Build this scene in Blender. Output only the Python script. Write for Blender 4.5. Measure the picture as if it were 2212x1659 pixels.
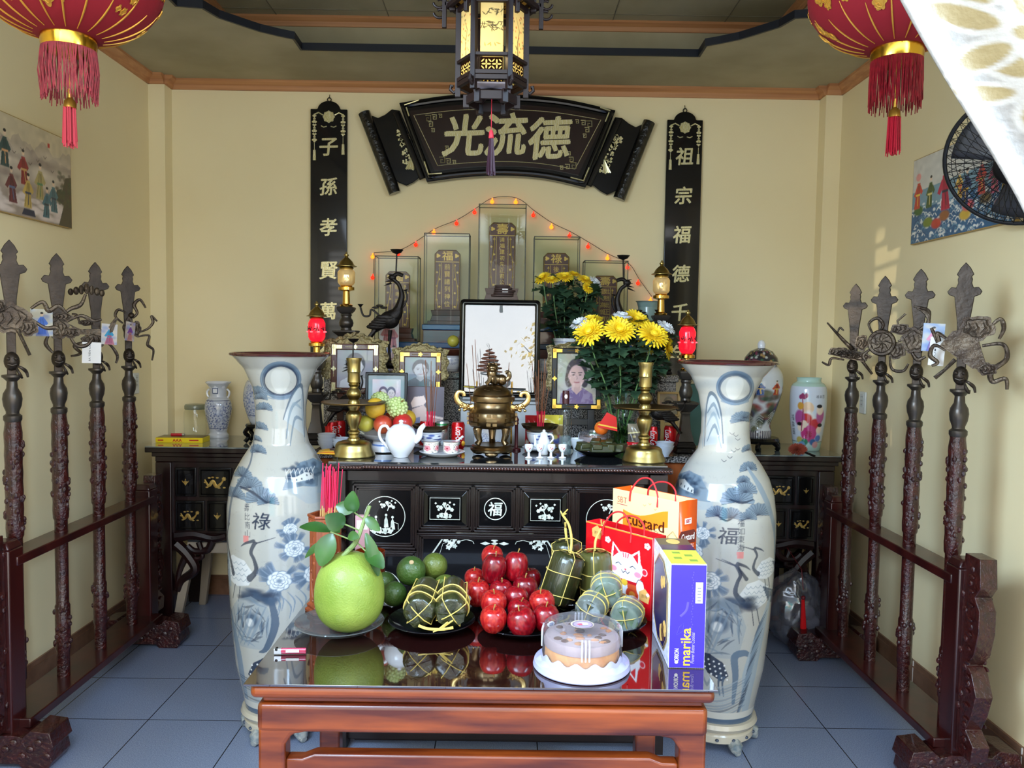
import bpy, math, random
import numpy as np
from math import sin, cos, pi, radians as rad
from mathutils import Matrix, Vector, noise as mnoise
random.seed(7)
C = bpy.context.scene.collection
for _o in list(bpy.data.objects): bpy.data.objects.remove(_o)
scn = bpy.context.scene

# ------------------------------------------------------------------ camera, world, light, exposure
FPX, YAW, PITCH, ROLL, CAMZ = 1745.75, rad(-.2744), rad(-3.3306), rad(.8574), 1.6
_fw = np.array([-sin(YAW)*cos(PITCH), cos(YAW)*cos(PITCH), sin(PITCH)])
_r = np.array([cos(YAW), sin(YAW), 0.]); _u = np.cross(_r, _fw)
CR = _r*cos(ROLL)+_u*sin(ROLL); CU = -_r*sin(ROLL)+_u*cos(ROLL)
CP = np.array([0, 0, CAMZ])
cam = bpy.data.cameras.new('camera'); cam.sensor_width = 36; cam.lens = FPX/2212*36
cam.clip_start = .05
camo = bpy.data.objects.new('camera', cam); C.objects.link(camo)
camo.matrix_world = Matrix(((CR[0], CU[0], -_fw[0], 0), (CR[1], CU[1], -_fw[1], 0), (CR[2], CU[2], -_fw[2], CAMZ), (0, 0, 0, 1)))
scn.camera = camo

scn.view_settings.view_transform = 'Standard'; scn.view_settings.look = 'None'
scn.view_settings.gamma = 1; scn.view_settings.use_curve_mapping = False
scn.view_settings.exposure = 0.28
for _k, _v in dict(max_bounces=7, diffuse_bounces=4, glossy_bounces=3, transmission_bounces=4, transparent_max_bounces=14, adaptive_threshold=.045, caustics_reflective=False, caustics_refractive=False).items(): setattr(scn.cycles, _k, _v)

wd = bpy.data.worlds.new('sky'); scn.world = wd; wd.use_nodes = True
_n = wd.node_tree.nodes; _l = wd.node_tree.links
_bg = _n['Background']; _bg.inputs[1].default_value = 4.4
_tc = _n.new('ShaderNodeTexCoord'); _sp = _n.new('ShaderNodeSeparateXYZ'); _rp = _n.new('ShaderNodeValToRGB')
_nz = _n.new('ShaderNodeTexNoise'); _nz.inputs['Scale'].default_value = 2.2; _nz.inputs['Detail'].default_value = 5
_mx = _n.new('ShaderNodeMix'); _mx.data_type = 'RGBA'; _cr = _n.new('ShaderNodeValToRGB')
_cr.color_ramp.elements[0].position = .45; _cr.color_ramp.elements[1].position = .62
_l.new(_tc.outputs['Generated'], _sp.inputs[0]); _l.new(_sp.outputs[2], _rp.inputs[0])
_l.new(_tc.outputs['Generated'], _nz.inputs['Vector']); _l.new(_nz.outputs[0], _cr.inputs[0]); _l.new(_cr.outputs[0], _mx.inputs[0])
_rp.color_ramp.elements[0].position = .0; _rp.color_ramp.elements[0].color = (1, .94, .84, 1)
_rp.color_ramp.elements[1].position = .6; _rp.color_ramp.elements[1].color = (.45, .66, 1, 1)
_l.new(_rp.outputs[0], _mx.inputs[6]); _mx.inputs[7].default_value = (1, 1, 1, 1); _l.new(_mx.outputs[2], _bg.inputs[0])

def lamp(name, kind, loc, energy, color=(1, 1, 1), **kw):
    d = bpy.data.lights.new(name, kind); d.energy = energy; d.color = color
    tgt = kw.pop('target', None); portal = kw.pop('portal', False)
    for k, v in kw.items(): setattr(d, k, v)
    if portal: d.cycles.is_portal = True
    o = bpy.data.objects.new(name, d); C.objects.link(o); o.location = loc
    if tgt is not None: o.rotation_euler = (Vector(tgt)-Vector(loc)).to_track_quat('-Z', 'Y').to_euler()
    return o
YF, XL, XR, YB, ZC = .75, -2.11, 1.92, 4.88, 3.085       # front wall, side walls, back wall, lower ceiling
lamp('door_portal', 'AREA', (.24, YF-.12, 1.43), 1, shape='RECTANGLE', size=3.2, size_y=2.84, target=(.24, 3, 1.43), portal=True)
lamp('sun', 'SUN', (0, 6, 8), 6, (1, .8, .5), angle=rad(.6), target=(.9, 2.6, 2.4))
# added fill lamps under the lintel, brightening the floor and lower side walls
lamp('door_fill', 'AREA', (-.1, .86, 2.7), 34, (.7, .84, 1), shape='RECTANGLE', size=3.4, size_y=.4, target=(-.1, 2.7, .2))
lamp('door_fill_left', 'AREA', (-1.1, .9, 2.3), 30, (.52, .74, 1), shape='RECTANGLE', size=.9, size_y=.9, target=(1.92, 3.3, .1), spread=rad(100))  # added blue fill, aimed at the foot of the right wall
lamp('door_fill_right', 'AREA', (1.2, .9, 2.3), 30, (.52, .74, 1), shape='RECTANGLE', size=.9, size_y=.9, target=(-2.11, 3.3, .1), spread=rad(100))  # its added counterpart, lifting the foot of the left wall
# sun thrown back by a pane across the street, through the barred side window on to the right wall
lamp('glint', 'SPOT', (-11.4, -8.25, 3.03), 3600, (1, .9, .7), spot_size=rad(3.9), spot_blend=.05, shadow_soft_size=.03, target=(-1.83, .75, 1.98))
# ------------------------------------------------------------------ helpers
def at(px, py, Y=None, X=None, Z=None):
    d = _fw+CR*((px-1106)/FPX)+CU*((829.5-py)/FPX)
    t = Y/d[1] if Y is not None else X/d[0] if X is not None else (Z-CAMZ)/d[2]
    return Vector(CP+d*t)
def lin(c):
    c = np.asarray(c, float)/255.
    return np.where(c <= .04045, c/12.92, ((c+.055)/1.055)**2.4)
def L4(c): return (*[float(x) for x in lin(c)], 1)
_M = {}
def mat(name, rgb=(200, 200, 200), rough=.5, metal=0, coat=0, rgb2=None, scale=8, stretch=(1, 1, 1), detail=4, kind='noise', bump=0, bscale=None, alpha=1, trans=0, ior=1.45,
        emis=None, estr=1, vcol=False, lo=.35, hi=.65, spec=.5, thin=False, sss=0, coatr=.05):
    if name in _M: return _M[name]
    m = bpy.data.materials.new(name); m.use_nodes = True; n = m.node_tree.nodes; l = m.node_tree.links; b = n['Principled BSDF']
    i = b.inputs; i['Base Color'].default_value = L4(rgb); i['Roughness'].default_value = rough; i['Metallic'].default_value = metal
    i['Coat Weight'].default_value = coat; i['Coat Roughness'].default_value = coatr; i['IOR'].default_value = ior; i['Specular IOR Level'].default_value = spec
    i['Alpha'].default_value = alpha; i['Transmission Weight'].default_value = trans
    if sss: i['Subsurface Weight'].default_value = sss; i['Subsurface Radius'].default_value = (.02, .01, .005); i['Subsurface Scale'].default_value = .5
    if emis is not None: i['Emission Color'].default_value = L4(emis); i['Emission Strength'].default_value = estr
    if rgb2 is not None or bump:
        tc = n.new('ShaderNodeTexCoord'); mp = n.new('ShaderNodeMapping'); mp.inputs['Scale'].default_value = stretch; l.new(tc.outputs['Object'], mp.inputs[0])
    def tex(sc):
        if kind == 'voronoi': t = n.new('ShaderNodeTexVoronoi')
        elif kind == 'wave': t = n.new('ShaderNodeTexWave'); t.inputs['Distortion'].default_value = 6; t.inputs['Detail'].default_value = 3; t.inputs['Detail Scale'].default_value = 1.5
        else: t = n.new('ShaderNodeTexNoise'); t.inputs['Detail'].default_value = detail
        t.inputs['Scale'].default_value = sc; l.new(mp.outputs[0], t.inputs['Vector'])
        return t.outputs['Fac'] if kind != 'voronoi' else t.outputs['Distance']
    src = None
    if rgb2 is not None:
        r = n.new('ShaderNodeValToRGB'); r.color_ramp.elements[0].position = lo; r.color_ramp.elements[1].position = hi
        r.color_ramp.elements[0].color = L4(rgb); r.color_ramp.elements[1].color = L4(rgb2)
        l.new(tex(scale), r.inputs[0]); src = r.outputs[0]
    if vcol:
        a = n.new('ShaderNodeAttribute'); a.attribute_name = 'Col'; src = a.outputs['Color']
    if src is not None: l.new(src, i['Base Color'])
    if bump:
        bp = n.new('ShaderNodeBump'); bp.inputs['Strength'].default_value = bump; bp.inputs['Distance'].default_value = .01
        l.new(tex(bscale or scale), bp.inputs['Height']); l.new(bp.outputs[0], i['Normal'])
    _M[name] = m
    return m
def glassmat(name, tint=(255, 255, 255), refl=.06, rough=0.0, op=.0, opc=(200, 200, 200)):
    """thin clear glazing: light passes straight through, edges reflect more"""
    if name in _M: return _M[name]
    m = bpy.data.materials.new(name); m.use_nodes = True; n = m.node_tree.nodes; l = m.node_tree.links; n.remove(n['Principled BSDF'])
    out = n['Material Output']; t = n.new('ShaderNodeBsdfTransparent'); t.inputs[0].default_value = L4(tint)
    g = n.new('ShaderNodeBsdfGlossy'); g.inputs['Roughness'].default_value = rough
    lw = n.new('ShaderNodeLayerWeight'); lw.inputs[0].default_value = .5
    pw = n.new('ShaderNodeMath'); pw.operation = 'POWER'; pw.inputs[1].default_value = 4; l.new(lw.outputs['Facing'], pw.inputs[0])
    ma = n.new('ShaderNodeMath'); ma.operation = 'MULTIPLY_ADD'; ma.inputs[1].default_value = .6; ma.inputs[2].default_value = refl
    l.new(pw.outputs[0], ma.inputs[0]); mx = n.new('ShaderNodeMixShader'); l.new(ma.outputs[0], mx.inputs[0]); l.new(t.outputs[0], mx.inputs[1]); l.new(g.outputs[0], mx.inputs[2])
    last = mx.outputs[0]
    if op:
        d = n.new('ShaderNodeBsdfDiffuse'); d.inputs[0].default_value = L4(opc); m2 = n.new('ShaderNodeMixShader'); m2.inputs[0].default_value = op
        l.new(last, m2.inputs[1]); l.new(d.outputs[0], m2.inputs[2]); last = m2.outputs[0]
    l.new(last, out.inputs[0]); _M[name] = m
    return m

_T = {}
def textmesh(s, off=0., shear=0., flipx=False, space=1.):
    k = (s, off, shear, space)
    if k not in _T:
        c = bpy.data.curves.new('txt', 'FONT'); c.body = s; c.offset = off; c.shear = shear; c.resolution_u = 3; c.space_character = space
        o = bpy.data.objects.new('txt', c); C.objects.link(o)
        me = bpy.data.meshes.new_from_object(o.evaluated_get(bpy.context.evaluated_depsgraph_get()))
        V = np.array([v.co[:2] for v in me.vertices]); F = [tuple(p.vertices) for p in me.polygons]
        a, b = V.min(0), V.max(0)
        _T[k] = (V-(a+b)/2, F, b-a)
        bpy.data.objects.remove(o); bpy.data.curves.remove(c); bpy.data.meshes.remove(me)
    return _T[k]

class MB:
    """collects shapes of one part"""
    def __init__(s): s.V = []; s.F = []; s.n = 0; s.T = Matrix.Identity(4); s.mi = 0; s.Cc = []; s.hascol = False
    def tr(s, loc=(0, 0, 0), rz=0, rx=0, ry=0, sc=1):
        s.T = Matrix.Translation(loc) @ Matrix.Rotation(rz, 4, 'Z') @ Matrix.Rotation(ry, 4, 'Y') @ Matrix.Rotation(rx, 4, 'X') @ Matrix.Scale(sc, 4); return s
    def m(s, i): s.mi = i; return s
    def add(s, V, F, smooth=True, col=None, raw=False):
        V = np.asarray(V, float).reshape(-1, 3)
        if not raw:
            A = np.array(s.T); V = V@A[:3, :3].T+A[:3, 3]
        s.V.append(V); s.F.append((F, s.mi, smooth, s.n)); s.n += len(V)
        if col is not None: s.hascol = True
        s.Cc.append(col if col is not None else np.ones((len(V), 3))); return s
    def box(s, c, d, rz=0, taper=1.):
        x, y, z = [q/2 for q in d]; cx, cy, cz = c; ca, sa = cos(rz), sin(rz); V = []
        for k, (i, j, h) in enumerate([(-1, -1, -1), (1, -1, -1), (1, 1, -1), (-1, 1, -1), (-1, -1, 1), (1, -1, 1), (1, 1, 1), (-1, 1, 1)]):
            t = taper if h > 0 else 1; a, b = i*x*t, j*y*t
            V.append((cx+a*ca-b*sa, cy+a*sa+b*ca, cz+h*z))
        return s.add(V, [(3, 2, 1, 0), (4, 5, 6, 7), (0, 1, 5, 4), (1, 2, 6, 5), (2, 3, 7, 6), (3, 0, 4, 7)], False)
    def lathe(s, prof, n=32, c=(0, 0, 0), sx=1, sy=1, smooth=True, rot=0, ripple=None):
        V = []; F = []; k = len(prof)
        for j, (r, z) in enumerate(prof):
            for i in range(n):
                a = 2*pi*i/n+rot; q = r*(ripple(a, z) if ripple else 1)
                V.append((c[0]+q*cos(a)*sx, c[1]+q*sin(a)*sy, c[2]+z))
        for j in range(k-1):
            for i in range(n):
                i2 = (i+1) % n; F.append((j*n+i, j*n+i2, (j+1)*n+i2, (j+1)*n+i))
        if prof[0][0] > 1e-5: F.append(tuple(range(n-1, -1, -1)))
        if prof[-1][0] > 1e-5: F.append(tuple((k-1)*n+i for i in range(n)))
        return s.add(V, F, smooth)
    def cyl(s, a, b, r, r2=None, n=16): return s.tube([a, b], [r, r if r2 is None else r2], n)
    def tube(s, pts, r, n=8, closed=False, flat=1.):
        P = [Vector(p) for p in pts]; k = len(P); R = r if isinstance(r, (list, tuple)) else [r]*k
        V = []; F = []; up = None
        for j in range(k):
            t = (P[(j+1) % k]-P[j-1]) if closed else (P[min(j+1, k-1)]-P[max(j-1, 0)])
            if t.length < 1e-9: t = Vector((0, 0, 1))
            t.normalize()
            if up is None: up = Vector((0, 1, 0)) if abs(t.y) < .9 else Vector((1, 0, 0))
            a = t.cross(up)
            if a.length < 1e-6: a = t.cross(Vector((1, 0, .3)))
            a.normalize(); b = a.cross(t).normalized(); up = b
            for i in range(n):
                q = 2*pi*i/n; p = P[j]+a*(cos(q)*R[j])+b*(sin(q)*R[j]*flat); V.append(p[:])
        m = k if closed else k-1
        for j in range(m):
            j2 = (j+1) % k
            for i in range(n):
                i2 = (i+1) % n; F.append((j*n+i, j*n+i2, j2*n+i2, j2*n+i))
        if not closed: F.append(tuple(range(n-1, -1, -1))); F.append(tuple((k-1)*n+i for i in range(n)))
        return s.add(V, F)
    def sphere(s, c, r, nu=20, nv=12, fn=None):
        rx, ry, rz = (r, r, r) if not isinstance(r, (tuple, list)) else r; V = []; F = []
        for j in range(nv+1):
            t = pi*j/nv
            for i in range(nu):
                a = 2*pi*i/nu; d = (sin(t)*cos(a), sin(t)*sin(a), -cos(t)); q = fn(d) if fn else 1
                V.append((c[0]+rx*d[0]*q, c[1]+ry*d[1]*q, c[2]+rz*d[2]*q))
        for j in range(nv):
            for i in range(nu):
                i2 = (i+1) % nu; F.append((j*nu+i, j*nu+i2, (j+1)*nu+i2, (j+1)*nu+i))
        return s.add(V, F)
    def prism(s, poly, y0, y1, smooth=False, mapf=None):
        """outline in the xz plane, thick along y"""
        n = len(poly); ar = sum(poly[i][0]*poly[(i+1) % n][1]-poly[(i+1) % n][0]*poly[i][1] for i in range(n))
        if ar < 0: poly = poly[::-1]
        V = [(p[0], y0, p[1]) for p in poly]+[(p[0], y1, p[1]) for p in poly]
        F = [tuple(range(n)), tuple(range(2*n-1, n-1, -1))]+[(i, i+n, (i+1) % n+n, (i+1) % n) for i in range(n)]
        return s.add(V, F, smooth)
    def slab(s, poly, z0, z1):
        n = len(poly); ar = sum(poly[i][0]*poly[(i+1) % n][1]-poly[(i+1) % n][0]*poly[i][1] for i in range(n))
        if ar < 0: poly = poly[::-1]
        V = [(p[0], p[1], z0) for p in poly]+[(p[0], p[1], z1) for p in poly]
        F = [tuple(range(n-1, -1, -1)), tuple(range(n, 2*n))]+[(i, (i+1) % n, (i+1) % n+n, i+n) for i in range(n)]
        return s.add(V, F, False)
    def text(s, t, c, size, depth=.001, off=0., shear=0., w=None, face='front', mapf=None, rot=0, space=1., h=None, bold=0.):
        """letters upright in the xz plane facing -y (front); size = overall height unless w given"""
        if bold:
            e = bold*(size or w*.3)
            for i, (dx, dz) in enumerate(((-1, .5), (1, -.5), (.5, 1), (-.5, -1), (0, 0))):
                if face == 'top': q = (c[0]+dx*e, c[1]+dz*e, c[2]-i*4e-5)
                elif face in ('left', 'right'): q = (c[0]+i*4e-5*(1 if face == 'right' else -1), c[1]+dx*e, c[2]+dz*e)
                else: q = (c[0]+dx*e, c[1]+i*4e-5, c[2]+dz*e)
                s.text(t, q, size, depth, 0, shear, w, face, mapf, rot, space, h)
            return s
        V, F, d = textmesh(t, off, shear, space=space)
        k = size/d[1] if w is None else w/d[0]; kz = k if h is None else h/d[1]
        if w is not None and size: kz = size/d[1]
        P = V*np.array([k, kz]); ca, sa = cos(rot), sin(rot)
        P = np.stack([P[:, 0]*ca-P[:, 1]*sa, P[:, 0]*sa+P[:, 1]*ca], 1); n = len(P)
        def put(y):
            if face == 'top': return np.stack([P[:, 0]+c[0], P[:, 1]+c[1], np.full(n, c[2]-y)], 1)
            if face == 'right': return np.stack([np.full(n, c[0]+y), -P[:, 0]+c[1], P[:, 1]+c[2]], 1)
            if face == 'left': return np.stack([np.full(n, c[0]-y), P[:, 0]+c[1], P[:, 1]+c[2]], 1)
            return np.stack([P[:, 0]+c[0], np.full(n, c[1]+y), P[:, 1]+c[2]], 1)
        A = put(-depth)
        if mapf is not None: A = np.array([mapf(*p) for p in A])
        FF = [f for f in F]
        if depth > .0016 and mapf is None:
            B = put(0); E = {}
            for f in F:
                for i in range(len(f)): E[(f[i], f[(i+1) % len(f)])] = 1
            for (a, b) in E:
                if (b, a) not in E: FF.append((b, a, a+n, b+n))
            A = np.concatenate([A, B])
        return s.add(A, FF, False)
    def grid(s, P, col=None, smooth=True, closed=False):
        """P: (rows, cols, 3) points"""
        h, w = P.shape[:2]; idx = np.arange(h*w).reshape(h, w)
        if closed: idx = np.concatenate([idx, idx[:, :1]], 1)
        F = np.stack([idx[:-1, :-1], idx[:-1, 1:], idx[1:, 1:], idx[1:, :-1]], -1).reshape(-1, 4)
        return s.add(P.reshape(-1, 3), F, smooth, None if col is None else col.reshape(-1, 3))
    def build(s, name, mats, parent=None, bevel=0, seg=2, sub=0, sharp=35, solid=0):
        me = bpy.data.meshes.new(name)
        V = np.concatenate(s.V) if s.V else np.zeros((0, 3)); LS = []; LV = []; MI = []; SM = []
        for F, mi, sm, b in s.F:
            if isinstance(F, np.ndarray):
                LV.append((F+b).ravel()); k = np.full(len(F), F.shape[1]); nf = len(F)
            else:
                LV.append(np.array([i for f in F for i in f], dtype=np.int64)+b); k = np.array([len(f) for f in F]); nf = len(F)
            LS.append(k); MI.append(np.full(nf, mi)); SM.append(np.full(nf, sm))
        LV = np.concatenate(LV); LT = np.concatenate(LS); st = np.concatenate([[0], np.cumsum(LT)[:-1]])
        me.vertices.add(len(V)); me.vertices.foreach_set('co', V.astype(np.float32).ravel())
        me.loops.add(len(LV)); me.loops.foreach_set('vertex_index', LV.astype(np.int32))
        me.polygons.add(len(LT)); me.polygons.foreach_set('loop_start', st.astype(np.int32))
        me.polygons.foreach_set('material_index', np.concatenate(MI).astype(np.int32)); me.polygons.foreach_set('use_smooth', np.concatenate(SM).astype(bool))
        me.update(calc_edges=True); me.validate()
        if s.hascol:
            ca = me.color_attributes.new('Col', 'FLOAT_COLOR', 'POINT'); Q = np.ones((len(V), 4)); Q[:, :3] = np.concatenate(s.Cc)
            ca.data.foreach_set('color', Q.astype(np.float32).ravel())
        if sharp: me.set_sharp_from_angle(angle=rad(sharp))
        for q in (mats if isinstance(mats, (list, tuple)) else [mats]): me.materials.append(q)
        o = bpy.data.objects.new(name, me); C.objects.link(o)
        if parent is not None: o.parent = parent
        if solid: d = o.modifiers.new('solid', 'SOLIDIFY'); d.thickness = solid; d.offset = 0
        if bevel: d = o.modifiers.new('bevel', 'BEVEL'); d.width = bevel; d.segments = seg; d.limit_method = 'ANGLE'; d.angle_limit = rad(40)
        if sub: d = o.modifiers.new('subsurf', 'SUBSURF'); d.levels = sub; d.render_levels = sub
        return o
def tag(o, label=None, cat=None, group=None, kind=None):
    for k, v in (('label', label), ('category', cat), ('group', group), ('kind', kind)):
        if v: o[k] = v
    return o
def thing(name, label, cat, loc=(0, 0, 0), rz=0, group=None):
    o = bpy.data.objects.new(name, None); C.objects.link(o); o.location = loc; o.rotation_euler = (0, 0, rz); o.empty_display_size = .05
    return tag(o, label, cat, group)
KIDS = {}
def kids(o): return [c for c in C.objects if c.parent == o]
def dup(root, loc, label, rot=None, group=None, scale=None):
    r = root.copy(); C.objects.link(r); r.location = loc; r['label'] = label
    if rot is not None: r.rotation_euler = rot
    if group: r['group'] = group
    if scale is not None: r.scale = scale if not isinstance(scale, (int, float)) else (scale,)*3
    for ch in kids(root):
        c = ch.copy(); C.objects.link(c); c.parent = r
        for g in kids(ch):
            d = g.copy(); C.objects.link(d); d.parent = c
    return r
def one(name, mb, mats, label, cat, loc=(0, 0, 0), rz=0, group=None, **k):
    o = mb.build(name, mats, **k); o.location = loc; o.rotation_euler = (0, 0, rz); return tag(o, label, cat, group)
def struct(name, mb, mats, **k): return tag(mb.build(name, mats, **k), kind='structure')
def arc(cx, cz, r, a0, a1, n=12, rz=None): return [(cx+r*cos(rad(a0+(a1-a0)*i/n)), cz+(rz or r)*sin(rad(a0+(a1-a0)*i/n))) for i in range(n+1)]
def spline(pts, n=8, closed=False):
    """Catmull-Rom through the points (any dimension)"""
    P = [np.array(p, float) for p in pts]; k = len(P); out = []
    for i in range(k if closed else k-1):
        p0 = P[i-1] if closed or i > 0 else P[i]; p1 = P[i]; p2 = P[(i+1) % k]; p3 = P[(i+2) % k] if closed or i+2 < k else P[k-1]
        for j in range(n):
            t = j/n; out.append(.5*((2*p1)+(-p0+p2)*t+(2*p0-5*p1+4*p2-p3)*t*t+(-p0+3*p1-3*p2+p3)*t**3))
    if not closed: out.append(P[-1])
    return [tuple(o) for o in out]
def ell(cx, cz, rx, rz=None, n=20): return [(cx+rx*cos(2*pi*i/n), cz+(rz or rx)*sin(2*pi*i/n)) for i in range(n)]
def petalpoly(cx, cz, r, k=5, d=.35, n=40, ph=0): return [(cx+r*(1-d+d*abs(cos(k*(2*pi*i/n+ph)/2)))*cos(2*pi*i/n), cz+r*(1-d+d*abs(cos(k*(2*pi*i/n+ph)/2)))*sin(2*pi*i/n)) for i in range(n)]

class Canvas:
    """a painted picture held as an array; becomes vertex colours of a dense grid. x to the right, y DOWN, in cells of size 1 = 1/W of the width"""
    def __init__(s, w, h, bg):
        s.w, s.h = w, h; s.A = np.zeros((h, w, 3)); s.A[:] = lin(bg)
    def _blend(s, x0, y0, M, col):
        a = M[..., None]; s.A[y0:y0+M.shape[0], x0:x0+M.shape[1]] = s.A[y0:y0+M.shape[0], x0:x0+M.shape[1]]*(1-a)+lin(col)*a
    def _bb(s, xs, ys, pad):
        x0 = max(0, int(min(xs)-pad)); x1 = min(s.w, int(max(xs)+pad)+2); y0 = max(0, int(min(ys)-pad)); y1 = min(s.h, int(max(ys)+pad)+2)
        return x0, x1, y0, y1
    def fill(s, P, col, a=1.):
        P = np.asarray(P, float); x0, x1, y0, y1 = s._bb(P[:, 0], P[:, 1], 1)
        if x1 <= x0 or y1 <= y0: return
        M = np.zeros((y1-y0, x1-x0))
        for oy in (.25, .75):
            Y, X = np.mgrid[y0:y1, x0:x1].astype(float); Y += oy-.5; In = np.zeros(X.shape, bool)
            for i in range(len(P)):
                ax, ay = P[i-1]; bx, by = P[i]
                if ay == by: continue
                In ^= ((ay > Y) != (by > Y)) & (X < (bx-ax)*(Y-ay)/(by-ay)+ax)
            M += In*.5
        s._blend(x0, y0, M*a, col)
    def line(s, P, w, col, a=1., soft=.7):
        P = np.asarray(P, float); W = w if isinstance(w, (list, tuple, np.ndarray)) else [w]*len(P); mw = max(W)
        x0, x1, y0, y1 = s._bb(P[:, 0], P[:, 1], mw+2)
        if x1 <= x0 or y1 <= y0: return
        Y, X = np.mgrid[y0:y1, x0:x1].astype(float); M = np.zeros(X.shape)
        for i in range(len(P)-1):
            ax, ay = P[i]; dx, dy = P[i+1]-P[i]; q = dx*dx+dy*dy+1e-9
            t = np.clip(((X-ax)*dx+(Y-ay)*dy)/q, 0, 1); d = np.hypot(X-ax-t*dx, Y-ay-t*dy); r = (W[i]*(1-t)+W[i+1]*t)/2
            M = np.maximum(M, np.clip((r-d)/soft+.5, 0, 1))
        s._blend(x0, y0, M*a, col)
    def blob(s, cx, cy, rx, ry, col, a=1., soft=.15, ang=0):
        R = max(rx, ry)*(1+soft)+1; x0, x1, y0, y1 = s._bb([cx], [cy], R)
        if x1 <= x0 or y1 <= y0: return
        Y, X = np.mgrid[y0:y1, x0:x1].astype(float); u = (X-cx)*cos(ang)+(Y-cy)*sin(ang); v = -(X-cx)*sin(ang)+(Y-cy)*cos(ang)
        d = np.hypot(u/max(rx, .1), v/max(ry, .1)); s._blend(x0, y0, np.clip((1+soft-d)/(2*soft+1e-6), 0, 1)*a, col)
    def text(s, t, cx, cy, size, col, off=0., shear=0., rot=0, w=None, a=1.):
        V, F, d = textmesh(t, off, shear); k = size/d[1]; kx = k if w is None else w/d[0]
        ca, sa = cos(rot), sin(rot); X = V[:, 0]*kx; Y = -V[:, 1]*k; P = np.stack([cx+X*ca-Y*sa, cy+X*sa+Y*ca], 1)
        x0, x1, y0, y1 = s._bb(P[:, 0], P[:, 1], 2)
        if x1 <= x0 or y1 <= y0: return
        M = np.zeros((y1-y0, x1-x0))
        for oy in (.17, .5, .83):
            for ox in (.25, .75):
                Yg, Xg = np.mgrid[y0:y1, x0:x1].astype(float); Yg += oy-.5; Xg += ox-.5; In = np.zeros(Xg.shape, bool)
                for f in F:
                    q = P[list(f)]; b0 = max(0, int(q[:, 0].min()-1)-x0); b1 = int(q[:, 0].max()+2)-x0; c0 = max(0, int(q[:, 1].min()-1)-y0); c1 = int(q[:, 1].max()+2)-y0
                    xs = Xg[c0:c1, b0:b1]; ys = Yg[c0:c1, b0:b1]
                    if xs.size == 0: continue
                    I2 = np.zeros(xs.shape, bool)
                    for i in range(len(q)):
                        ax, ay = q[i-1]; bx, by = q[i]
                        if ay != by: I2 ^= ((ay > ys) != (by > ys)) & (xs < (bx-ax)*(ys-ay)/(by-ay)+ax)
                    In[c0:c1, b0:b1] |= I2
                M += In/6.
        s._blend(x0, y0, np.clip(M, 0, 1)*a, col)
    def mottle(s, amt=.1, sc=20, seed=0):
        g = np.random.default_rng(seed); k = g.normal(size=(s.h//sc+3, s.w//sc+3)); Y, X = np.mgrid[0:s.h, 0:s.w]/sc
        i, j = Y.astype(int), X.astype(int); u, v = Y-i, X-j; u = u*u*(3-2*u); v = v*v*(3-2*v)
        n = k[i, j]*(1-u)*(1-v)+k[i+1, j]*u*(1-v)+k[i, j+1]*(1-u)*v+k[i+1, j+1]*u*v
        s.A *= (1+amt*n)[..., None]; s.A = np.clip(s.A, 0, 1)
    def panel(s, mb, c, w, h, face='front'):
        """flat grid showing the canvas, centre c"""
        X = np.linspace(-w/2, w/2, s.w); Z = np.linspace(h/2, -h/2, s.h); XX, ZZ = np.meshgrid(X, Z); P = np.zeros((s.h, s.w, 3))
        if face == 'front': P[..., 0] = XX+c[0]; P[..., 1] = c[1]; P[..., 2] = ZZ+c[2]
        elif face == 'top': P[..., 0] = XX+c[0]; P[..., 1] = ZZ+c[1]; P[..., 2] = c[2]
        elif face == 'right': P[..., 0] = c[0]; P[..., 1] = -XX+c[1]; P[..., 2] = ZZ+c[2]
        elif face == 'left': P[..., 0] = c[0]; P[..., 1] = XX+c[1]; P[..., 2] = ZZ+c[2]
        return mb.grid(P[::-1], s.A[::-1], smooth=False)
# ------------------------------------------------------------------ materials shared by many things
WALL = mat('cream_paint', (236, 219, 173), .6, rgb2=(240, 224, 179), scale=1.5)
CEIL = mat('ceiling_paint', (178, 168, 138), .85, rgb2=(158, 148, 118), scale=2.2)
ROSE = mat('rosewood', (38, 10, 11), .3, coat=.4, rgb2=(64, 20, 17), scale=9, stretch=(1, 1, .12), bump=.03)
ROSEC = mat('carved_rosewood', (38, 10, 11), .26, coat=.5, rgb2=(62, 19, 16), scale=30, bump=.9, bscale=75)
TABW = mat('amber_table_wood', (72, 23, 7), .32, coat=.25, rgb2=(136, 62, 18), scale=7, stretch=(.35, 3, 3), detail=7)
BLK = mat('black_lacquer', (9, 8, 9), .22, coat=.35, spec=.3)
BLKW = mat('black_brown_wood', (17, 10, 9), .32, coat=.2, spec=.35, rgb2=(33, 21, 18), scale=8, stretch=(.15, 1, 2.5), detail=6)
PEARL = mat('mother_of_pearl', (205, 190, 120), .22, .35, rgb2=(236, 232, 196), scale=40, kind='wave', lo=.2, hi=.8)
PEARLW = mat('pale_pearl', (196, 202, 186), .2, .2, rgb2=(238, 236, 222), scale=60)
GOLDI = mat('gold_inlay', (190, 150, 70), .3, .6, rgb2=(214, 184, 110), scale=60)
BRASS = mat('aged_brass', (150, 130, 76), .33, 1, rgb2=(176, 156, 98), scale=6, bump=.02)
BRASSH = mat('polished_brass', (226, 178, 84), .16, 1)
BRASSD = mat('dull_brass', (108, 86, 52), .42, 1)
BRONZE = mat('dark_bronze', (46, 39, 33), .45, .7, rgb2=(62, 53, 45), scale=14, bump=.25, bscale=60)
BRONZEB = mat('black_bronze', (34, 29, 26), .45, .6, bump=.25, bscale=80)
PEWT = mat('brown_pewter', (74, 68, 62), .34, .7)
PORC = mat('white_porcelain', (232, 234, 238), .12, coat=.5)
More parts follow.
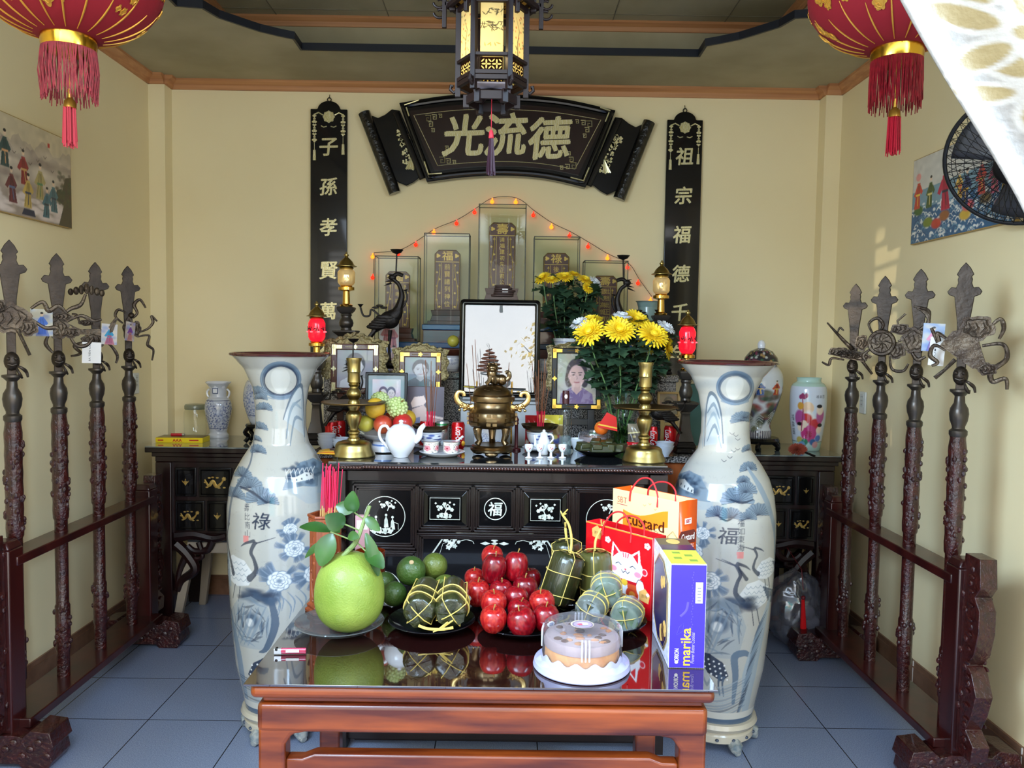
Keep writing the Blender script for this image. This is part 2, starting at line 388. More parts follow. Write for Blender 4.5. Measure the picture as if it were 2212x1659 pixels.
GLZ = mat('celadon', (196, 220, 206), .12, coat=.4)
PAPER = mat('white_paper', (236, 232, 226), .6)
RED = mat('red_plain', (190, 20, 24), .4)
PAINT = mat('painted_surface', rough=.4, vcol=True)
PAINTG = mat('painted_glazed', rough=.14, vcol=True, coat=.5)
GLASS = glassmat('clear_glass', (246, 250, 248), .03)
CASEG = glassmat('case_glass', (242, 247, 242), .012)
GRAN = mat('speckled_granite', (40, 40, 44), .2, rgb2=(176, 172, 170), scale=170, detail=3, lo=.42, hi=.62)
SIL = mat('silver_metal', (196, 198, 200), .28, 1)
BLACK = mat('black_plastic', (16, 15, 15), .4)

# ------------------------------------------------------------------ the room
def floormat():
    m = bpy.data.materials.new('blue_grey_tile'); m.use_nodes = True; n = m.node_tree.nodes; l = m.node_tree.links; b = n['Principled BSDF']
    tc = n.new('ShaderNodeTexCoord'); mp = n.new('ShaderNodeMapping'); mp.inputs['Location'].default_value = (1.465+4, -3.257+4, 0)
    l.new(tc.outputs['Object'], mp.inputs[0]); k = n.new('ShaderNodeTexBrick'); k.offset = 0; k.squash = 1
    for q, v in (('Scale', 1), ('Mortar Size', .0022), ('Mortar Smooth', 0), ('Brick Width', .4), ('Row Height', .4)): k.inputs[q].default_value = v
    l.new(mp.outputs[0], k.inputs['Vector'])
    nz = n.new('ShaderNodeTexNoise'); nz.inputs['Scale'].default_value = 260; nz.inputs['Detail'].default_value = 2; l.new(tc.outputs['Object'], nz.inputs['Vector'])
    r = n.new('ShaderNodeValToRGB'); e = r.color_ramp.elements; e[0].position = .35; e[0].color = L4((116, 130, 158)); e[1].position = .7; e[1].color = L4((152, 166, 194))
    l.new(nz.outputs[0], r.inputs[0]); l.new(r.outputs[0], k.inputs['Color1']); l.new(r.outputs[0], k.inputs['Color2']); k.inputs['Mortar'].default_value = L4((36, 40, 50))
    l.new(k.outputs['Color'], b.inputs['Base Color']); b.inputs['Roughness'].default_value = .24; b.inputs['Specular IOR Level'].default_value = .45
    return m
b = MB(); b.box((0, 2.4, -.05), (4.6, 5.4, .1)); struct('floor', b, floormat())
b = MB(); b.box((0, YB+.1, 1.7), (4.5, .2, 3.6)); struct('wall_back', b, WALL)
b = MB(); b.box((XL-.1, 2.8, 1.7), (.2, 4.4, 3.6)); struct('wall_left', b, WALL)
b = MB(); b.box((XR+.1, 2.8, 1.7), (.2, 4.4, 3.6)); struct('wall_right', b, WALL)
b = MB()   # corner pillars
b.box((-2.0625, 4.83, 1.6), (.095, .1, 3.2)); struct('pillar_left', b, WALL)
b = MB(); b.box((1.8725, 4.83, 1.6), (.095, .1, 3.2)); struct('pillar_right', b, WALL)
WX0, WX1, WZ0, WZ1 = -2.04, -1.62, 1.3, 2.52
b = MB(); y = YF-.1
for x0, x1, z0, z1 in ((-2.31, WX0, 0, 3.5), (WX0, WX1, 0, WZ0), (WX0, WX1, WZ1, 3.5), (WX1, -1.36, 0, 3.5), (-1.36, 1.84, 2.85, 3.5), (1.84, 2.12, 0, 3.5)):
    b.box(((x0+x1)/2, y, (z0+z1)/2), (x1-x0, .2, z1-z0))
struct('wall_front', b, WALL)
b = MB()
for z in np.arange(WZ0+.05, WZ1, .085): b.box(((WX0+WX1)/2, y, z), (WX1-WX0, .025, .02))
for x in (WX0+.015, WX1-.015): b.box((x, y, (WZ0+WZ1)/2), (.03, .05, WZ1-WZ0))
struct('window_1', b, mat('window_steel', (70, 40, 34), .4))
# ceiling: lower border board with an ogee cut-out, cavity behind it, upper ceiling
cut = [(-1.545, 3.79), (-1.432, 3.81), (-1.398, 3.917), (-1.319, 4.01), (-1.253, 4.084), (-1.176, 4.14), (-1.113, 4.178), (-1.115, 4.335)]
xm = -.066
half = cut+[(2*xm-x, y) for x, y in cut[::-1]]                       # back edge, left to right
ym = 2.62
loop = half+[(x, 2*ym-y) for x, y in half[::-1]]                     # whole cut-out
outer = [(XL, YB), (XR, YB), (XR, YF), (XL, YF)]
def annulus(bm, z, flip):
    n = len(loop); V = [(x, y, z) for x, y in loop]; F = []
    b4 = [(XL, ym), (XL, YB), (XR, YB), (XR, ym), (XR, YF), (XL, YF)]; o = [(x, y, z) for x, y in b4]; m = len(half)
    # back part then front part, each one big n-gon
    P1 = [n+0, n+1, n+2, n+3, n+6]+list(range(m-1, -1, -1))+[n+7]
    P2 = [n+3, n+4, n+5, n+0, n+7]+list(range(n-1, m-1, -1))+[n+6]
    V = V+o+[(2*xm+1.545, ym, z), (-1.545, ym, z)]
    F = [tuple(P1), tuple(P2)]
    if flip: F = [f[::-1] for f in F]
    bm.add(V, F, False)
b = MB(); annulus(b, ZC, False); annulus(b, ZC+.03, True)
struct('ceiling', b, CEIL)
b = MB(); n = len(loop); inn = []
for i in range(n):
    p, c, q = [np.array(loop[j % n]) for j in (i-1, i, i+1)]; d1 = (c-p)/np.linalg.norm(c-p); d2 = (q-c)/np.linalg.norm(q-c); n1 = np.array([d1[1], -d1[0]]); n2 = np.array([d2[1], -d2[0]]); m = n1+n2; m /= max(np.dot(m, n1), .3); inn.append(tuple(c+m*.012))
for i in range(n):
    j = (i+1) % n; (a, c), (d, e) = (inn[i], loop[i]), (inn[j], loop[j]); V = []
    for q in (a, c, d, e): V += [(q[0], q[1], ZC-.003), (q[0], q[1], ZC+.034)]
    b.add(V, [(0, 1, 5, 4), (2, 6, 7, 3), (0, 4, 6, 2), (1, 3, 7, 5)], False)
struct('trim_1', b, mat('navy_edge', (20, 24, 34), .45))
cx0, cx1, cy0, cy1, cz = -1.62, 1.5, .9, 4.62, 3.36
b = MB(); b.box(((cx0+cx1)/2, (cy0+cy1)/2, cz+.05), (cx1-cx0+.2, cy1-cy0+.2, .1))
b.box((cx0-.05, (cy0+cy1)/2, (ZC+cz)/2+.02), (.1, cy1-cy0, cz-ZC)); b.box((cx1+.05, (cy0+cy1)/2, (ZC+cz)/2+.02), (.1, cy1-cy0, cz-ZC))
b.box(((cx0+cx1)/2, cy1+.05, (ZC+cz)/2+.02), (cx1-cx0+.2, .1, cz-ZC)); b.box(((cx0+cx1)/2, cy0-.05, (ZC+cz)/2+.02), (cx1-cx0+.2, .1, cz-ZC))
struct('ceiling_upper', b, CEIL)
b = MB()
for x in np.arange(cx0+.31, cx1, .62): b.box((x, (cy0+cy1)/2, cz-.001), (.005, cy1-cy0, .003))
for yy in np.arange(cy0+.5, cy1, .62): b.box(((cx0+cx1)/2, yy, cz-.001), (cx1-cx0, .004, .003))
struct('trim_2', b, mat('ceiling_joint', (120, 112, 92), .9))
TAN = mat('tan_moulding', (196, 140, 92), .5, rgb2=(172, 116, 74), scale=10, stretch=(.1, 1, 6))
def crown(path, z, name, h=.055, d=.045, closed=False):
    b = MB(); prof = [(0, 0), (d*.25, 0), (d*.45, h*.45), (d, h*.75), (d, h)]
    for i in range(len(path)-1):
        (x0, y0), (x1, y1) = path[i], path[i+1]; v = Vector((x1-x0, y1-y0)); nrm = Vector((v.y, -v.x)).normalized()
        V = []
        for (px, py) in ((x0, y0), (x1, y1)): V += [(px+nrm.x*a, py+nrm.y*a, z-h+c) for a, c in prof]+[(px, py, z)]
        k = len(prof)+1; b.add(V, [(j, (j+1) % k, (j+1) % k+k, j+k) for j in range(k)]+[tuple(range(k)), tuple(range(2*k-1, k-1, -1))], False)
    return struct(name, b, TAN)
crown([(XL, YF), (XL, 4.78), (-2.015, 4.78), (-2.015, YB), (1.825, YB), (1.825, 4.78), (XR, 4.78), (XR, YF)], ZC, 'trim_3')
crown([(cx0, cy0), (cx0, cy1), (cx1, cy1), (cx1, cy0)], cz, 'trim_4', .05, .04)
BASE = mat('brown_skirting', (118, 84, 62), .35, rgb2=(134, 98, 74), scale=20); JOINT = mat('white_joint', (208, 200, 190), .6)
def skirt(name, path, joints):
    b = MB()
    for i in range(len(path)-1):
        (x0, y0), (x1, y1) = path[i], path[i+1]; v = Vector((x1-x0, y1-y0)); L = v.length; nr = Vector((v.y, -v.x)).normalized(); a = math.atan2(v.y, v.x)
        cx, cy = (x0+x1)/2, (y0+y1)/2
        b.m(0).box((cx+nr.x*.006, cy+nr.y*.006, .045), (L, .012, .09), a); b.box((cx+nr.x*.005, cy+nr.y*.005, .107), (L, .009, .026), a); b.box((cx+nr.x*.007, cy+nr.y*.007, .093), (L, .014, .006), a)
        for k in range(int(L/.4)): b.m(1).box((x0+v.x/L*(joints+k*.4)+nr.x*.007, y0+v.y/L*(joints+k*.4)+nr.y*.007, .06), (.004, .0132, .12), a)
    struct(name, b, [BASE, JOINT])
skirt('baseboard_left', [(XL, YF), (XL, 4.78), (-2.015, 4.78), (-2.015, YB)], .21)
skirt('baseboard_back', [(-2.015, YB), (1.825, YB)], .2)
skirt('baseboard_right', [(1.825, YB), (1.825, 4.78), (XR, 4.78), (XR, YF)], .3)
# ------------------------------------------------------------------ outside, seen only in reflections
b = MB(); b.box((0, -10, -.12), (30, 21.2, .1)); struct('ground', b, mat('pale_concrete', (188, 184, 176), .8, rgb2=(170, 166, 158), scale=1))
b = MB(); b.box((0, -9.2, .9), (24, .2, 1.8)); struct('wall_street', b, mat('street_wall', (226, 226, 222), .7))
g = thing('street_gate', 'turquoise sheet metal gate across the street, seen mirrored in the large framed picture', 'gate', (-1.6, -9.0, 0))
b = MB()
for i in range(8): b.box((-1.05+i*.3, 0, 1.1), (.26, .05, 2.2))
b.build('panel', mat('turquoise_steel', (40, 176, 190), .5), g, bevel=.01)
b = MB(); b.box((-1.3, 0, 1.15), (.1, .1, 2.3)); b.box((1.35, 0, 1.15), (.1, .1, 2.3)); b.box((0, 0, 2.25), (2.7, .1, .1)); b.build('frame', SIL, g)
t = thing('blossom_tree', 'small tree full of yellow blossom outside the door, mirrored in the large framed picture', 'tree', (.95, -3.6, 0))
b = MB(); b.tube([(0, 0, -.07), (.05, 0, .8), (-.05, .05, 1.6), (.1, 0, 2.6)], [.07, .06, .045, .02])
rg = random.Random(3); tips = []
for i in range(26):
    a = rg.uniform(0, 6.28); z = rg.uniform(.7, 2.3); L = rg.uniform(.5, 1.0); p = (cos(a)*L, sin(a)*L*.7, z+rg.uniform(.2, .6)); b.tube([(0, 0, z), (p[0]*.5, p[1]*.5, z+.15), p], [.025, .015, .006], 6); tips.append(p)
b.build('trunk', mat('bark', (74, 58, 44), .8), t)
b = MB(); V = []; F = []
for p in tips:
    for k in range(70):
        c = Vector((p[0]*rg.uniform(.5, 1.1)+rg.gauss(0, .1), p[1]*rg.uniform(.5, 1.1)+rg.gauss(0, .1), p[2]+rg.gauss(0, .14))); a = Vector((rg.gauss(0, 1), rg.gauss(0, 1), rg.gauss(0, 1))).normalized(); q = a.orthogonal()
        s = rg.uniform(.02, .045); u = q*s; w = a.cross(q).normalized()*s*.7; n = len(V); V += [(c-u)[:], (c+w)[:], (c+u)[:], (c-w)[:]]; F.append((n, n+1, n+2, n+3))
b.add(V, F, False); b.build('blossom', mat('yellow_blossom', (240, 208, 60), .6, rgb2=(160, 180, 60), scale=3, lo=.55, hi=.7), t)
# ------------------------------------------------------------------ things on the walls and hanging from the ceiling
def px(pts, Y): return [(lambda v: (v.x, v.z))(at(a, b, Y=Y)) for a, b in pts]
def tassel_panel(bm, x, z, y, s):
    """inlaid medallion with swags and two hanging tassels, x/z = centre of the medallion"""
    bm.prism(petalpoly(x, z, .036*s, 8, .3), y-.0012, y)
    for r in (.03, .018): bm.tube([(x+r*s*cos(a), y-.002, z+r*s*sin(a)) for a in np.arange(0, 6.28, .4)], .0025*s, 4, True)
    for k in (-1, 1):
        bm.tube([(x+k*.035*s, y-.001, z+.01*s), (x+k*.06*s, y-.001, z+.024*s), (x+k*.084*s, y-.001, z+.012*s)], .004*s, 5)
        bm.tube([(x+k*.012*s, y-.001, z-.055*s), (x+k*.03*s, y-.001, z-.06*s), (x+k*.045*s, y-.001, z-.052*s)], .003*s, 4)
        zz = z+.005*s; xx = x+k*.084*s; n = 9 if k < 0 else 7
        for i in range(n):
            bm.prism(petalpoly(xx, zz, (.012, .008, .015)[i % 3]*s, 4, .4, 24), y-.0012, y); zz -= .0175*s
        bm.tube([(xx, y-.001, zz), (xx, y-.001, zz-.04*s)], .0022*s, 4); bm.prism([(xx-.007*s, zz-.04*s), (xx+.007*s, zz-.04*s), (xx+.009*s, zz-.1*s), (xx-.009*s, zz-.1*s)], y-.0012, y)
def couplet(x0, x1, zt, zb, chars, label):
    w = x1-x0; cx = (x0+x1)/2; o = thing('couplet_board', label, 'sign', (cx, YB-.003, zb), 0, 'tall couplet boards')
    H = zt-zb; h = w/2; b = MB()
    b.prism([(-h, 0), (h, 0), (h, H), (h*.66, H)]+arc(0, H-.004, h*.62, 8, 172, 12, .052)+[(-h*.66, H), (-h, H)], -.026, 0)
    b.build('board', BLK, o, bevel=.003)
    b = MB(); tassel_panel(b, 0, H-.045, -.0265, w/.215); b.build('inlay', PEARL, o)
    for c, z in chars:
        b = MB(); b.text(c, (0, -.0265, z-zb), .1, .003, 0, .12, bold=.022, rot=.04); b.build('character', PEARL, o)
    b = MB(); b.tube([(.011*cos(a), -.013, H+.058+.011*sin(a)) for a in np.arange(0, 6.28, .5)], .003, 6, True); b.tube([(0, -.013, H+.066), (0, -.002, H+.09)], .002, 6); b.build('hook', BRONZEB, o)
zl = [at(714, y, Y=YB).z for y in (320, 405, 492, 585, 672)]; zr = [at(1472, y, Y=YB).z for y in (340, 424, 508, 592, 675)]
couplet(-1.188, -.972, 2.924, 1.38, list(zip('子孫孝賢萬', zl))+[('代', zl[4]-.245)], 'tall black couplet board left of the altar, gold characters from child to ten thousand')
couplet(.918, 1.128, 2.895, 1.36, list(zip('祖宗福德千', zr))+[('年', zr[4]-.245)], 'tall black couplet board right of the altar, gold characters starting with ancestor')

o = thing('name_plaque', 'black fan-shaped scroll plaque with three large gold characters under the ceiling', 'sign', (0, YB, 0)); Y = YB-.07
def P_(pts): return px(pts, Y)
b = MB(); top = spline([(862, 222), (975, 205), (1095, 203), (1215, 213), (1330, 238)], 6); bot = spline([(1265, 405), (1180, 386), (1090, 379), (1000, 383), (922, 393)], 6)
b.prism(P_(top+bot), -.07, -.005); b.build('backing', BLK, o, bevel=.004)
def inset(k):
    c = (1095, 298); return [(c[0]+(x-c[0])*(1-k*.55), c[1]+(y-c[1])*(1-k*1.45)) for x, y in top+bot]
b = MB(); q0 = P_(inset(.03)); q1 = P_(inset(.17)); n = len(q0)
b.tube([(x, -.072, z) for x, z in P_(inset(.07))], .014, 8, True, .8); b.build('frame', BLK, o)
b = MB(); b.prism(q1, -.078, -.07); b.build('panel', mat('deep_maroon', (30, 8, 12), .2, coat=.6), o)
b = MB(); b.tube([(x, -.079, z) for x, z in P_(inset(.25))], .0018, 4, True)
for (cx, cy), sx, sy in (((925, 256), 1, 1), ((1272, 268), -1, 1), ((955, 346), 1, -1), ((1238, 358), -1, -1)):
    for k in range(3):
        for (dx, dy) in ((k*13, -k*2.4), (k*5 if k else 0, k*13)):
            r = 6-1.2*k; p = [(cx+sx*dx-r, cy+sy*dy-r), (cx+sx*dx+r, cy+sy*dy-r), (cx+sx*dx+r, cy+sy*dy+r), (cx+sx*dx-r*.4, cy+sy*dy+r), (cx+sx*dx-r*.4, cy+sy*dy-r*.2), (cx+sx*dx+r*.4, cy+sy*dy)]
            b.tube([(x, -.08, z) for x, z in P_(p)], .003, 4)
for p in ([(874, 228), (898, 220), (905, 217)], [(878, 233), (884, 252)], [(1318, 240), (1296, 233)], [(1315, 244), (1307, 264)], [(917, 350), (926, 377), (955, 375)], [(1272, 363), (1260, 391), (1232, 384)]): b.tube([(x, -.082, z) for x, z in P_(p)], .004, 5)
b.build('border_inlay', PEARL, o)
for c, x, y, h in (('光', 1000, 293, .23), ('流', 1093, 291, .235), ('德', 1189, 299, .235)):
    v = at(x, y, Y=Y); b = MB(); b.text(c, (v.x, -.079, v.z), h, .004, 0, .15, bold=.026, rot=.05); b.build('character', PEARL, o)
for s, wing, roll, ridge, spray in ((-1, [(862, 236), (845, 233), (830, 245), (815, 252), (800, 246), (790, 240)], [(787, 246), (850, 411)], [(853, 240), (912, 385)], (878, 320)), (1, [(1330, 250), (1345, 252), (1360, 264), (1375, 272), (1388, 266), (1400, 260)], [(1402, 266), (1340, 424)], [(1338, 256), (1272, 400)], (1318, 328))):
    b = MB(); lowl = [(x-60*s*0+dx, y+dy) for (x, y), (dx, dy) in zip(wing, [(-s*62, 147)]*6)]
    b.prism(P_(wing+lowl[::-1]), -.045, -.005); b.tube([(x, -.046, z) for x, z in P_(ridge)], .02, 10, flat=.6); b.build('scroll_wing', BLK, o, bevel=.004)
    b = MB(); pts = P_(roll); b.tube([(pts[0][0]+(pts[1][0]-pts[0][0])*t, -.045, pts[0][1]+(pts[1][1]-pts[0][1])*t) for t in np.linspace(-.03, 1.03, 14)], .036, 14)
    b.build('scroll_roll', mat('carved_black', (11, 10, 11), .22, coat=.6, bump=1, bscale=40), o)
    b = MB(); rg = random.Random(4)
    for i in range(46):
        t = rg.random(); x = spray[0]+s*(-26+46*t)*-.55+rg.gauss(0, 6); y = spray[1]-38+78*t+rg.gauss(0, 4); v = P_([(x, y)])[0]
        b.prism(petalpoly(v[0], v[1], rg.uniform(.006, .015), rg.choice((3, 4, 5)), .5, 20), -.0475, -.046)
    for k in range(5):
        v = P_([(spray[0]-s*12, spray[1]+15), (spray[0]+s*(k*4-14), spray[1]+44)]); b.tube([(v[0][0], -.047, v[0][1]), (v[1][0], -.047, v[1][1])], [.003, .006], 5)
    b.build('flower_inlay', PEARL, o)

o = thing('string_lights', 'string of small red bulbs draped over the tablet cases on the wall', 'lights', (0, 4.84, 0))
bl = [(805, 600), (805, 555), (860, 549), (898, 529), (937, 503), (986, 483), (1025, 459), (1063, 436), (1114, 437), (1152, 465), (1191, 491), (1230, 510), (1270, 533), (1312, 558), (1355, 578), (1378, 612), (1405, 650)]
b = MB(); wp = [at(x+3, y-9, Y=4.84) for x, y in bl[1:]]
b.tube([(x, y, z) for x, y, z in spline([(v.x, rg.uniform(-.004, .004), v.z) for v in wp], 5)], .0018, 5); b.tube([(at(808, 546, Y=4.84).x, 0, at(808, 546, Y=4.84).z), (at(806, 596, Y=4.84).x, 0, at(806, 596, Y=4.84).z)], .0018, 5)
b.build('wire', mat('brown_wire', (70, 60, 44), .5), o)
BR = mat('red_bulb', (220, 30, 20), .2, emis=(255, 36, 14), estr=2.2); BO = mat('orange_bulb', (240, 120, 30), .2, emis=(255, 110, 24), estr=3)
for i, (x, y) in enumerate(bl):
    v = at(x, y, Y=4.84); b = MB(); b.m(i % 3 == 1 or i in (7, 8)).sphere((v.x, 0, v.z), .012, 12, 8); b.cyl((v.x, 0, v.z+.008), (v.x+.002, 0, v.z+.022), .004, n=6); b.build('bulb', [BR, BO], o)

# ---- framed prints on the side walls
def figure(cv, x, y, h, robe, sash, hair=(28, 24, 26), skin=(226, 196, 164), lean=0):
    w = h*.17
    cv.fill([(x-w*.5, y-h*.78), (x+w*.5, y-h*.78), (x+w*.75+lean, y-h*.4), (x+w*1.1+lean*2, y), (x-w*1.1+lean*2, y), (x-w*.75+lean, y-h*.4)], robe)
    cv.fill([(x-w*.6, y-h*.72), (x-w*1.7, y-h*.42), (x-w*1.0, y-h*.36), (x-w*.2, y-h*.55)], robe); cv.fill([(x+w*.6, y-h*.72), (x+w*1.5, y-h*.5), (x+w*1.0, y-h*.4), (x+w*.2, y-h*.55)], robe)
    for k in (-.5, 0, .45): cv.line([(x+w*k*.5, y-h*.7), (x+w*k+lean, y-h*.35), (x+w*k*1.6+lean*2, y-2)], 1.3, [c*.6 for c in robe])
    cv.fill([(x-w*.8+lean, y-h*.45), (x+w*.8+lean, y-h*.45), (x+w*.75+lean, y-h*.39), (x-w*.75+lean, y-h*.39)], sash); cv.line([(x+lean, y-h*.42), (x+w*.2+lean*2, y-h*.1)], 2, sash)
    cv.blob(x, y-h*.88, h*.06, h*.075, skin); cv.blob(x, y-h*.945, h*.065, h*.045, hair)
def print_left():
    cv = Canvas(330, 146, (206, 190, 156)); g = random.Random(1)
    for y0, col, a in ((30, (176, 160, 140), .8), (44, (150, 132, 122), .7)):
        P = [(0, 146)]+[(x, y0+16*mnoise.noise((x*.03, y0, 1))+8*mnoise.noise((x*.1, y0, 3))) for x in range(0, 331, 5)]+[(330, 146)]; cv.fill(P, col, a)
    for i in range(60): cv.blob(g.uniform(0, 330), g.uniform(40, 100), g.uniform(10, 30), g.uniform(3, 8), (214, 200, 178), .5, .7)
    for i in range(40): cv.blob(g.uniform(60, 300), g.uniform(112, 140), g.uniform(8, 22), g.uniform(3, 8), (222, 206, 196), .8, .3)
    cv.fill([(330, 60), (312, 64), (300, 90), (306, 110), (290, 146), (330, 146)], (76, 66, 50)); cv.fill([(300, 84), (286, 88), (280, 104), (306, 110)], (58, 60, 50))
    for i in range(60): cv.blob(g.uniform(284, 328), g.uniform(58, 112), 4, 3, (60+g.randint(0, 30), 62+g.randint(0, 20), 48), .6, .4)
    for x, y, h, r, s in ((40, 118, 52, (120, 60, 50), (200, 180, 120)), (80, 112, 50, (70, 100, 80), (190, 160, 90)), (152, 78, 56, (52, 78, 76), (214, 160, 110)), (196, 96, 54, (150, 44, 46), (196, 150, 90)), (166, 128, 54, (110, 50, 54), (90, 100, 130)), (208, 130, 54, (196, 164, 84), (50, 56, 80)), (240, 112, 58, (176, 158, 100), (90, 130, 86)), (258, 138, 50, (70, 110, 120), (40, 52, 60)), (276, 126, 52, (76, 112, 120), (48, 60, 76))): figure(cv, x, y, h, r, s, lean=g.uniform(-2, 2))
    cv.fill([(196, 132), (222, 132), (226, 142), (190, 142)], (34, 40, 66)); cv.fill([(262, 18), (268, 18), (268, 25), (262, 25)], (186, 40, 36))
    for k in range(7): cv.line([(150+k*20, 60-k % 3*9), (154+k*20, 63-k % 3*9), (158+k*20, 59-k % 3*9)], 1, (90, 74, 66))
    cv.mottle(.06, 9, 2); return cv
def print_right():
    cv = Canvas(320, 156, (206, 200, 186)); g = random.Random(5)
    cv.fill([(0, 60), (320, 52), (320, 156), (0, 156)], (120, 150, 160)); cv.fill([(0, 96), (320, 84), (320, 156), (0, 156)], (46, 92, 128))
    for i in range(420):
        x, y = g.uniform(0, 320), g.uniform(92, 154); c = g.choice(((226, 226, 214), (40, 84, 120), (96, 140, 160), (28, 66, 104))); cv.line([(x-6, y+2), (x-2, y-2), (x+3, y-1), (x+7, y+3)], g.uniform(1, 2.4), c, .85)
    for i in range(90): x, y = g.uniform(0, 320), g.uniform(84, 150); cv.blob(x, y, g.uniform(2, 6), g.uniform(1.5, 3), (232, 230, 220), .8, .3)
    for x, y, c in ((24, 96, (60, 96, 44)), (60, 122, (116, 128, 44)), (90, 128, (190, 60, 44)), (116, 118, (150, 90, 50)), (182, 126, (206, 166, 62)), (190, 112, (206, 84, 90)), (240, 108, (110, 90, 60)), (282, 122, (200, 120, 70))): cv.blob(x, y, 17, 9, c, 1, .2)
    for x, y, h, r, s in ((22, 92, 60, (204, 66, 48), (236, 190, 60)), (66, 96, 58, (72, 92, 44), (220, 200, 120)), (112, 108, 78, (186, 34, 66), (40, 40, 60)), (160, 96, 50, (226, 180, 84), (200, 60, 50)), (184, 110, 62, (40, 56, 96), (210, 160, 60)), (226, 100, 60, (196, 70, 60), (236, 200, 90)), (262, 104, 60, (200, 90, 110), (80, 110, 70)), (296, 112, 54, (220, 180, 80), (50, 80, 110))): figure(cv, x, y, h, r, s, lean=g.uniform(-4, 4))
    cv.blob(20, 34, 9, 7, (226, 150, 140)); cv.mottle(.05, 9, 3); return cv
for side, cv, y0, y1, z0, z1, lab in (('left', print_left(), 2.96, 3.895, 2.085, 2.49, 'unframed print of robed figures among clouds and mountains on the left wall'), ('right', print_right(), 3.07, 3.858, 2.067, 2.455, 'print of robed figures riding blue waves on the right wall behind the fan')):
    X = XL+.002 if side == 'left' else XR-.002; s = 1 if side == 'left' else -1
    o = thing('wall_print', lab, 'picture', (X, (y0+y1)/2, z0)); b = MB(); b.box((s*.009, 0, (z1-z0)/2), (.018, y1-y0+.006, z1-z0+.006)); b.build('backing', mat('gold_edge', (170, 136, 70), .4), o)
    b = MB(); cv.panel(b, (s*.0185, 0, (z1-z0)/2), y1-y0, z1-z0, side); b.build('picture', mat('laminated_print', rough=.3, vcol=True), o)
for s, (x, y) in ((1, (290, 828)), (-1, (1867, 870))):
    X = XL if s > 0 else XR; v = at(x, y, X=X); o = thing('wall_socket', 'white double socket on the left wall behind the last weapon pole' if s > 0 else 'white socket on the right wall behind the weapon rack', 'socket', (X+s*.001, v.y, v.z))
    b = MB(); b.box((s*.006, 0, 0), (.012, .07, .118)); b.build('plate', mat('socket_white', (214, 214, 206), .4), o, bevel=.004); b = MB(); b.box((s*.013, 0, .012), (.003, .036, .07))
    for k in (-1, 0, 1):
        for q in (-.006, .006): b.m(1).box((s*.0148, q, .012+k*.021), (.0008, .002, .007))
    b.build('outlet', [mat('socket_ivory', (200, 200, 192), .4), BLACK], o)

# ---- red lanterns
def red_lantern(px_, py_, Y, label, seed):
    v = at(px_, py_, Y=Y); o = thing('red_lantern', label, 'lantern', (v.x, v.y, v.z), 0, 'red hanging lanterns'); R, rz, zc = .236, .168, .192
    g = random.Random(seed); b = MB(); n = 96
    prof = [(R*sin(t), zc-rz*cos(t)) for t in np.linspace(.27, pi-.27, 30)]
    b.lathe(prof, n, ripple=lambda a, z: 1+.006*abs(sin(10*a))); b.build('shade', mat('red_velvet', (132, 10, 24), .85), o)
    gold = mat('gold_print', (206, 150, 56), .4, .5); b = MB()
    def surf(a, t, k=1.008): return (k*R*sin(t)*cos(a), k*R*sin(t)*sin(a), zc-rz*k*cos(t))
    for i in range(20):
        a = 2*pi*i/20+.1; b.tube([surf(a, t) for t in np.linspace(.36, 1.15 if i % 2 else 1.0, 9)], [.0009+.0016*sin(pi*j/8) for j in range(9)], 5)
    for i in range(8):
        a0 = i*pi/4+.35
        for k in range(8):
            a, t, r = a0+g.uniform(-.28, .28), g.uniform(.78, 1.6), g.uniform(.01, .026); kk = g.choice((4, 5, 6))
            q = petalpoly(0, 0, r, kk, .35, 30); V = [surf(a+x/R, t-z/rz, 1.012) for x, z in q]; b.add([surf(a, t, 1.012)]+V, [(0, j+1, (j+1) % 30+1) for j in range(30)])
            b.tube([surf(a+x*.62/R, t-z*.62/rz, 1.014) for x, z in q[::2]], .0016, 4, True)
    b.build('gold_pattern', gold, o)
    b = MB(); b.lathe([(.06, -.006), (.067, 0), (.069, .014), (.067, .034), (.06, .04)], 40, ripple=lambda a, z: 1+.015*sin(a*40+z*400)); b.build('band', mat('gold_foil', (226, 176, 60), .18, 1), o)
    b = MB(); b.lathe([(.03, 2*zc-.005), (.062, 2*zc), (.062, 2*zc+.02), (.03, 2*zc+.024)], 32); b.build('cap', mat('gold_foil', (226, 176, 60), .18, 1), o)
    b = MB()
    for i in range(150):
        a = 2*pi*i/150; r = .066; L = g.uniform(.105, .14); w = g.uniform(-.006, .006); b.tube([(r*cos(a), r*sin(a), 0), (r*cos(a)+w, r*sin(a)+w, -L*.5), (r*cos(a)+g.uniform(-.004, .004), r*sin(a), -L)], .0014, 3)
    b.build('fringe', mat('red_silk', (140, 14, 28), .6, rgb2=(112, 9, 20), scale=60), o)
    t = MB(); t.tube([(0, 0, .02), (0, 0, -.1)], .001, 4); t.lathe([(.0015, -.1), (.005, -.102), (.006, -.125), (.014, -.134), (.0165, -.152), (.012, -.153)], 16); tt = t.build('tassel_cap', mat('tassel_gold', (200, 150, 60), .3, .9), o)
    b = MB()
    for i in range(70):
        a = g.uniform(0, 6.28); r = .016*math.sqrt(g.random()); L = g.uniform(.085, .108); k = g.uniform(1, 1.3); b.tube([(r*cos(a), r*sin(a), -.15), (r*cos(a)*k, r*sin(a)*k, -.15-L)], .0016, 3)
    b.build('tassel', mat('pink_silk', (166, 22, 40), .6), tt)
    b = MB(); b.tube([(0, 0, 2*zc+.02), (0, 0, 3.084-v.z)], .0015, 5); b.build('cord', mat('red_silk'), o)
red_lantern(149, 108, 2.2, 'red velvet lantern with gold ribs hanging at the upper left above the wall print', 1)
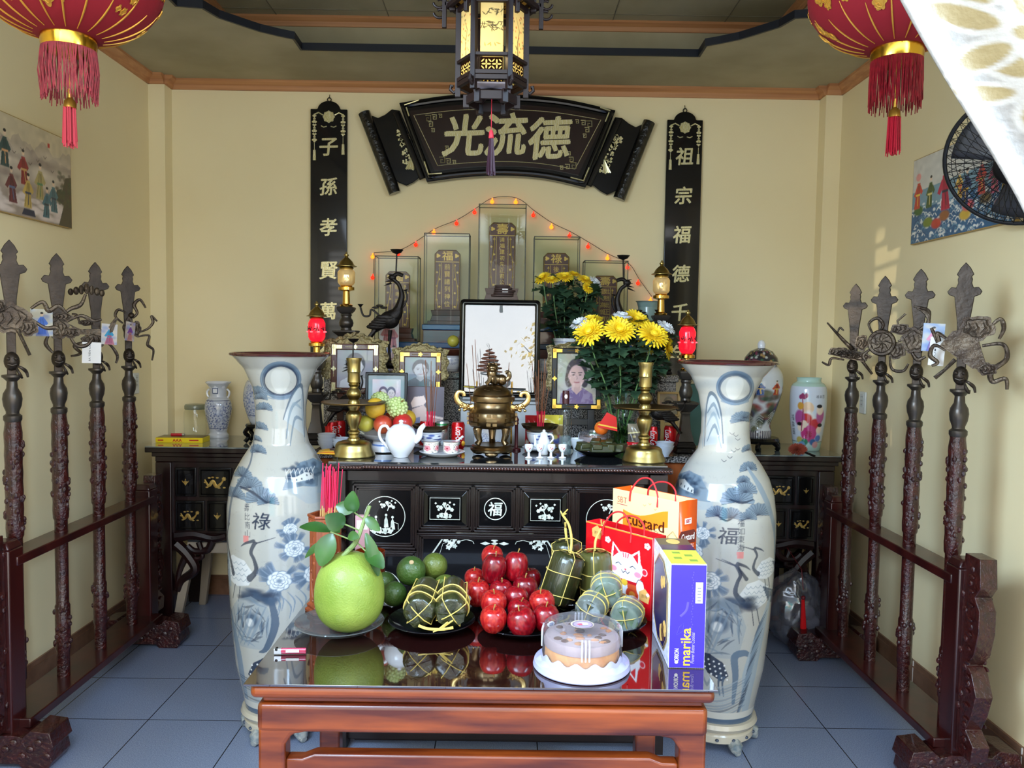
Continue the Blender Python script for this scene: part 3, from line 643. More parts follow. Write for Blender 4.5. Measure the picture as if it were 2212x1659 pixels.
red_lantern(1937, 132, 2.26, 'red velvet lantern with gold ribs hanging at the upper right beside the white curtain', 2)

# ---- hexagonal palace lantern
v0 = at(1062, 225, Y=2.2); SW = mat('dark_lantern_wood', (24, 12, 10), .4, spec=.3)
o = thing('palace_lantern', 'hexagonal carved dark wood lantern with lit painted glass panels hanging in the centre', 'lantern', (v0.x, 2.2, v0.z)); m_ = 2.2/FPX
def hexp(R, a): return (R*cos(a), R*sin(a))
A6 = [rad(60*i+30-90-30+60*0) for i in range(6)]  # corner angles: two corners face the viewer's left and right
A6 = [rad(60*i) for i in range(6)]
zz = lambda y: (225-y)*m_
RB = 72*m_*1.0
b = MB()
for a in A6:
    x, y = hexp(RB, a); b.box((x, y, (zz(212)+zz(30))/2), (.014, .014, zz(30)-zz(212)), a)
    x2, y2 = hexp(RB*1.06, a); b.prism([(0, 0), (.012, 0)], 0, .001) if 0 else None
    b.tube([(x, y, zz(196)), (x*1.12, y*1.12, zz(203)), (x*1.22, y*1.22, zz(196)), (x*1.2, y*1.2, zz(188)), (x*1.14, y*1.14, zz(190))], .005, 6)
for yy, h, k in ((33, .014, 1.0), (142, .008, 1), (178, .01, 1), (188, .012, 1)):
    for i in range(6):
        p, q = hexp(RB*k, A6[i]), hexp(RB*k, A6[(i+1) % 6]); b.box(((p[0]+q[0])/2, (p[1]+q[1])/2, zz(yy)), (RB*k, .012, h), A6[i]+pi*2/3)
b.build('frame', SW, o, bevel=.0015)
b = MB(); RU = RB*1.18
for a in A6:
    x, y = hexp(RU, a); b.box((x, y, zz(-60)), (.016, .016, zz(-155)-zz(34)), a)
    # hanging filigree bracket
    def br(r, yy): return (r*cos(a), r*sin(a), zz(yy))
    b.box(br(RU*1.2, -40), (.012, .01, zz(-150)-zz(68)), a)
    for k in range(9):
        c = (RU*(1.36-.006*k), -130+21*k); pts = [br(c[0]+.017*cos(t)*(1-t*.09), c[1]+12*sin(t)*(1-t*.09)) for t in np.arange(0, 5.6, .5)]; b.tube(pts, .0042, 5)
    b.box(br(RU*1.1, -130), (RU*.2, .01, .02), a); b.box(br(RU*1.1, 20), (RU*.2, .01, .012), a)
for yy, h, k in ((24, .012, 1.1), (14, .008, 1.0), (-100, .012, 1), (-150, .03, 1.15)):
    for i in range(6):
        p, q = hexp(RU*k, A6[i]), hexp(RU*k, A6[(i+1) % 6]); b.box(((p[0]+q[0])/2, (p[1]+q[1])/2, zz(yy)), (RU*k, .012, h), A6[i]+pi*2/3)
b.build('upper_tier', SW, o, bevel=.0015)
def panelmat():
    m = bpy.data.materials.new('lit_painted_glass'); m.use_nodes = True; n = m.node_tree.nodes; l = m.node_tree.links; n.remove(n['Principled BSDF'])
    a = n.new('ShaderNodeAttribute'); a.attribute_name = 'Col'; t = n.new('ShaderNodeBsdfTranslucent'); d = n.new('ShaderNodeBsdfDiffuse'); x = n.new('ShaderNodeMixShader'); x.inputs[0].default_value = .75
    l.new(a.outputs[0], t.inputs[0]); l.new(a.outputs[0], d.inputs[0]); l.new(d.outputs[0], x.inputs[1]); l.new(t.outputs[0], x.inputs[2]); l.new(x.outputs[0], n['Material Output'].inputs[0]); return m
PM = panelmat()
def lpanel(kind, seed, w, h):
    g = random.Random(seed); k = 150; cv = Canvas(int(w*k*10), int(h*k*10), (238, 216, 150)); W, H = cv.w, cv.h
    if kind == 'bamboo':
        for i in range(46):
            x = g.choice((g.uniform(W*.05, W*.75), g.uniform(.4*W, W))); y = H*g.choice((.12, .18, .38, .45, .5, .8)); a = g.uniform(-.3, 2.4); L = W*.22; cv.line([(x, y), (x+L*.5*cos(a), y+L*.5*sin(a)), (x+L*cos(a), y+L*sin(a)*.8)], [2, 5, 1], (56, 60, 52) if y < H*.7 else (190, 140, 60), .8)
        cv.line([(0, H*.42), (W*.5, H*.44), (W, H*.56)], 2, (80, 80, 70)); cv.line([(W*.9, H*.06), (W*.9, H*.25)], 1.5, (110, 104, 80), .6)
    elif kind == 'branch':
        cv.line([(W*.5, H), (W*.45, H*.7), (W*.6, H*.45), (W*.3, H*.2)], [5, 4, 3, 1], (60, 44, 34))
        for i in range(30): cv.blob(W*g.random(), H*g.uniform(.1, .95), W*.05, W*.05, g.choice(((200, 90, 60), (90, 90, 60), (220, 150, 90))), .7)
    else:
        cv = Canvas(W*1, H*1, (30, 16, 12))
        if kind == 'lattice':
            for i in range(2):
                for j in range(1):
                    cx, cy, r = W*(.27+.46*i), H*.5, W*.22
                    for q in range(4): cv.blob(cx+r*.5*cos(q*pi/2), cy+r*.5*sin(q*pi/2), r*.42 if q % 2 == 0 else r*.16, r*.16 if q % 2 == 0 else r*.42, (240, 214, 130), 1, .06)
                    for q in range(4): cv.blob(cx+r*1.0*cos(q*pi/2+pi/4), cy+r*.95*sin(q*pi/2+pi/4), r*.4, r*.13, (240, 214, 130), 1, .06, ang=(q*pi/2+pi/4+pi/2))
            for q in (.06, .94): cv.line([(W*.05, H*q), (W*.95, H*q)], 2, (30, 16, 12))
        else:
            cv = Canvas(W, H, (168, 132, 70)); 
            for r in (.44, .36, .28): cv.line([(W*.5+W*r*cos(t), H*.55+W*r*sin(t)) for t in np.arange(0, 6.5, .2)], 4, (26, 14, 10))
            for s in (-1, 1):
                for k in range(4): cv.line([(W*.5+s*W*.06*k, H*.25), (W*.5+s*W*.06*k, H*.8)], 3, (26, 14, 10)); cv.line([(W*.5+s*W*(.4+.06*cos(t)*t*.3), H*(.2+.2*k)+W*.05*sin(t)*t*.3) for t in np.arange(0, 5, .4)], 4, (26, 14, 10))
    return cv
s6 = RB*.64
for i in range(6):
    a = A6[i]+pi/6+pi; kind = 'bamboo' if i == 1 or i == 4 else 'branch'
    ap = RB*.866
    for nm, kd, y0, y1, ww, R_ in (('painted_panel', kind, 40, 138, s6, ap), ('lattice_panel', 'lattice', 148, 175, s6, ap), ('upper_panel', 'shou', -92, 20, RU*.72, RU*.866)):
        cv = lpanel(kd, i, ww, zz(y0)-zz(y1)); b = MB(); ca = A6[i]+pi/6; b.tr((R_*cos(ca), R_*sin(ca), (zz(y0)+zz(y1))/2), ca+pi/2); cv.panel(b, (0, 0, 0), ww, zz(y0)-zz(y1)); b.build(nm, PM, o)
b = MB(); R3 = RB*.75
for i in range(6):
    p, q = hexp(R3, A6[i]), hexp(R3, A6[(i+1) % 6]); c = ((p[0]+q[0])/2, (p[1]+q[1])/2); b.box((c[0], c[1], zz(219)), (R3*.9, .008, .022), A6[i]+pi*2/3); b.box((p[0], p[1], zz(221)), (.016, .016, .034), A6[i]); b.tube([(p[0], p[1], zz(212)), (0, 0, zz(196))], .006, 6)
b.build('bottom_ring', SW, o, bevel=.001)
b = MB(); b.box((0, 0, zz(192)), (RB*1.1, RB*1.1, .004)); b.build('bottom_board', mat('lilac_board', (190, 180, 190), .6), o)
b = MB(); b.tube([(0, 0, zz(196)), (0, 0, zz(276))], .001, 4); b.lathe([(.002, zz(278)), (.006, zz(284)), (.007, zz(296)), (.002, zz(298))], 10)
g = random.Random(2)
for i in range(60): a = g.uniform(0, 6.28); r = .012*g.random(); b.m(1).tube([(r*.4*cos(a), r*.4*sin(a), zz(296)), (r*cos(a), r*sin(a), zz(372)+g.uniform(-.004, .01))], .0016, 3)
b.build('tassel', [mat('pink_silk', (206, 40, 60), .55), mat('plum_silk', (52, 24, 38), .6)], o)
b = MB(); b.lathe([(.004, zz(-150)), (.004, 3.357-v0.z), (.05, 3.357-v0.z)], 10); b.build('hanger', SW, o)
lamp('lantern_bulb', 'POINT', (v0.x-.02, 2.19, v0.z+zz(122)), .34, (1, .74, .36), shadow_soft_size=.02)

# ---- wall fan
Yf = 2.9; cc = at(2200, 345, Y=Yf); o = thing('wall_fan', 'black wall fan with mesh guard at the right wall, half behind the curtain', 'fan', cc); nrm = Vector((-.62, -.62, -.48)).normalized(); Q = nrm.to_track_quat('Z', 'Y').to_matrix().to_4x4(); RF = .24
def fb(): b = MB(); b.T = Q; return b
b = fb(); ring = [(RF*cos(a), RF*sin(a), 0) for a in np.arange(0, 6.28, .1)]; b.tube(ring, .005, 8, True, 1.6)
def gp(r, a, f): return (r*cos(a), r*sin(a), (f*.085*(1-(r/RF)**2.6)))
for f in (1, -1):
    for s in (1, -1):
        for i in range(46): a = 2*pi*i/46; b.tube([gp(r, a+s*.35*(r/RF), f) for r in np.linspace(.06, RF, 7)], .0013, 3)
    for r in (.1, .16, .21): b.tube([gp(r, a, f) for a in np.arange(0, 6.28, .2)], .0015, 3, True)
b.build('guard', BLACK, o)
b = fb(); b.lathe([(0, .092), (.05, .09), (.062, .082), (.06, .074), (0, .072)], 28); b.build('hub_cap', BLACK, o)
for k in range(3):
    b = fb(); a0 = k*2*pi/3; P = np.array([[(r*cos(a0+t), r*sin(a0+t), .03*(t/.8-.5)) for t in np.linspace(0, .85, 6)] for r in np.linspace(.04, .215, 7)]); b.grid(P); b.build('blade', mat('smoky_blade', (60, 60, 64), .3), o, solid=.003)
b = fb(); b.lathe([(.0, -.24), (.055, -.235), (.075, -.2), (.075, -.1), (.05, -.08), (0, -.08)], 24); b.build('motor', BLACK, o, sharp=50)
b = MB(); e = -nrm*.2; w = Vector((XR-cc.x-.004, e.y+.03, e.z-.12)); b.tube([e[:], (e.x+.1, e.y+.01, e.z-.1), w[:]], .018, 10); b.box((XR-cc.x-.012, w.y, w.z), (.02, .1, .14)); b.build('bracket', BLACK, o)

# ---- curtain at the door
def curtain():
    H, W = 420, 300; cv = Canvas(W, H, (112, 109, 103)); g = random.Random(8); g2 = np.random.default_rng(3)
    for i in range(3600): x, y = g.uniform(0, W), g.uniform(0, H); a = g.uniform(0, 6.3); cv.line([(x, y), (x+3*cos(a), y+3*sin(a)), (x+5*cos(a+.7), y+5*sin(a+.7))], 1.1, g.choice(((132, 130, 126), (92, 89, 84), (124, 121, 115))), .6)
    for i in range(26):
        x = g.uniform(0, W) if i > 9 else 20+g.uniform(-4, 10); y = g.uniform(0, H) if i > 9 else 20+i*46; r = 15+g.uniform(-3, 3); a0 = g.uniform(0, 6)
        for k in range(5):
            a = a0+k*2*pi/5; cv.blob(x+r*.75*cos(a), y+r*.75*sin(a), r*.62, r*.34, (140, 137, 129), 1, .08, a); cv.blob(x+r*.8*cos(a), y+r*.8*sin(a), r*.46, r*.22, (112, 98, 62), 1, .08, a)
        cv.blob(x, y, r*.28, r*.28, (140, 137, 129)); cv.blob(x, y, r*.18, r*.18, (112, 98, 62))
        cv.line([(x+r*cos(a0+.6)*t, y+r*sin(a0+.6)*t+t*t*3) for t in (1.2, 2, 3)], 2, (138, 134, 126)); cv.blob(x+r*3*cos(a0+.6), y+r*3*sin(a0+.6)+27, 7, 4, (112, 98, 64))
    ys, zs = [], []
    P = np.zeros((H, W, 3)); vt = np.linspace(0, 1, H); e0 = [(.05, 2.66), (.2, 2.36)]; a = at(1972, 0, Y=.93); c = at(2212, 405, Y=.93)
    edge = np.array(spline([(.10, 2.66), (.27, 2.3), (a.x, a.z), (c.x, c.z), (.76, 1.5), (1.3, 1.26)], 30)); q = np.interp
    t = np.linspace(0, 1, len(edge)); ex = q(vt, t, edge[:, 0]); ez = q(vt, t, edge[:, 1]); rx = q(vt, [0, .8, 1], [1.82, 1.8, 1.74]); rz = q(vt, [0, 1], [2.66, 1.26])
    u = np.linspace(0, 1, W)[None, :]; P[..., 0] = ex[:, None]*(1-u)+rx[:, None]*u; P[..., 2] = ez[:, None]*(1-u)+rz[:, None]*u-.10*(vt*(1-vt))[:, None]*sin(pi*.5)*np.sin(u*pi)
    P[..., 1] = .95+.022*np.sin(u*34+vt[:, None]*2.5)*np.minimum(1, u*9)+.012*np.sin(u*71)*np.minimum(1, u*6)
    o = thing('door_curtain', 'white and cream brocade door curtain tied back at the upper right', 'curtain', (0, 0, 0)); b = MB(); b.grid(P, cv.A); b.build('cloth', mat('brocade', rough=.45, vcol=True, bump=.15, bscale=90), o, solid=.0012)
    b = MB(); b.tube([(1.5, .95, 1.3), (1.62, .9, 1.25), (1.76, .9, 1.28), (1.835, .88, 1.33)], .012, 8); b.build('tieback', mat('gold_edge', (170, 136, 70), .4), o)
    b = MB(); b.cyl((-.2, .95, 2.68), (1.83, .95, 2.68), .014); b.box((1.8, .87, 2.68), (.03, .2, .03)); b.box((-.15, .9, 2.74), (.03, .1, .14)); b.build('rod', BRASSD, o)
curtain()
# ------------------------------------------------------------------ big furniture
def inlay_pine(b, x, z, y, s, flip=1, rocks=True):
    """pearl inlay of a pine on rocks"""
    P = lambda u, w: (x+flip*u*s, z+w*s)
    b.tube([(P(.0, -.28)[0], y, P(0, -.28)[1]), (P(.1, -.02)[0], y, P(.1, -.02)[1]), (P(-.05, .2)[0], y, P(0, .2)[1])], .035*s, 5, flat=.15)
    for u, w, r in ((-.02, .3, .14), (-.25, .1, .15), (-.42, .16, .1), (.22, .1, .16), (.42, -.02, .13), (.14, .22, .12), (-.36, -.02, .09)): b.prism(petalpoly(*P(u, w), r*s, 6, .3, 24), y-.001, y)
    for u, w in ((-.55, .36), (.55, .3), (.3, .42)): b.prism(petalpoly(*P(u, w), .07*s, 4, .4, 20), y-.001, y)
    if rocks:
        for u, w, r in ((-.2, -.36, .16), (.06, -.38, .2), (.3, -.4, .13), (-.4, -.43, .1)): b.prism(petalpoly(*P(u, w), r*s, 5, .25, 24), y-.001, y)
def inlay_beast(b, x, z, y, s, kind, g):
    if kind == 'dragon':
        path = spline([(x-.9*s, z+.25*s), (x-.55*s, z-.3*s), (x-.2*s, z+.1*s), (x+.1*s, z-.35*s), (x+.5*s, z-.1*s), (x+.75*s, z+.3*s)], 6)
        b.tube([(a, y, c) for a, c in path], [s*(.05+.1*sin(pi*min(1, i/len(path)*1.1))) for i in range(len(path))], 6, flat=.12)
        for u, w in ((-.5, .4), (-.2, .45), (.2, .42), (-.7, -.42), (.8, -.45), (.35, -.48), (-.85, 0)): b.prism(ell(x+u*s, z+w*s, .13*s, .07*s, 14), y-.0012, y)
        b.prism(petalpoly(x+.78*s, z+.32*s, .2*s, 7, .45), y-.0014, y)
    else:
        b.prism(petalpoly(x, z-.1*s, .32*s, 6, .2), y-.0014, y)
        for k in (-1, 1): b.prism([(x+k*.2*s, z), (x+k*.6*s, z+.28*s), (x+k*.42*s, z-.1*s)], y-.0012, y)
        for w, r in ((.35, .1), (.5, .07), (-.48, .1)): b.prism(petalpoly(x, z+w*s, r*s, 3, .4, 18), y-.0012, y)
# ---- corner consoles
CONS = mat('blackened_rosewood', (17, 7, 8), .3, coat=.3, rgb2=(34, 13, 12), scale=9, stretch=(1, .4, .12)); CONSC = mat('blackened_carving', (22, 8, 9), .4, rgb2=(38, 14, 13), scale=20)
def console(cx, y0, w, dpt, h, label, flip):
    o = thing('console_table', label, 'console table', (cx, y0, 0), 0, 'carved consoles in the corners'); W = w/2; L = .085; g = random.Random(2)
    b = MB(); b.box((0, dpt/2, h-.014), (w, dpt, .028)); b.box((0, dpt/2, h-.04), (w-.06, dpt-.03, .024)); b.box((0, dpt/2, h-.066), (w-.09, dpt-.05, .03)); b.build('top', CONS, o, bevel=.004)
    b = MB(); b.box((0, dpt/2-.01, h+.003), (w-.01, dpt-.01, .006)); b.build('glass_sheet', mat('grey_glass', (120, 128, 126), .03, alpha=1, spec=1, coat=.6), o)
    zb = h-.47
    b = MB(); b.box((0, dpt/2, (h-.08+zb)/2), (w-.12, dpt-.07, h-.08-zb)); b.build('carcass', CONS, o, bevel=.003)
    yf = .035; zs = [h-.12, zb+.22, zb+.02]; rows = []
    W2 = W-.06-L
    for r, (za, zc) in enumerate(((h-.105, h-.27), (h-.285, zb+.015))):
        n = 5; ws = [1, 1.5, 1, 1.5, 1] if r == 0 else [1.35, 1, 1.35, 1, 1.35]; t = sum(ws); x = -W2
        for k in range(n):
            q = 2*W2*ws[k]/t; m = x+q/2; dr = MB(); dr.box((m, yf-.004, (za+zc)/2), (q-.014, .02, za-zc-.008)); d = dr.build('drawer', BLK, o, bevel=.003)
            fr = MB(); hw, hh = q/2-.02, (za-zc)/2-.018
            fr.tube([(m-hw, yf-.014, zc+.018), (m+hw, yf-.014, zc+.018), (m+hw, yf-.014, za-.018), (m-hw, yf-.014, za-.018)], .004, 4, True); fr.build('bead', BLK, d)
            iv = MB(); inlay_beast(iv, m, (za+zc)/2, yf-.0142, min(hw, hh*1.25)*(.82 if ws[k] > 1.1 else .75), 'dragon' if ws[k] > 1.1 else 'bat', g); iv.build('inlay', GOLDI, d); x += q
    for sx in (-1, 1):
        for yy in (.045, dpt-.045):
            b = MB(); b.box((sx*(W-.05-L/2), yy, (h-.08)/2), (L, L*.75, h-.08)); b.build('leg', CONS, o, bevel=.005)
        b = MB(); x = sx*(W-.06-L); z = zb; q = lambda u, w: (x-sx*u, z-w)
        for pts, r in (([q(.0, .02), q(.1, .01), q(.2, .03), q(.27, .015)], .024), ([q(.2, .02), q(.17, .09), q(.1, .1), q(.06, .07)], .017), ([q(.0, .06), q(.06, .12), q(.1, .2), q(.03, .26), q(.01, .32)], .024), ([q(.05, .13), q(.02, .2), q(.0, .3)], .016), ([q(.12, .05), q(.14, .13), q(.09, .14)], .012)):
            P = spline(pts, 5); b.tube([(a, .05, c) for a, c in P], [r*1.35*(1-.4*i/len(P)) for i in range(len(P))], 8)
        b.build('bracket', CONSC, o)
    b = MB(); b.box((0, .06, zb-.02), (w-.14, .03, .04)); b.build('apron', CONS, o, bevel=.003)
    return o
HC = .985
console(-1.405, 4.28, 1.05, .52, HC, 'dark carved console in the left corner holding the glass jar and blue vase', 1)
console(1.345, 4.28, .93, .52, HC, 'dark carved console in the right corner holding the painted vases', -1)
# ---- weapon racks along the side walls
RK = dict(left=(-1.84, 2.93, 4.08, 1), right=(1.66, 2.87, 4.02, -1))
def rack(side):
    x0, y0, y1, s = RK[side]; o = thing('weapon_rack', f'dark red carved rack standing along the {side} wall holding four bronze-headed poles', 'rack', (x0, 0, 0), 0, 'racks of ceremonial weapons')
    for y in (y0, y1):
        b = MB(); b.slab([(-.045, y-.045), (.045, y-.045), (.045, y+.045), (-.045, y+.045)], .1, .8); b.box((0, y, .815), (.09, .09, .03), taper=.7); b.build('post', ROSE, o, bevel=.006)
        b = MB(); P = [(.045, .14), (.14, .14), (.15, .2), (.1, .24), (.13, .3), (.155, .38), (.12, .45), (.09, .47), (.13, .52), (.15, .6), (.15, .68), (.12, .72), (.15, .76), (.14, .86), (.05, .86), (.045, .8)]
        k = -1 if y == y0 else 1; b.tr((0, y, 0), pi/2); b.prism([(k*a, c) for a, c in P], -.03, .03)
        for i in range(26):
            z = .18+.66*i/26; b.sphere((k*(.075+.03*sin(i*2.3)), .03*(1 if i % 2 else -1), z), (.014, .006, .013), 8, 6); b.sphere((k*.1, .034*(-1 if i % 2 else 1), z), (.02, .004, .008), 8, 5)
        b.build('side_wing', ROSEC, o, bevel=.003)
        f = MB(); P = [(-.24, 0), (-.26, .03), (-.25, .075), (-.27, .09), (-.25, .15), (-.16, .16), (-.12, .13), (-.07, .14), (.07, .14), (.12, .13), (.16, .16), (.25, .15), (.27, .09), (.25, .075), (.26, .03), (.24, 0), (.12, 0), (.1, .02), (-.1, .02), (-.12, 0)]
        f.prism([(a*.76, c*.9) for a, c in P], y-.065, y+.065); [f.sphere((.03*i, y-.066, .05+.025*((i*7) % 3)), (.016, .006, .013), 8, 6) for i in range(-6, 7)]; f.build('foot', ROSEC, o, bevel=.006)
    for z, nm, w in ((.14, 'bottom_rail', .17), (.75, 'top_rail', .1)):
        b = MB(); b.box((0, (y0+y1)/2, z), (w, y1-y0, .035)); b.build(nm, ROSE, o, bevel=.004)
rack('left'); rack('right')
# ---- incense cabinet in front of the altar
CX, CY, CH, CW = -.033, 3.06, 1.118, 1.31
o = thing('altar_cabinet', 'black-brown inlaid altar cabinet with beaded edge behind the offering table', 'cabinet', (CX, CY, 0)); h = CW/2; D = .43
b = MB(); b.box((0, D/2-.01, CH-.017), (CW-.02, D+.02, .018)); b.box((0, D/2-.01, CH-.029), (CW-.05, D, .008))
for s in (-1, 1): b.box((s*(h-.07), -.012, CH-.018), (.15, .05, .02))
b.build('top', BLKW, o, bevel=.004)
b = MB(); n = 118
for i in range(n):
    x = -h+.002+(CW-.004)*i/(n-1); b.sphere((x, -.03-(.012 if abs(x) > h-.14 else 0), CH-.017), .0066, 8, 6)
b.build('bead_moulding', mat('bead_wood', (64, 34, 28), .16, coat=.8), o)
b = MB(); b.box((0, D/2-.005, CH-.004), (CW-.02, D+.01, .008)); b.build('glass_sheet', mat('dark_glass', (36, 38, 40), .04, spec=1, coat=.9), o)
b = MB(); b.box((0, D/2+.01, (CH-.034+.1)/2), (CW-.13, D-.06, CH-.134)); b.box((0, .022, CH-.054), (CW-.1, .05, .042)); b.box((0, .03, .08), (CW-.1, .06, .1)); b.box((0, D/2, .05), (CW-.2, D-.1, .1)); b.build('carcass', BLKW, o, bevel=.003)
for s in (-1, 1):
    b = MB(); x = s*(h-.045); pr = [(.03, .12), (.034, .16), (.022, .17), (.034, .19), (.022, .21), (.026, .3), (.03, .5), (.026, .62), (.02, .66), (.032, .68), (.022, .7), (.03, .72), (.034, .76), (.03, .8), (.02, .815), (.033, .83), (.021, .845), (.033, .86), (.021, .875), (.033, .89), (.022, .905), (.033, .92), (.033, .94)]
    b.lathe(pr, 18, (x, .005, 0)); b.box((x, .005, 1.015), (.066, .066, .14)); b.box((x, .005, .06), (.08, .08, .12)); b.build('column', BLKW, o)
yf = .04; q0 = .042
def pz(y): return at(1062, y, Y=CY+yf).z
def pX(x): return at(x, 1100, Y=CY+yf).x-CX
FR = mat('frame_brown', (28, 17, 14), .3, coat=.25)
def framed(name, x0, x1, z0, z1, fn, raise_=0):
    b = MB(); x, z = (x0+x1)/2, (z0+z1)/2; w, hh = x1-x0, z1-z0; b.box((x, yf-.004, z), (w-.004, .02, hh-.004)); p = b.build(name, BLK, o)
    f = MB()
    for k, d in ((0, 0), (.009, -.003), (.017, -.007)):
        for sx, sz, ww, h2 in ((0, 1, w-2*k, .008), (0, -1, w-2*k, .008), (1, 0, .008, hh-2*k), (-1, 0, .008, hh-2*k)): f.box((x+sx*(w/2-k-.004), yf-.016-d*.4, z+sz*(hh/2-k-.004)), (ww, .014+d, h2))
    f.build('moulding', FR, p, bevel=.0015)
    if raise_:
        r = MB(); a, c = w/2-.022, hh/2-.022; a2, c2 = a-.02, c-.02; V = [(x+i*a, yf-.014, z+j*c) for i, j in ((-1, -1), (1, -1), (1, 1), (-1, 1))]+[(x+i*a2, yf-.028, z+j*c2) for i, j in ((-1, -1), (1, -1), (1, 1), (-1, 1))]
        r.add(V, [(0, 1, 5, 4), (1, 2, 6, 5), (2, 3, 7, 6), (3, 0, 4, 7)], False); r.box((x, yf-.018, z), (2*a2-.012, .012, 2*c2-.012)); r.build('raised_field', BLK, p, bevel=.001)
    iv = MB(); fn(iv, x, z, w, hh); iv.build('pearl_inlay', PEARLW, p)
def ring(b, x, z, r, y, t=.0016): b.tube([(x+r*cos(a), y, z+r*sin(a)) for a in np.linspace(0, 2*pi, 48, endpoint=False)], t, 5, True, .5)
def f_round(b, x, z, w, hh):
    y = yf-.0145; r = .078; ring(b, x, z, r, y); inlay_pine(b, x+.01, z+.038, y, .055, rocks=False)
    for u, w2 in ((-.034, -.02), (.005, -.012), (.03, -.02)): b.prism([(x+u-.008, z+w2-.03), (x+u+.01, z+w2-.03), (x+u+.006, z+w2), (x+u, z+w2+.014), (x+u-.006, z+w2)], y-.001, y); b.prism(ell(x+u, z+w2+.018, .005), y-.001, y)
    for u in (-.04, -.02, 0, .02): b.prism(petalpoly(x+u, z-.056+abs(u)*.1, .014, 5, .3, 20), y-.001, y)
    b.tube([(x+.03, y, z-.02), (x+.052, y, z-.028), (x+.052, y, z-.05)], .0012, 4)
def f_rect(fl):
    def f(b, x, z, w, hh):
        y = yf-.0245; a, c = w/2-.05, hh/2-.05
        b.tube([(x-a, y, z-c), (x+a, y, z-c), (x+a, y, z+c), (x-a, y, z+c)], .0013, 4, True, .5); inlay_pine(b, x, z-.002, y, .064, fl)
    return f
def f_fu(b, x, z, w, hh): ring(b, x, z, .042, yf-.0145, .0018); b.text('福', (x, yf-.0142, z), .052, .002, 0, .1, bold=.02)
x_ = [pX(v) for v in (763, 902, 1022, 1118, 1237, 1382)]; zt, zm, zl = pz(1047), pz(1148), pz(1187)
framed('panel', x_[0], x_[1], zl, zt, f_round); framed('drawer', x_[1], x_[2], zm, zt, f_rect(1), 1); framed('drawer', x_[2], x_[3], zm, zt, f_fu); framed('drawer', x_[3], x_[4], zm, zt, f_rect(-1), 1); framed('panel', x_[4], x_[5], zl, zt, f_round)
def f_low(b, x, z, w, hh):
    y = yf-.0145; zz_ = pz(1172)
    for s in (-1, 1):
        cx = x+s*.17
        for u, w2, r in ((0, 0, .016), (-.02, .012, .011), (.012, .014, .013), (-.008, -.016, .012), (.03, .004, .008), (.016, -.012, .01)): b.prism(petalpoly(cx-s*u, zz_+w2, r, 5, .5, 24), y-.001, y)
        b.tube([(cx-s*.03, y, zz_+.006), (cx-s*.06, y, zz_+.014), (cx-s*.085, y, zz_+.008), (cx-s*.09, y, zz_-.002)], .0014, 4)
    for u, w2 in ((0, .012), (0, -.012), (-.036, 0), (.036, 0), (0, 0)): b.prism([(x+u-(.02 if u else .014), zz_+w2), (x+u, zz_+w2-.007), (x+u+(.02 if u else .014), zz_+w2), (x+u, zz_+w2+.007)], y-.001, y)
    for k, t in ((0, .004), (.022, .002)):
        P = [(x-.24+k, .55), (x-.24+k, .76-k), (x-.2, .82-k), (x-.13, .845-k), (x-.13, .862-k), (x+.13, .862-k), (x+.13, .845-k), (x+.2, .82-k), (x+.24-k, .76-k), (x+.24-k, .55)]; 
        b.tube([(a, y+.002, c) for a, c in P], t, 5)
framed('centre_door', x_[1], x_[4], .18, zm-.004, f_low)
def f_side(b, x, z, w, hh):
    y = yf-.0145; b.tube([(x+.07*cos(a), y, z+.12+.09*sin(a)) for a in np.linspace(0, pi, 18)], .0025, 5); b.prism(petalpoly(x+.03, z+.15, .014, 4, .4, 20), y-.001, y)
framed('side_door', x_[0], x_[1], .18, zl-.004, f_side); framed('side_door', x_[4], x_[5], .18, zl-.004, f_side)
# ---- fixed altar behind the cabinet
BX0, BX1, BY, BH = -.86, .86, 3.55, 1.085
WOODO = mat('orange_wood', (150, 74, 34), .4, coat=.3, rgb2=(186, 104, 56), scale=9, stretch=(3, 1, .3), detail=6)
o = thing('granite_altar', 'wood-fronted altar base topped with speckled granite behind the black cabinet', 'altar', (0, BY, 0))
b = MB(); b.box(((BX0+BX1)/2, (YB-BY)/2, (BH-.03)/2), (BX1-BX0-.04, YB-BY-.02, BH-.03)); b.build('wooden_base', WOODO, o, bevel=.003)
b = MB(); b.box(((BX0+BX1)/2, (YB-BY)/2-.01, BH-.015), (BX1-BX0, YB-BY, .03)); b.build('granite_top', GRAN, o, bevel=.003)
# ---- offering table
TZ, TX0, TX1, TY0, TY1 = .76, -.612, .512, 1.90, 2.63
o = thing('offering_table', 'amber wooden table under a glass sheet in front of the altar', 'table', (0, 0, 0)); xm_, ym_ = (TX0+TX1)/2, (TY0+TY1)/2; w, d = TX1-TX0, TY1-TY0
b = MB(); b.box((xm_-.004, ym_, TZ-.003), (w+.016, d+.012, .006)); b.build('glass_top', mat('table_glass', (30, 9, 8), .015, spec=1, coat=1, ior=1.6), o, bevel=.001)
b = MB(); b.box((xm_, ym_, TZ-.023), (w, d, .034)); b.build('top_board', TABW, o, bevel=.014, seg=4)
b = MB(); b.box((xm_, ym_, TZ-.048), (w-.05, d-.05, .018)); b.build('waist', TABW, o, bevel=.004)
for nm, c, sz in (('apron', (xm_, TY0+.03, TZ-.093), (w-.03, .035, .072)), ('apron', (xm_, TY1-.03, TZ-.093), (w-.03, .035, .072)), ('apron', (TX0+.03, ym_, TZ-.093), (.035, d-.03, .072)), ('apron', (TX1-.03, ym_, TZ-.093), (.035, d-.03, .072))):
    b = MB(); b.box(c, sz); b.build(nm, TABW, o, bevel=.012, seg=3)
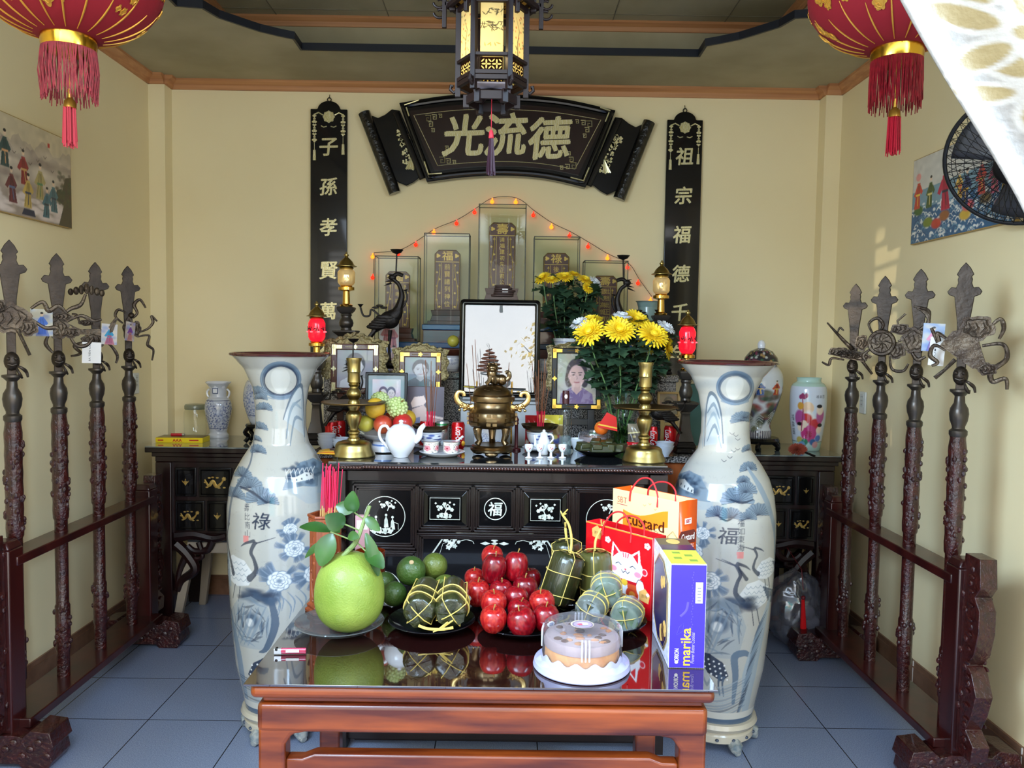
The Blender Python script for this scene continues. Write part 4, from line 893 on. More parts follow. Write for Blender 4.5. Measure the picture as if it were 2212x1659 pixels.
for sx in (0, 1):
    for sy in (0, 1):
        x = TX0+.048 if sx == 0 else TX1-.048; y = TY0+.045 if sy == 0 else TY1-.045; k = 1 if sx == 0 else -1; b = MB()
        P = [(x-k*.033, TZ-.06), (x+k*.09, TZ-.128), (x+k*.05, TZ-.135), (x+k*.033, TZ-.16), (x+k*.033, .06), (x+k*.033, 0), (x-k*.033, 0)]
        b.prism(P, y-.03, y+.03); b.build('leg', TABW, o, bevel=.009, seg=3)
for y in (TY0+.045, TY1-.045):
    b = MB(); z = .56; P = [(TX0+.08, z), (TX0+.12, z), (TX0+.15, z+.012), (TX1-.15, z+.012), (TX1-.12, z), (TX1-.08, z), (TX1-.08, z-.05), (TX0+.08, z-.05)]; b.prism(P, y-.02, y+.02); b.build('stretcher', TABW, o, bevel=.005)
# ---- stool under the left console
v = (-1.58, 4.5); o = thing('plastic_stool', 'beige plastic stool with a dark seat pushed under the left console', 'stool', (v[0], v[1], 0)); BE = mat('beige_plastic', (158, 146, 128), .5); sh = .5
b = MB(); b.box((0, 0, sh-.01), (.3, .3, .02)); b.box((0, 0, sh-.03), (.31, .31, .02), taper=.98); b.build('seat', mat('grey_seat', (62, 68, 76), .5), o, bevel=.006)
b = MB(); b.box((0, 0, sh-.07), (.32, .32, .06), taper=.97); b.build('skirt', BE, o, bevel=.006)
for sx in (-1, 1):
    for sy in (-1, 1):
        b = MB(); t = Vector((sx*.138, sy*.138, sh-.08)); e = Vector((sx*.2, sy*.19, 0)); P = []
        for p, r in ((t, .028), (e, .02)): P += [(p.x-r, p.y-r*.8, p.z), (p.x+r, p.y-r*.8, p.z), (p.x+r, p.y+r*.8, p.z), (p.x-r, p.y+r*.8, p.z)]
        b.add(P, [(0, 1, 2, 3), (7, 6, 5, 4), (0, 4, 5, 1), (1, 5, 6, 2), (2, 6, 7, 3), (3, 7, 4, 0)], False); b.build('leg', BE, o, bevel=.004)
# ------------------------------------------------------------------ two tall floor vases with painted landscapes
INK = (62, 80, 100); INKD = (34, 46, 66); INKL = (112, 130, 145)
class VasePaint:
    def __init__(s, cx, prof, W, H, ytop, ybot, bg):
        s.cx, s.prof, s.W, s.H, s.y0, s.y1 = cx, prof, W, H, ytop, ybot; s.cv = Canvas(W, H, bg); s.k = H/(ybot-ytop)
    def p(s, x, y):
        hw = np.interp(y, [q[1] for q in s.prof], [q[0] for q in s.prof]); c = np.interp(y, [q[0] for q in s.cx], [q[1] for q in s.cx])
        u = math.asin(max(-.985, min(.985, (x-c)/hw))); return (s.W/2+u/(2*pi)*s.W, (y-s.y0)*s.k)
    def P(s, pts): return [s.p(*q) for q in pts]
    def line(s, pts, w, col=INK, a=.9): s.cv.line(s.P(spline(pts, 5) if len(pts) > 2 else pts), [q*s.k for q in w] if isinstance(w, (list, tuple)) and len(pts) <= 2 else (w if not isinstance(w, (list, tuple)) else max(w))*s.k if not isinstance(w, (list, tuple)) else list(np.interp(np.linspace(0, 1, len(spline(pts, 5))), np.linspace(0, 1, len(w)), w)*s.k), col, a)
    def fill(s, pts, col=INK, a=.9): s.cv.fill(s.P(pts), col, a)
    def blob(s, x, y, rx, ry, col=INK, a=.9, soft=.15, ang=0): c = s.p(x, y); s.cv.blob(c[0], c[1], rx*s.k, ry*s.k, col, a, soft, ang)
    def text(s, t, x, y, h, col=INKD, **k): c = s.p(x, y); s.cv.text(t, c[0], c[1], h*s.k, col, **k)
    def fan(s, x, y, r, a0=-.2, a1=3.4):
        s.fill([(x, y)]+[(x+r*cos(t)*(1+.06*cos(t*12)), y-r*sin(t)*.85*(1+.06*cos(t*12))) for t in np.linspace(a0, a1, 28)], INKL, .95)
        s.blob(x, y-r*.3, r*.5, r*.4, INK, .4, .6)
        for t in np.linspace(a0, a1, 15): s.line([(x, y), (x+r*cos(t), y-r*sin(t)*.85)], 1, INKD, .75)
    def peony(s, x, y, r, g):
        for i in range(11):
            a = g.uniform(0, 6.28); q = r*g.uniform(1.05, 1.5); lx, ly = x+q*cos(a), y+q*sin(a)*.8
            for k in (-.6, -.4, -.2, 0, .2, .4, .6): s.line([(x+r*.6*cos(a), y+r*.6*sin(a)), ((x+lx)*.5+r*.2*cos(a+k), (y+ly)*.5+r*.2*sin(a+k)), (lx+r*.5*cos(a+k), ly+r*.5*sin(a+k))], [1.5, r*.15, 1], (92, 108, 126) if abs(k) < .5 else (126, 140, 154), .9)
        for rr, n in ((1, 9), (.72, 7), (.45, 6)):
            for i in range(n): a = 6.28*i/n+rr*3; s.blob(x+r*rr*.62*cos(a), y+r*rr*.55*sin(a), r*.36*max(rr, .55), r*.3*max(rr, .55), INKL, 1, .08); s.blob(x+r*rr*.58*cos(a), y+r*rr*.5*sin(a), r*.33*max(rr, .5), r*.27*max(rr, .5), (214, 216, 214), 1, .12)
        s.blob(x, y, r*.22, r*.18, INKL, .9, .4)
    def crane(s, x, y, sc, f=1, tail=True):
        X = lambda u, w: (x+f*u*sc, y+w*sc)
        s.fill([X(-30, 5), X(-10, -22), X(14, -28), X(34, -8), X(30, 22), X(6, 34), X(-18, 28)], (206, 208, 206), 1)
        for i in range(5):
            for j in range(4): c = X(-8+10*i-3*j, -16+11*j); s.line([(c[0]-5*sc, c[1]), (c[0], c[1]+5*sc), (c[0]+5*sc, c[1])], 1, INKL)
        s.line([X(-20, 14), X(-34, -4), X(-30, -26), X(-24, -40), X(-30, -56), X(-34, -60)], [13*sc, 9*sc, 7*sc, 7*sc, 8*sc, 6*sc], INKD)
        s.line([X(-36, -60), X(-54, -66), X(-74, -72)], [3, 2, 1], INKD); s.line([X(-30, -64), X(-14, -58), X(-4, -50)], [7*sc, 5*sc, 1], INKD)
        for k in range(6): s.line([X(24+2*k, -10+6*k), X(44+3*k, 8+9*k), X(40+2*k, 38+8*k)], [5*sc, 4*sc, 1.5], INK)
        s.line([X(0, 34), X(4, 66)], 2, INKD); s.line([X(10, 32), X(16, 64)], 2, INKD)
    def rock(s, x, y, w, h, g):
        s.fill([(x-w*.5, y+h*.5), (x-w*.55, y), (x-w*.3, y-h*.4), (x, y-h*.5), (x+w*.35, y-h*.35), (x+w*.5, y), (x+w*.35, y+h*.5)], (140, 152, 158), .55)
        for i in range(34): a = g.uniform(0, 6.28); q = g.uniform(.5, 1.1); s.line([(x+w*.42*q*cos(a), y+h*.44*q*sin(a)), (x+w*.36*q*cos(a+.4), y+h*.38*q*sin(a+.4)), (x+w*.44*q*cos(a+.9), y+h*.46*q*sin(a+.9))], [1, g.uniform(2, 7), 1], g.choice((INK, INKL, INKD)), .6)
        s.blob(x, y-h*.05, w*.17, h*.14, INK, .9, .3); s.blob(x-w*.04, y, w*.1, h*.08, (206, 207, 203), 1, .2)
        for k in range(5): s.line([(x-w*.45+k*8, y+h*.45), (x-w*.35+k*10, y+h*.1), (x-w*.3+k*14, y-h*.3)], [2, 7, 2], INKL, .6)
    def deer(s, x, y, sc, f=1):
        X = lambda u, w: (x+f*u*sc, y+w*sc)
        s.fill([X(-32, -22), X(-28, -30), X(-22, -22), X(0, -22), X(28, -6), X(40, 22), X(24, 34), X(4, 22), X(-20, 14), X(-32, 0)], INKD, .97)
        for u, w in ((-26, -14), (-26, 2)): pass
        g = random.Random(3)
        for i in range(6):
            for j in range(4): s.blob(*X(-24+11*i+j*2, -16+10*j+i*3.2), 1.9*sc, 1.9*sc, (222, 224, 222), 1, .2)
        for u in (-18, -10, 22, 30): s.line([X(u, 14+max(0, u*.4)), X(u-3, 40), X(u, 66)], [7*sc, 4*sc, 3*sc], INK)
    def mount(s, pts, inner):
        s.fill(pts, (176, 182, 182), .9)
        for k, q in enumerate(inner): s.line(q, [3, 9, 3], (96, 116, 132) if k % 2 == 0 else (136, 152, 160), .75)
        s.line(pts, [4, 9, 4], (66, 86, 104), .8)
def floor_vase(side):
    L = side == 'left'; Yc = 3.19 if L else 3.17; H = 620; W = 520
    if L: prof = [(105, 765), (99, 772), (78, 795), (60, 835), (54, 880), (54, 920), (60, 955), (80, 985), (98, 1015), (109, 1050), (114, 1090), (114, 1140), (112, 1230), (106, 1330), (97, 1420), (83, 1480), (77, 1510)]; cxs = [(765, 607), (900, 607), (1090, 594), (1510, 587)]; yt, yb = 765, 1512
    else: prof = [(105, 783), (99, 790), (78, 812), (60, 850), (52, 895), (52, 935), (58, 970), (80, 1000), (98, 1030), (109, 1065), (114, 1105), (115, 1150), (113, 1240), (107, 1340), (98, 1430), (84, 1495), (78, 1528)]; cxs = [(783, 1567), (900, 1564), (1100, 1560), (1528, 1551)]; yt, yb = 783, 1530
    v = VasePaint(cxs, prof, W, H, yt, yb, (174, 172, 163)); g = random.Random(11)
    for i in range(900): x, y = g.uniform(0, W), g.uniform(0, H); a = g.uniform(0, 6.3); v.cv.line([(x, y), (x+4*cos(a), y+4*sin(a))], .8, (150, 148, 140), .4)
    if L:
        for k, (r, w, c) in enumerate(((36, 9, INKL), (33, 8, INK), (38, 5, (98, 116, 132)), (31, 4, INKD))): v.line([(607+r*cos(t)*1.08, 818+r*sin(t)) for t in np.arange(0, 6.6, .3)], w, c, .8)
        v.blob(606, 818, 29, 27, (190, 188, 178), 1, .05)
        for y in (852, 858): v.line([(575, y-4), (605, y), (632, y-3)], 3, INKL, .7)
        v.mount([(612, 900), (618, 880), (630, 850), (645, 830), (652, 840), (655, 900), (654, 940)], [[(615, 940), (628, 880), (648, 860)], [(618, 920), (632, 870), (650, 880)], [(622, 955), (636, 900), (652, 905)], [(650, 850), (652, 900), (653, 950)]])
        for x, y, r in ((560, 842, 20), (572, 874, 18), (566, 852, 14), (562, 915, 17), (556, 962, 17), (553, 940, 12), (535, 1030, 28), (505, 1052, 22), (556, 1054, 32), (522, 1010, 20), (570, 1058, 22)): v.fan(x, y+6, r)
        v.line([(485, 1120), (496, 1060), (520, 1020), (540, 985), (550, 930)], [10, 9, 8, 6, 4], INK, .8); v.line([(515, 1036), (540, 1044), (566, 1062), (575, 1060)], [4, 5, 4, 2], INKD, .9)
        v.fill([(600, 1040), (612, 1010), (640, 988), (668, 984), (690, 1000), (706, 1030), (704, 1050), (640, 1034)], (110, 128, 142), .95)
        for i in range(60): v.blob(g.uniform(606, 690), g.uniform(990, 1030), g.uniform(4, 9), g.uniform(2, 5), g.choice((INK, INKL, INKD)), .6, .5)
        for i in range(7): x = 612+9*i; v.line([(x, 1024), (x-3, 1000)], 1.2, (220, 220, 214)); v.line([(x-2, 1008), (x+4, 1000)], 1, (220, 220, 214))
        v.fill([(622, 1018), (648, 1008), (664, 1012), (664, 1022), (624, 1026)], (212, 212, 206)); [v.blob(x, y, 2, 2, INKD) for x, y in ((630, 1021), (641, 1020), (652, 1014), (660, 1013))]
        v.fill([(670, 1052), (676, 1020), (700, 1010), (706, 1060)], (150, 164, 172), .9)
        for i in range(14): y = 1036+2.4*i; v.line([(606+3*i, y), (660, y+3), (704, y+2)], 2, (150, 163, 170), .55)
        for i, c in enumerate('壽比南山'): v.text(c, 526, 1075+17.5*i, 15, w=9)
        v.text('祿', 553, 1100, 34, off=.0, shear=.1); v.text('祿', 554, 1100.6, 34, off=0., shear=.1)
        v.fill([(517, 1132), (528, 1132), (528, 1146), (517, 1146)], (206, 120, 116))
        v.crane(508, 1205, 1.0, -1); v.line([(494, 1215), (482, 1150), (488, 1115)], [12, 6, 3], INKD); v.line([(486, 1240), (484, 1180)], [16, 8], (150, 164, 172))
        for x, y, r in ((612, 1118, 15), (620, 1158, 22), (588, 1222, 26), (660, 1216, 24)): v.peony(x, y, r, g)
        for i in range(8): x, y = g.uniform(560, 660), g.uniform(1250, 1270); v.line([(x, y-10), (x+14, y+10), (x+10, y+34)], [1, 3, 1], INKL)
        for i in range(30): v.blob(g.uniform(505, 575), g.uniform(1240, 1262)+i*.4, 12, 5, g.choice((INK, INKD)), .7, .5)
        v.rock(530, 1310, 90, 110, g); v.line([(570, 1260), (578, 1310), (560, 1360), (545, 1370)], [10, 16, 12, 3], INK)
        v.deer(560, 1400, 1.0, -1); v.line([(486, 1300), (500, 1380), (512, 1470), (520, 1505)], [10, 24, 22, 14], (116, 132, 146), .9)
        for i in range(16): y = 1430+5*i; v.line([(500+2*i*.6, y), (560, y+4), (655, y-14)], [2, 5, 2], g.choice((INKL, INK, (150, 163, 170))), .6)
    else:
        for k, (r, w, c) in enumerate(((34, 9, INKL), (31, 8, INK), (36, 5, (98, 116, 132)))): v.line([(1584+r*cos(t)*1.05, 834+r*sin(t)*.95) for t in np.arange(0, 6.6, .3)], w, c, .8)
        v.blob(1583, 834, 27, 25, (190, 188, 178), 1, .05); v.line([(1556, 862), (1585, 868), (1612, 862)], 5, INKL, .7)
        v.mount([(1520, 960), (1524, 880), (1532, 848), (1545, 856), (1555, 890), (1560, 950)], [[(1526, 890), (1540, 870), (1552, 900)], [(1524, 920), (1540, 890), (1554, 930)], [(1526, 950), (1542, 915), (1556, 960)], [(1522, 870), (1519, 920), (1516, 965)]])
        for i, (x, y) in enumerate(((1578, 930), (1586, 934), (1590, 942), (1582, 966), (1574, 978), (1562, 985), (1590, 962))): v.line([(x-5, y-2), (x, y+2), (x+5, y-1)], 1.2, INKD)
        for x, y, r in ((1598, 900, 24), (1604, 894, 16), (1612, 962, 14), (1612, 998, 18), (1590, 1058, 34), (1606, 1040, 24), (1550, 1088, 24), (1578, 1090, 24), (1632, 1086, 28), (1612, 1092, 18), (1602, 1020, 14)): v.fan(x, y+4, r)
        v.line([(1612, 1000), (1636, 1036), (1656, 1080), (1668, 1130), (1670, 1200)], [8, 16, 16, 14, 10], (128, 144, 156), .9); v.line([(1575, 1058), (1600, 1064), (1622, 1058)], [3, 5, 2], INKD); v.line([(1552, 1092), (1570, 1100), (1590, 1086)], [3, 4, 2], INKD)
        v.fill([(1450, 1050), (1462, 1026), (1490, 1012), (1515, 1018), (1532, 1045), (1536, 1066), (1470, 1066)], (110, 128, 142), .95)
        for i in range(50): v.blob(g.uniform(1466, 1526), g.uniform(1020, 1054), g.uniform(4, 9), g.uniform(2, 5), g.choice((INK, INKL, INKD)), .6, .5)
        v.fill([(1466, 1036), (1480, 1030), (1500, 1044), (1500, 1054), (1468, 1048)], (212, 212, 206)); [v.blob(1472+8*i, 1042+2.5*i, 2, 3, INKD) for i in range(4)]
        for i in range(8): v.line([(1455, 1066+2*i), (1490, 1070+2*i), (1540, 1066+2*i)], 2, (150, 163, 170), .55)
        for i, c in enumerate('福如東海'): v.text(c, 1598, 1104+16.5*i, 15, w=11)
        v.text('福', 1572, 1130, 34, shear=.1); v.text('福', 1573, 1130.6, 34, shear=.1)
        v.fill([(1590, 1162), (1604, 1162), (1604, 1176), (1590, 1176)], (206, 120, 116))
        v.crane(1622, 1250, 1.0, 1); v.crane(1648, 1200, .7, 1); v.line([(1610, 1218), (1590, 1192), (1560, 1178)], [8, 3, 1], INKD)
        for x, y, r in ((1500, 1170, 22), (1535, 1225, 24), (1520, 1130, 16)): v.peony(x, y, r, g)
        for i in range(26): v.blob(g.uniform(1535, 1625), 1262+g.uniform(-8, 10)+i*.6, 14, 6, g.choice((INK, INKD)), .7, .5)
        v.rock(1556, 1318, 110, 130, g); v.deer(1536, 1398, 1.0, 1)
        v.line([(1586, 1480), (1590, 1420), (1588, 1380), (1606, 1372), (1618, 1378)], [8, 14, 16, 14, 8], (84, 104, 124))
        v.line([(1660, 1270), (1640, 1340), (1620, 1420), (1612, 1500)], [10, 30, 40, 24], (150, 163, 170), .9)
        for i in range(22): y = 1290+9*i; v.line([(1655-2.2*i, y), (1640-2.0*i, y+24), (1628-1.9*i, y+50)], [1, 5, 1], g.choice((INK, INKL, INKD)), .7)
        for i in range(12): y = 1440+6*i; v.line([(1500, y+10), (1560, y+6), (1610, y-18)], [2, 5, 2], g.choice((INKL, INK, (150, 163, 170))), .6)
    # banding at the foot
    v.cv.A[int(H*.985):] = lin((78, 96, 116)); v.cv.A[int(H*.965):int(H*.985)] = lin((196, 194, 184))
    ctr = at(cxs[1][1], 1000, Y=Yc); base = at(cxs[-1][1], yb, Y=Yc)
    m = Yc/FPX; ys = np.linspace(yt, yb, H); hw = np.interp(ys, [q[1] for q in prof], [q[0] for q in prof])
    for _ in range(6): hw[1:-1] = (hw[:-2]+2*hw[1:-1]+hw[2:])/4
    zs = np.array([at(np.interp(y, [q[0] for q in cxs], [q[1] for q in cxs]), y, Y=Yc).z for y in ys]); r = hw*m*.985
    o = thing('floor_vase', f'tall crackle vase painted with cranes and pines, standing {"left" if L else "right"} of the altar cabinet', 'vase', (ctr.x, Yc, 0), 0, 'pair of tall floor vases')
    a0 = math.atan2(-Yc, -ctr.x); th = a0+(np.arange(W)-W/2)/W*2*pi
    P = np.zeros((H, W, 3)); P[..., 0] = r[:, None]*np.cos(th)[None]; P[..., 1] = r[:, None]*np.sin(th)[None]; P[..., 2] = zs[:, None]
    b = MB(); b.grid(P[::-1], v.cv.A[::-1], closed=True); b.build('body', PAINTG, o, sharp=0)
    b = MB(); R = r[0]; b.tube([(R*cos(a), R*sin(a), zs[0]) for a in np.arange(0, 6.28, .1)], .006, 8, True); b.build('lip', mat('brown_glaze', (70, 32, 30), .15, coat=.5), o)
    b = MB(); b.lathe([(r[k]-.006, zs[k]-.002) for k in range(0, 150, 8)], 40); b.build('inside', mat('vase_inside', (120, 112, 104), .4), o)
    b = MB(); zb = zs[-1]; rb = r[-1]
    b.lathe([(rb*.9, zb+.004), (rb+.012, zb-.002), (rb+.018, zb-.018), (rb+.008, zb-.034), (rb-.004, zb-.04), (rb+.004, zb-.05), (rb+.004, zb-.075), (rb-.01, zb-.085), (rb-.03, zb-.082)], 40)
    for i in range(14): a = 6.28*i/14; b.m(1).sphere(((rb+.004)*cos(a), (rb+.004)*sin(a), zb-.062), (.008, .008, .006), 8, 6)
    b.build('base', [mat('cream_glaze', (196, 188, 168), .2, coat=.4), mat('ink_glaze', (60, 72, 90), .2, coat=.4)], o)
    for i in range(5):
        a = a0+.55+6.283*i/5; f = MB(); c = (rb*.92*cos(a), rb*.92*sin(a)); d = (cos(a), sin(a)); zf = zb-.078
        f.tube([(c[0], c[1], zf), (c[0]+d[0]*.022, c[1]+d[1]*.022, zf*.75), (c[0]+d[0]*.024, c[1]+d[1]*.024, zf*.4), (c[0]+d[0]*.03, c[1]+d[1]*.03, .016), (c[0]+d[0]*.036, c[1]+d[1]*.036, .014)], [.026, .026, .02, .015, .013], 10); f.build('foot', mat('foot_glaze', (112, 128, 136), .2, coat=.4, rgb2=(176, 178, 172), scale=40), o)
floor_vase('left'); floor_vase('right')
# ------------------------------------------------------------------ eight ceremonial weapons standing in the racks
def curl(b, pts, r, n=6): P = spline(pts, n); b.tube(P, [r*(1-.5*abs(2*i/len(P)-1)) for i in range(len(P))], 7, flat=.7)
BRONZEO = mat('mottled_bronze', (62, 52, 44), .42, .75, rgb2=(92, 80, 66), scale=22, bump=.7, bscale=50)
def weapon(side, i, label, orn, zt=1.9):
    X, s = (-1.84, 1) if side == 'left' else (1.66, -1); Yw = ((3.0, 3.31, 3.617, 3.923) if s > 0 else (3.886, 3.586, 3.276, 2.955))[i]
    o = thing('ceremonial_halberd', label, 'weapon', (X, Yw, .158), (.6 if s > 0 else -.6), 'ceremonial weapons'); z0 = .158; g = random.Random(i*7+s)
    b = MB(); pr = [(.024, 0), (.024, .1)]
    b.lathe([(.025, 0), (.025, .11), (.029, .12), (.029, .3), (.025, .31), (.025, .66), (.0295, .67)]+[(.0295+.0015*(k % 2), .67+.034*k) for k in range(1, 12)]+[(.031, 1.06), (.027, 1.09), (.027, 1.105)], 20)
    for k in range(70):
        a = g.uniform(0, 6.28); z = g.choice((g.uniform(.13, .29), g.uniform(.69, 1.05), g.uniform(.69, 1.05))); b.sphere((.029*cos(a), .029*sin(a), z), (.009, .009, .012), 7, 5)
    b.build('shaft', ROSEC, o)
    b = MB(); b.lathe([(.027, 1.1), (.031, 1.108), (.031, 1.122), (.022, 1.13), (.022, 1.138), (.03, 1.16), (.033, 1.185), (.03, 1.205), (.019, 1.225), (.017, 1.25), (.028, 1.262), (.034, 1.266), (.034, 1.274), (.02, 1.276)], 24); b.build('socket', PEWT, o)
    T = zt-z0; b = MB()
    b.box((0, 0, (1.27+T-.3)/2), (.03, .016, T-.3-1.27)); b.prism([(-.017, T-.34), (.017, T-.34), (.02, T-.22), (.032, T-.125), (.05, T-.118), (.056, T-.106), (.044, T-.09), (.028, T-.092), (.022, T-.075), (.024, T-.062), (.021, T-.052), (.028, T-.044), (.016, T-.02), (0, T), (-.016, T-.02), (-.028, T-.044), (-.021, T-.052), (-.024, T-.062), (-.022, T-.075), (-.028, T-.092), (-.044, T-.09), (-.056, T-.106), (-.05, T-.118), (-.032, T-.125), (-.02, T-.22)], -.006, .006); b.build('blade', BRONZE, o, bevel=.002)
    b = MB(); b.sphere((0, -.012, 1.325), (.026, .024, .035), 14, 10); b.sphere((-.012, -.034, 1.335), .007, 8, 6); b.sphere((.012, -.034, 1.335), .007, 8, 6); b.tube([(-.014, -.036, 1.315), (0, -.04, 1.31), (.014, -.036, 1.315)], .004, 6); curl(b, [(.012, -.02, 1.31), (.03, -.03, 1.3), (.045, -.02, 1.285), (.05, -.02, 1.265)], .007); curl(b, [(.012, -.02, 1.305), (.022, -.03, 1.28), (.032, -.02, 1.262)], .006); b.build('lion_head', BRONZE, o)
    b = MB(); zc = T-.29; y = -.02; OT = Matrix.Translation((0, 0, zc)) @ Matrix.Scale(.64, 4) @ Matrix.Translation((0, 0, -zc)); b.T = OT
    def SP(c, r, *q):
        if isinstance(r, tuple) and max(r) >= .045:
            ph = c[0]*40; n = 36; W_ = lambda k: [(c[0]+k*r[0]*(1+.09*sin(5*t+ph)+.05*sin(9*t))*cos(t), c[2]+k*r[2]*(1+.09*sin(5*t+ph)+.05*sin(9*t))*sin(t)) for t in np.linspace(0, 2*pi, n, endpoint=False)]
            b.prism(W_(1), c[1]-.012, c[1]+.012); b.prism(W_(.72), c[1]-.02, c[1]); b.tube([(x_, c[1]-.02, z_) for x_, z_ in W_(.72)], .004, 5, True)
            for k in (-.4, 0, .4): b.tube([(c[0]+r[0]*(k-.2), c[1]-.021, c[2]-r[2]*.45), (c[0]+r[0]*(k+.1), c[1]-.024, c[2]), (c[0]+r[0]*(k-.05), c[1]-.021, c[2]+r[2]*.45)], [.002, .006, .002], 5)
        else: b.sphere(c, r, *q)
    def R(pts, r): curl(b, [(u, y+w, zc+z) for u, z, *q in pts for w in (q[0] if q else 0,)], r)
    if orn == 'gourd':
        SP((0, y, zc), (.1, .03, .085), 18, 12); SP((-.07, y, zc+.06), (.055, .03, .05)); SP((.085, y, zc-.05), (.05, .026, .05)); b.tube([(.03, y-.02, zc-.06), (.09, y, zc-.21)], .009, 8); R([(.1, .06), (.16, .1), (.19, .05), (.24, .08), (.28, .04)], .016); R([(.1, 0), (.17, -.05), (.23, -.05), (.25, -.1)], .014)
    elif orn == 'lotus':
        SP((0, y, zc-.02), (.06, .035, .07)); SP((.07, y, zc-.05), (.05, .03, .035)); SP((.03, y, zc+.05), (.055, .025, .03)); R([(.02, .05), (.07, .1), (.13, .13), (.16, .2)], .015); R([(.05, .02), (.13, .06), (.2, .03), (.25, .04)], .014); R([(.06, -.06), (.1, -.13), (.16, -.13), (.2, -.08)], .014)
        for k in range(7): SP((.165+.03*(k-3), y-.01*(k % 2), zc+.235-.008*abs(k-3)), (.017, .018, .035-.004*abs(k-3)), 8, 6)
        R([(-.05, -.06), (-.07, -.12), (-.03, -.18)], .013)
    elif orn == 'boat':
        b.prism([(-.17, zc+.02), (-.1, zc-.015), (.06, zc-.01), (.12, zc+.07), (.135, zc+.075), (.1, zc-.03), (.02, zc-.06), (-.1, zc-.05)], y-.02, y+.01); SP((-.02, y, zc-.09), (.07, .03, .06)); SP((-.06, y, zc+.03), (.05, .03, .02)); R([(-.08, -.1), (-.14, -.13), (-.1, -.18), (-.16, -.2)], .012); R([(.06, -.1), (.1, -.14), (.13, -.2), (.12, -.25)], .012); R([(-.1, .02), (-.12, .08), (-.15, .09)], .01)
    elif orn == 'flute':
        SP((0, y, zc-.03), (.04, .03, .09)); SP((.05, y, zc-.02), (.035, .025, .06)); R([(.03, .06), (.06, .1), (.04, .16), (.08, .2), (.12, .14)], .014); R([(.06, -.05), (.13, -.02), (.17, .03), (.16, .08), (.2, .04)], .012); R([(.06, -.08), (.14, -.07), (.13, -.14), (.17, -.18), (.16, -.26)], .012); R([(-.04, .02), (-.09, .07), (-.07, .12), (-.02, .1)], .012); SP((.02, y, zc+.08), .022)
    elif orn == 'sword':
        b.tube([(-.19, y-.01, zc+.16), (-.08, y-.015, zc+.04), (.0, y-.02, zc-.04)], [.006, .013, .016], 8); b.tube([(.05, y, zc-.1), (.14, y, zc-.22)], [.013, .009], 8)
        for k in range(4): SP((-.1+.05*k, y, zc-.06-.01*k), (.075, .018, .035), 12, 8)
        R([(-.06, -.12), (-.15, -.11), (-.17, -.16), (-.22, -.14)], .012); SP((.06, y, zc+.01), (.045, .03, .06)); R([(-.12, .07), (-.1, .12), (-.07, .1)], .009)
    elif orn == 'disc':
        b.T = OT @ Matrix.Translation((0, y-.02, zc-.01)) @ Matrix.Rotation(pi/2, 4, 'X'); b.lathe([(0, -.014), (.085, -.012), (.092, 0), (.085, .012), (.07, .01), (.064, .016), (0, .018)], 32); b.T = OT
        for k in range(8): b.tube([(0, y-.04, zc-.01), (.03*cos(k*.785+.4), y-.042, zc-.01+.03*sin(k*.785+.4)), (.06*cos(k*.785), y-.038, zc-.01+.06*sin(k*.785))], .004, 5)
        R([(-.06, .05), (-.09, .12), (-.04, .16), (0, .12), (-.01, .08)], .013); SP((.09, y, zc-.06), (.06, .025, .06)); b.tube([(.04, y, zc+.05), (.1, y, zc+.1), (.09, y, zc+.14), (.14, y, zc+.19)], .007, 6); R([(.05, -.1), (.07, -.19), (.14, -.2), (.17, -.15)], .012); R([(-.08, -.06), (-.12, -.1), (-.1, -.14)], .014); R([(.1, 0), (.16, .02), (.18, -.04), (.2, -.08)], .014)
    elif orn == 'phoenix':
        SP((-.02, y, zc), (.07, .03, .08)); SP((-.1, y, zc+.07), (.06, .04, .035)); R([(.0, .06), (.06, .1), (.1, .04), (.08, -.04), (.12, -.1), (.09, -.14)], .018)
        for k in range(4): R([(.03, .06), (.06, .12+.02*k), (.03-.02*k, .18+.012*k)], .011)
        R([(-.04, -.06), (.0, -.12), (.05, -.1)], .014)
    else:
        b.prism([(-.11, zc-.02), (-.05, zc+.06), (.06, zc+.09), (.1, zc-.05), (.13, zc-.14), (.06, zc-.15), (-.02, zc-.09)], y-.02, y+.012); SP((.07, y, zc+.08), (.09, .028, .07)); SP((.13, y, zc-.15), (.05, .028, .035)); b.tube([(-.03, y, zc-.1), (-.08, y, zc-.16), (-.13, y, zc-.21)], [.012, .009, .012], 8); R([(.13, .08), (.18, .13), (.2, .08), (.18, .02)], .014); R([(-.08, .02), (-.13, .05), (-.12, .0), (-.16, .08)], .016); R([(.1, -.02), (.2, -.01), (.22, -.09), (.15, -.16), (.16, -.22), (.22, -.2), (.23, -.26)], .017); R([(-.08, -.05), (-.14, -.02), (-.16, -.08), (-.12, -.12), (-.15, -.14)], .014)
    b.build('ornament', BRONZEO, o); return o
WN = []
for side, i, nm, orn, zt in (('left', 0, 'bronze-headed pole at the front of the left rack with a bulky gourd-like ornament', 'gourd', 1.93), ('left', 1, 'bronze-headed pole with a lotus flower ornament on the left rack', 'lotus', 1.912), ('left', 2, 'bronze-headed pole with a boat-shaped ornament on the left rack', 'boat', 1.905), ('left', 3, 'bronze-headed pole at the rear of the left rack near the socket', 'flute', 1.915),
                             ('right', 0, 'bronze-headed pole with a crossed sword ornament at the rear of the right rack', 'sword', 1.88), ('right', 1, 'bronze-headed pole with a round drum disc ornament on the right rack', 'disc', 1.895), ('right', 2, 'bronze-headed pole with a phoenix ornament on the right rack', 'phoenix', 1.9), ('right', 3, 'bronze-headed pole at the front of the right rack with a fan and long ribbons', 'fan', 1.896)): WN.append(weapon(side, i, nm, orn, zt))
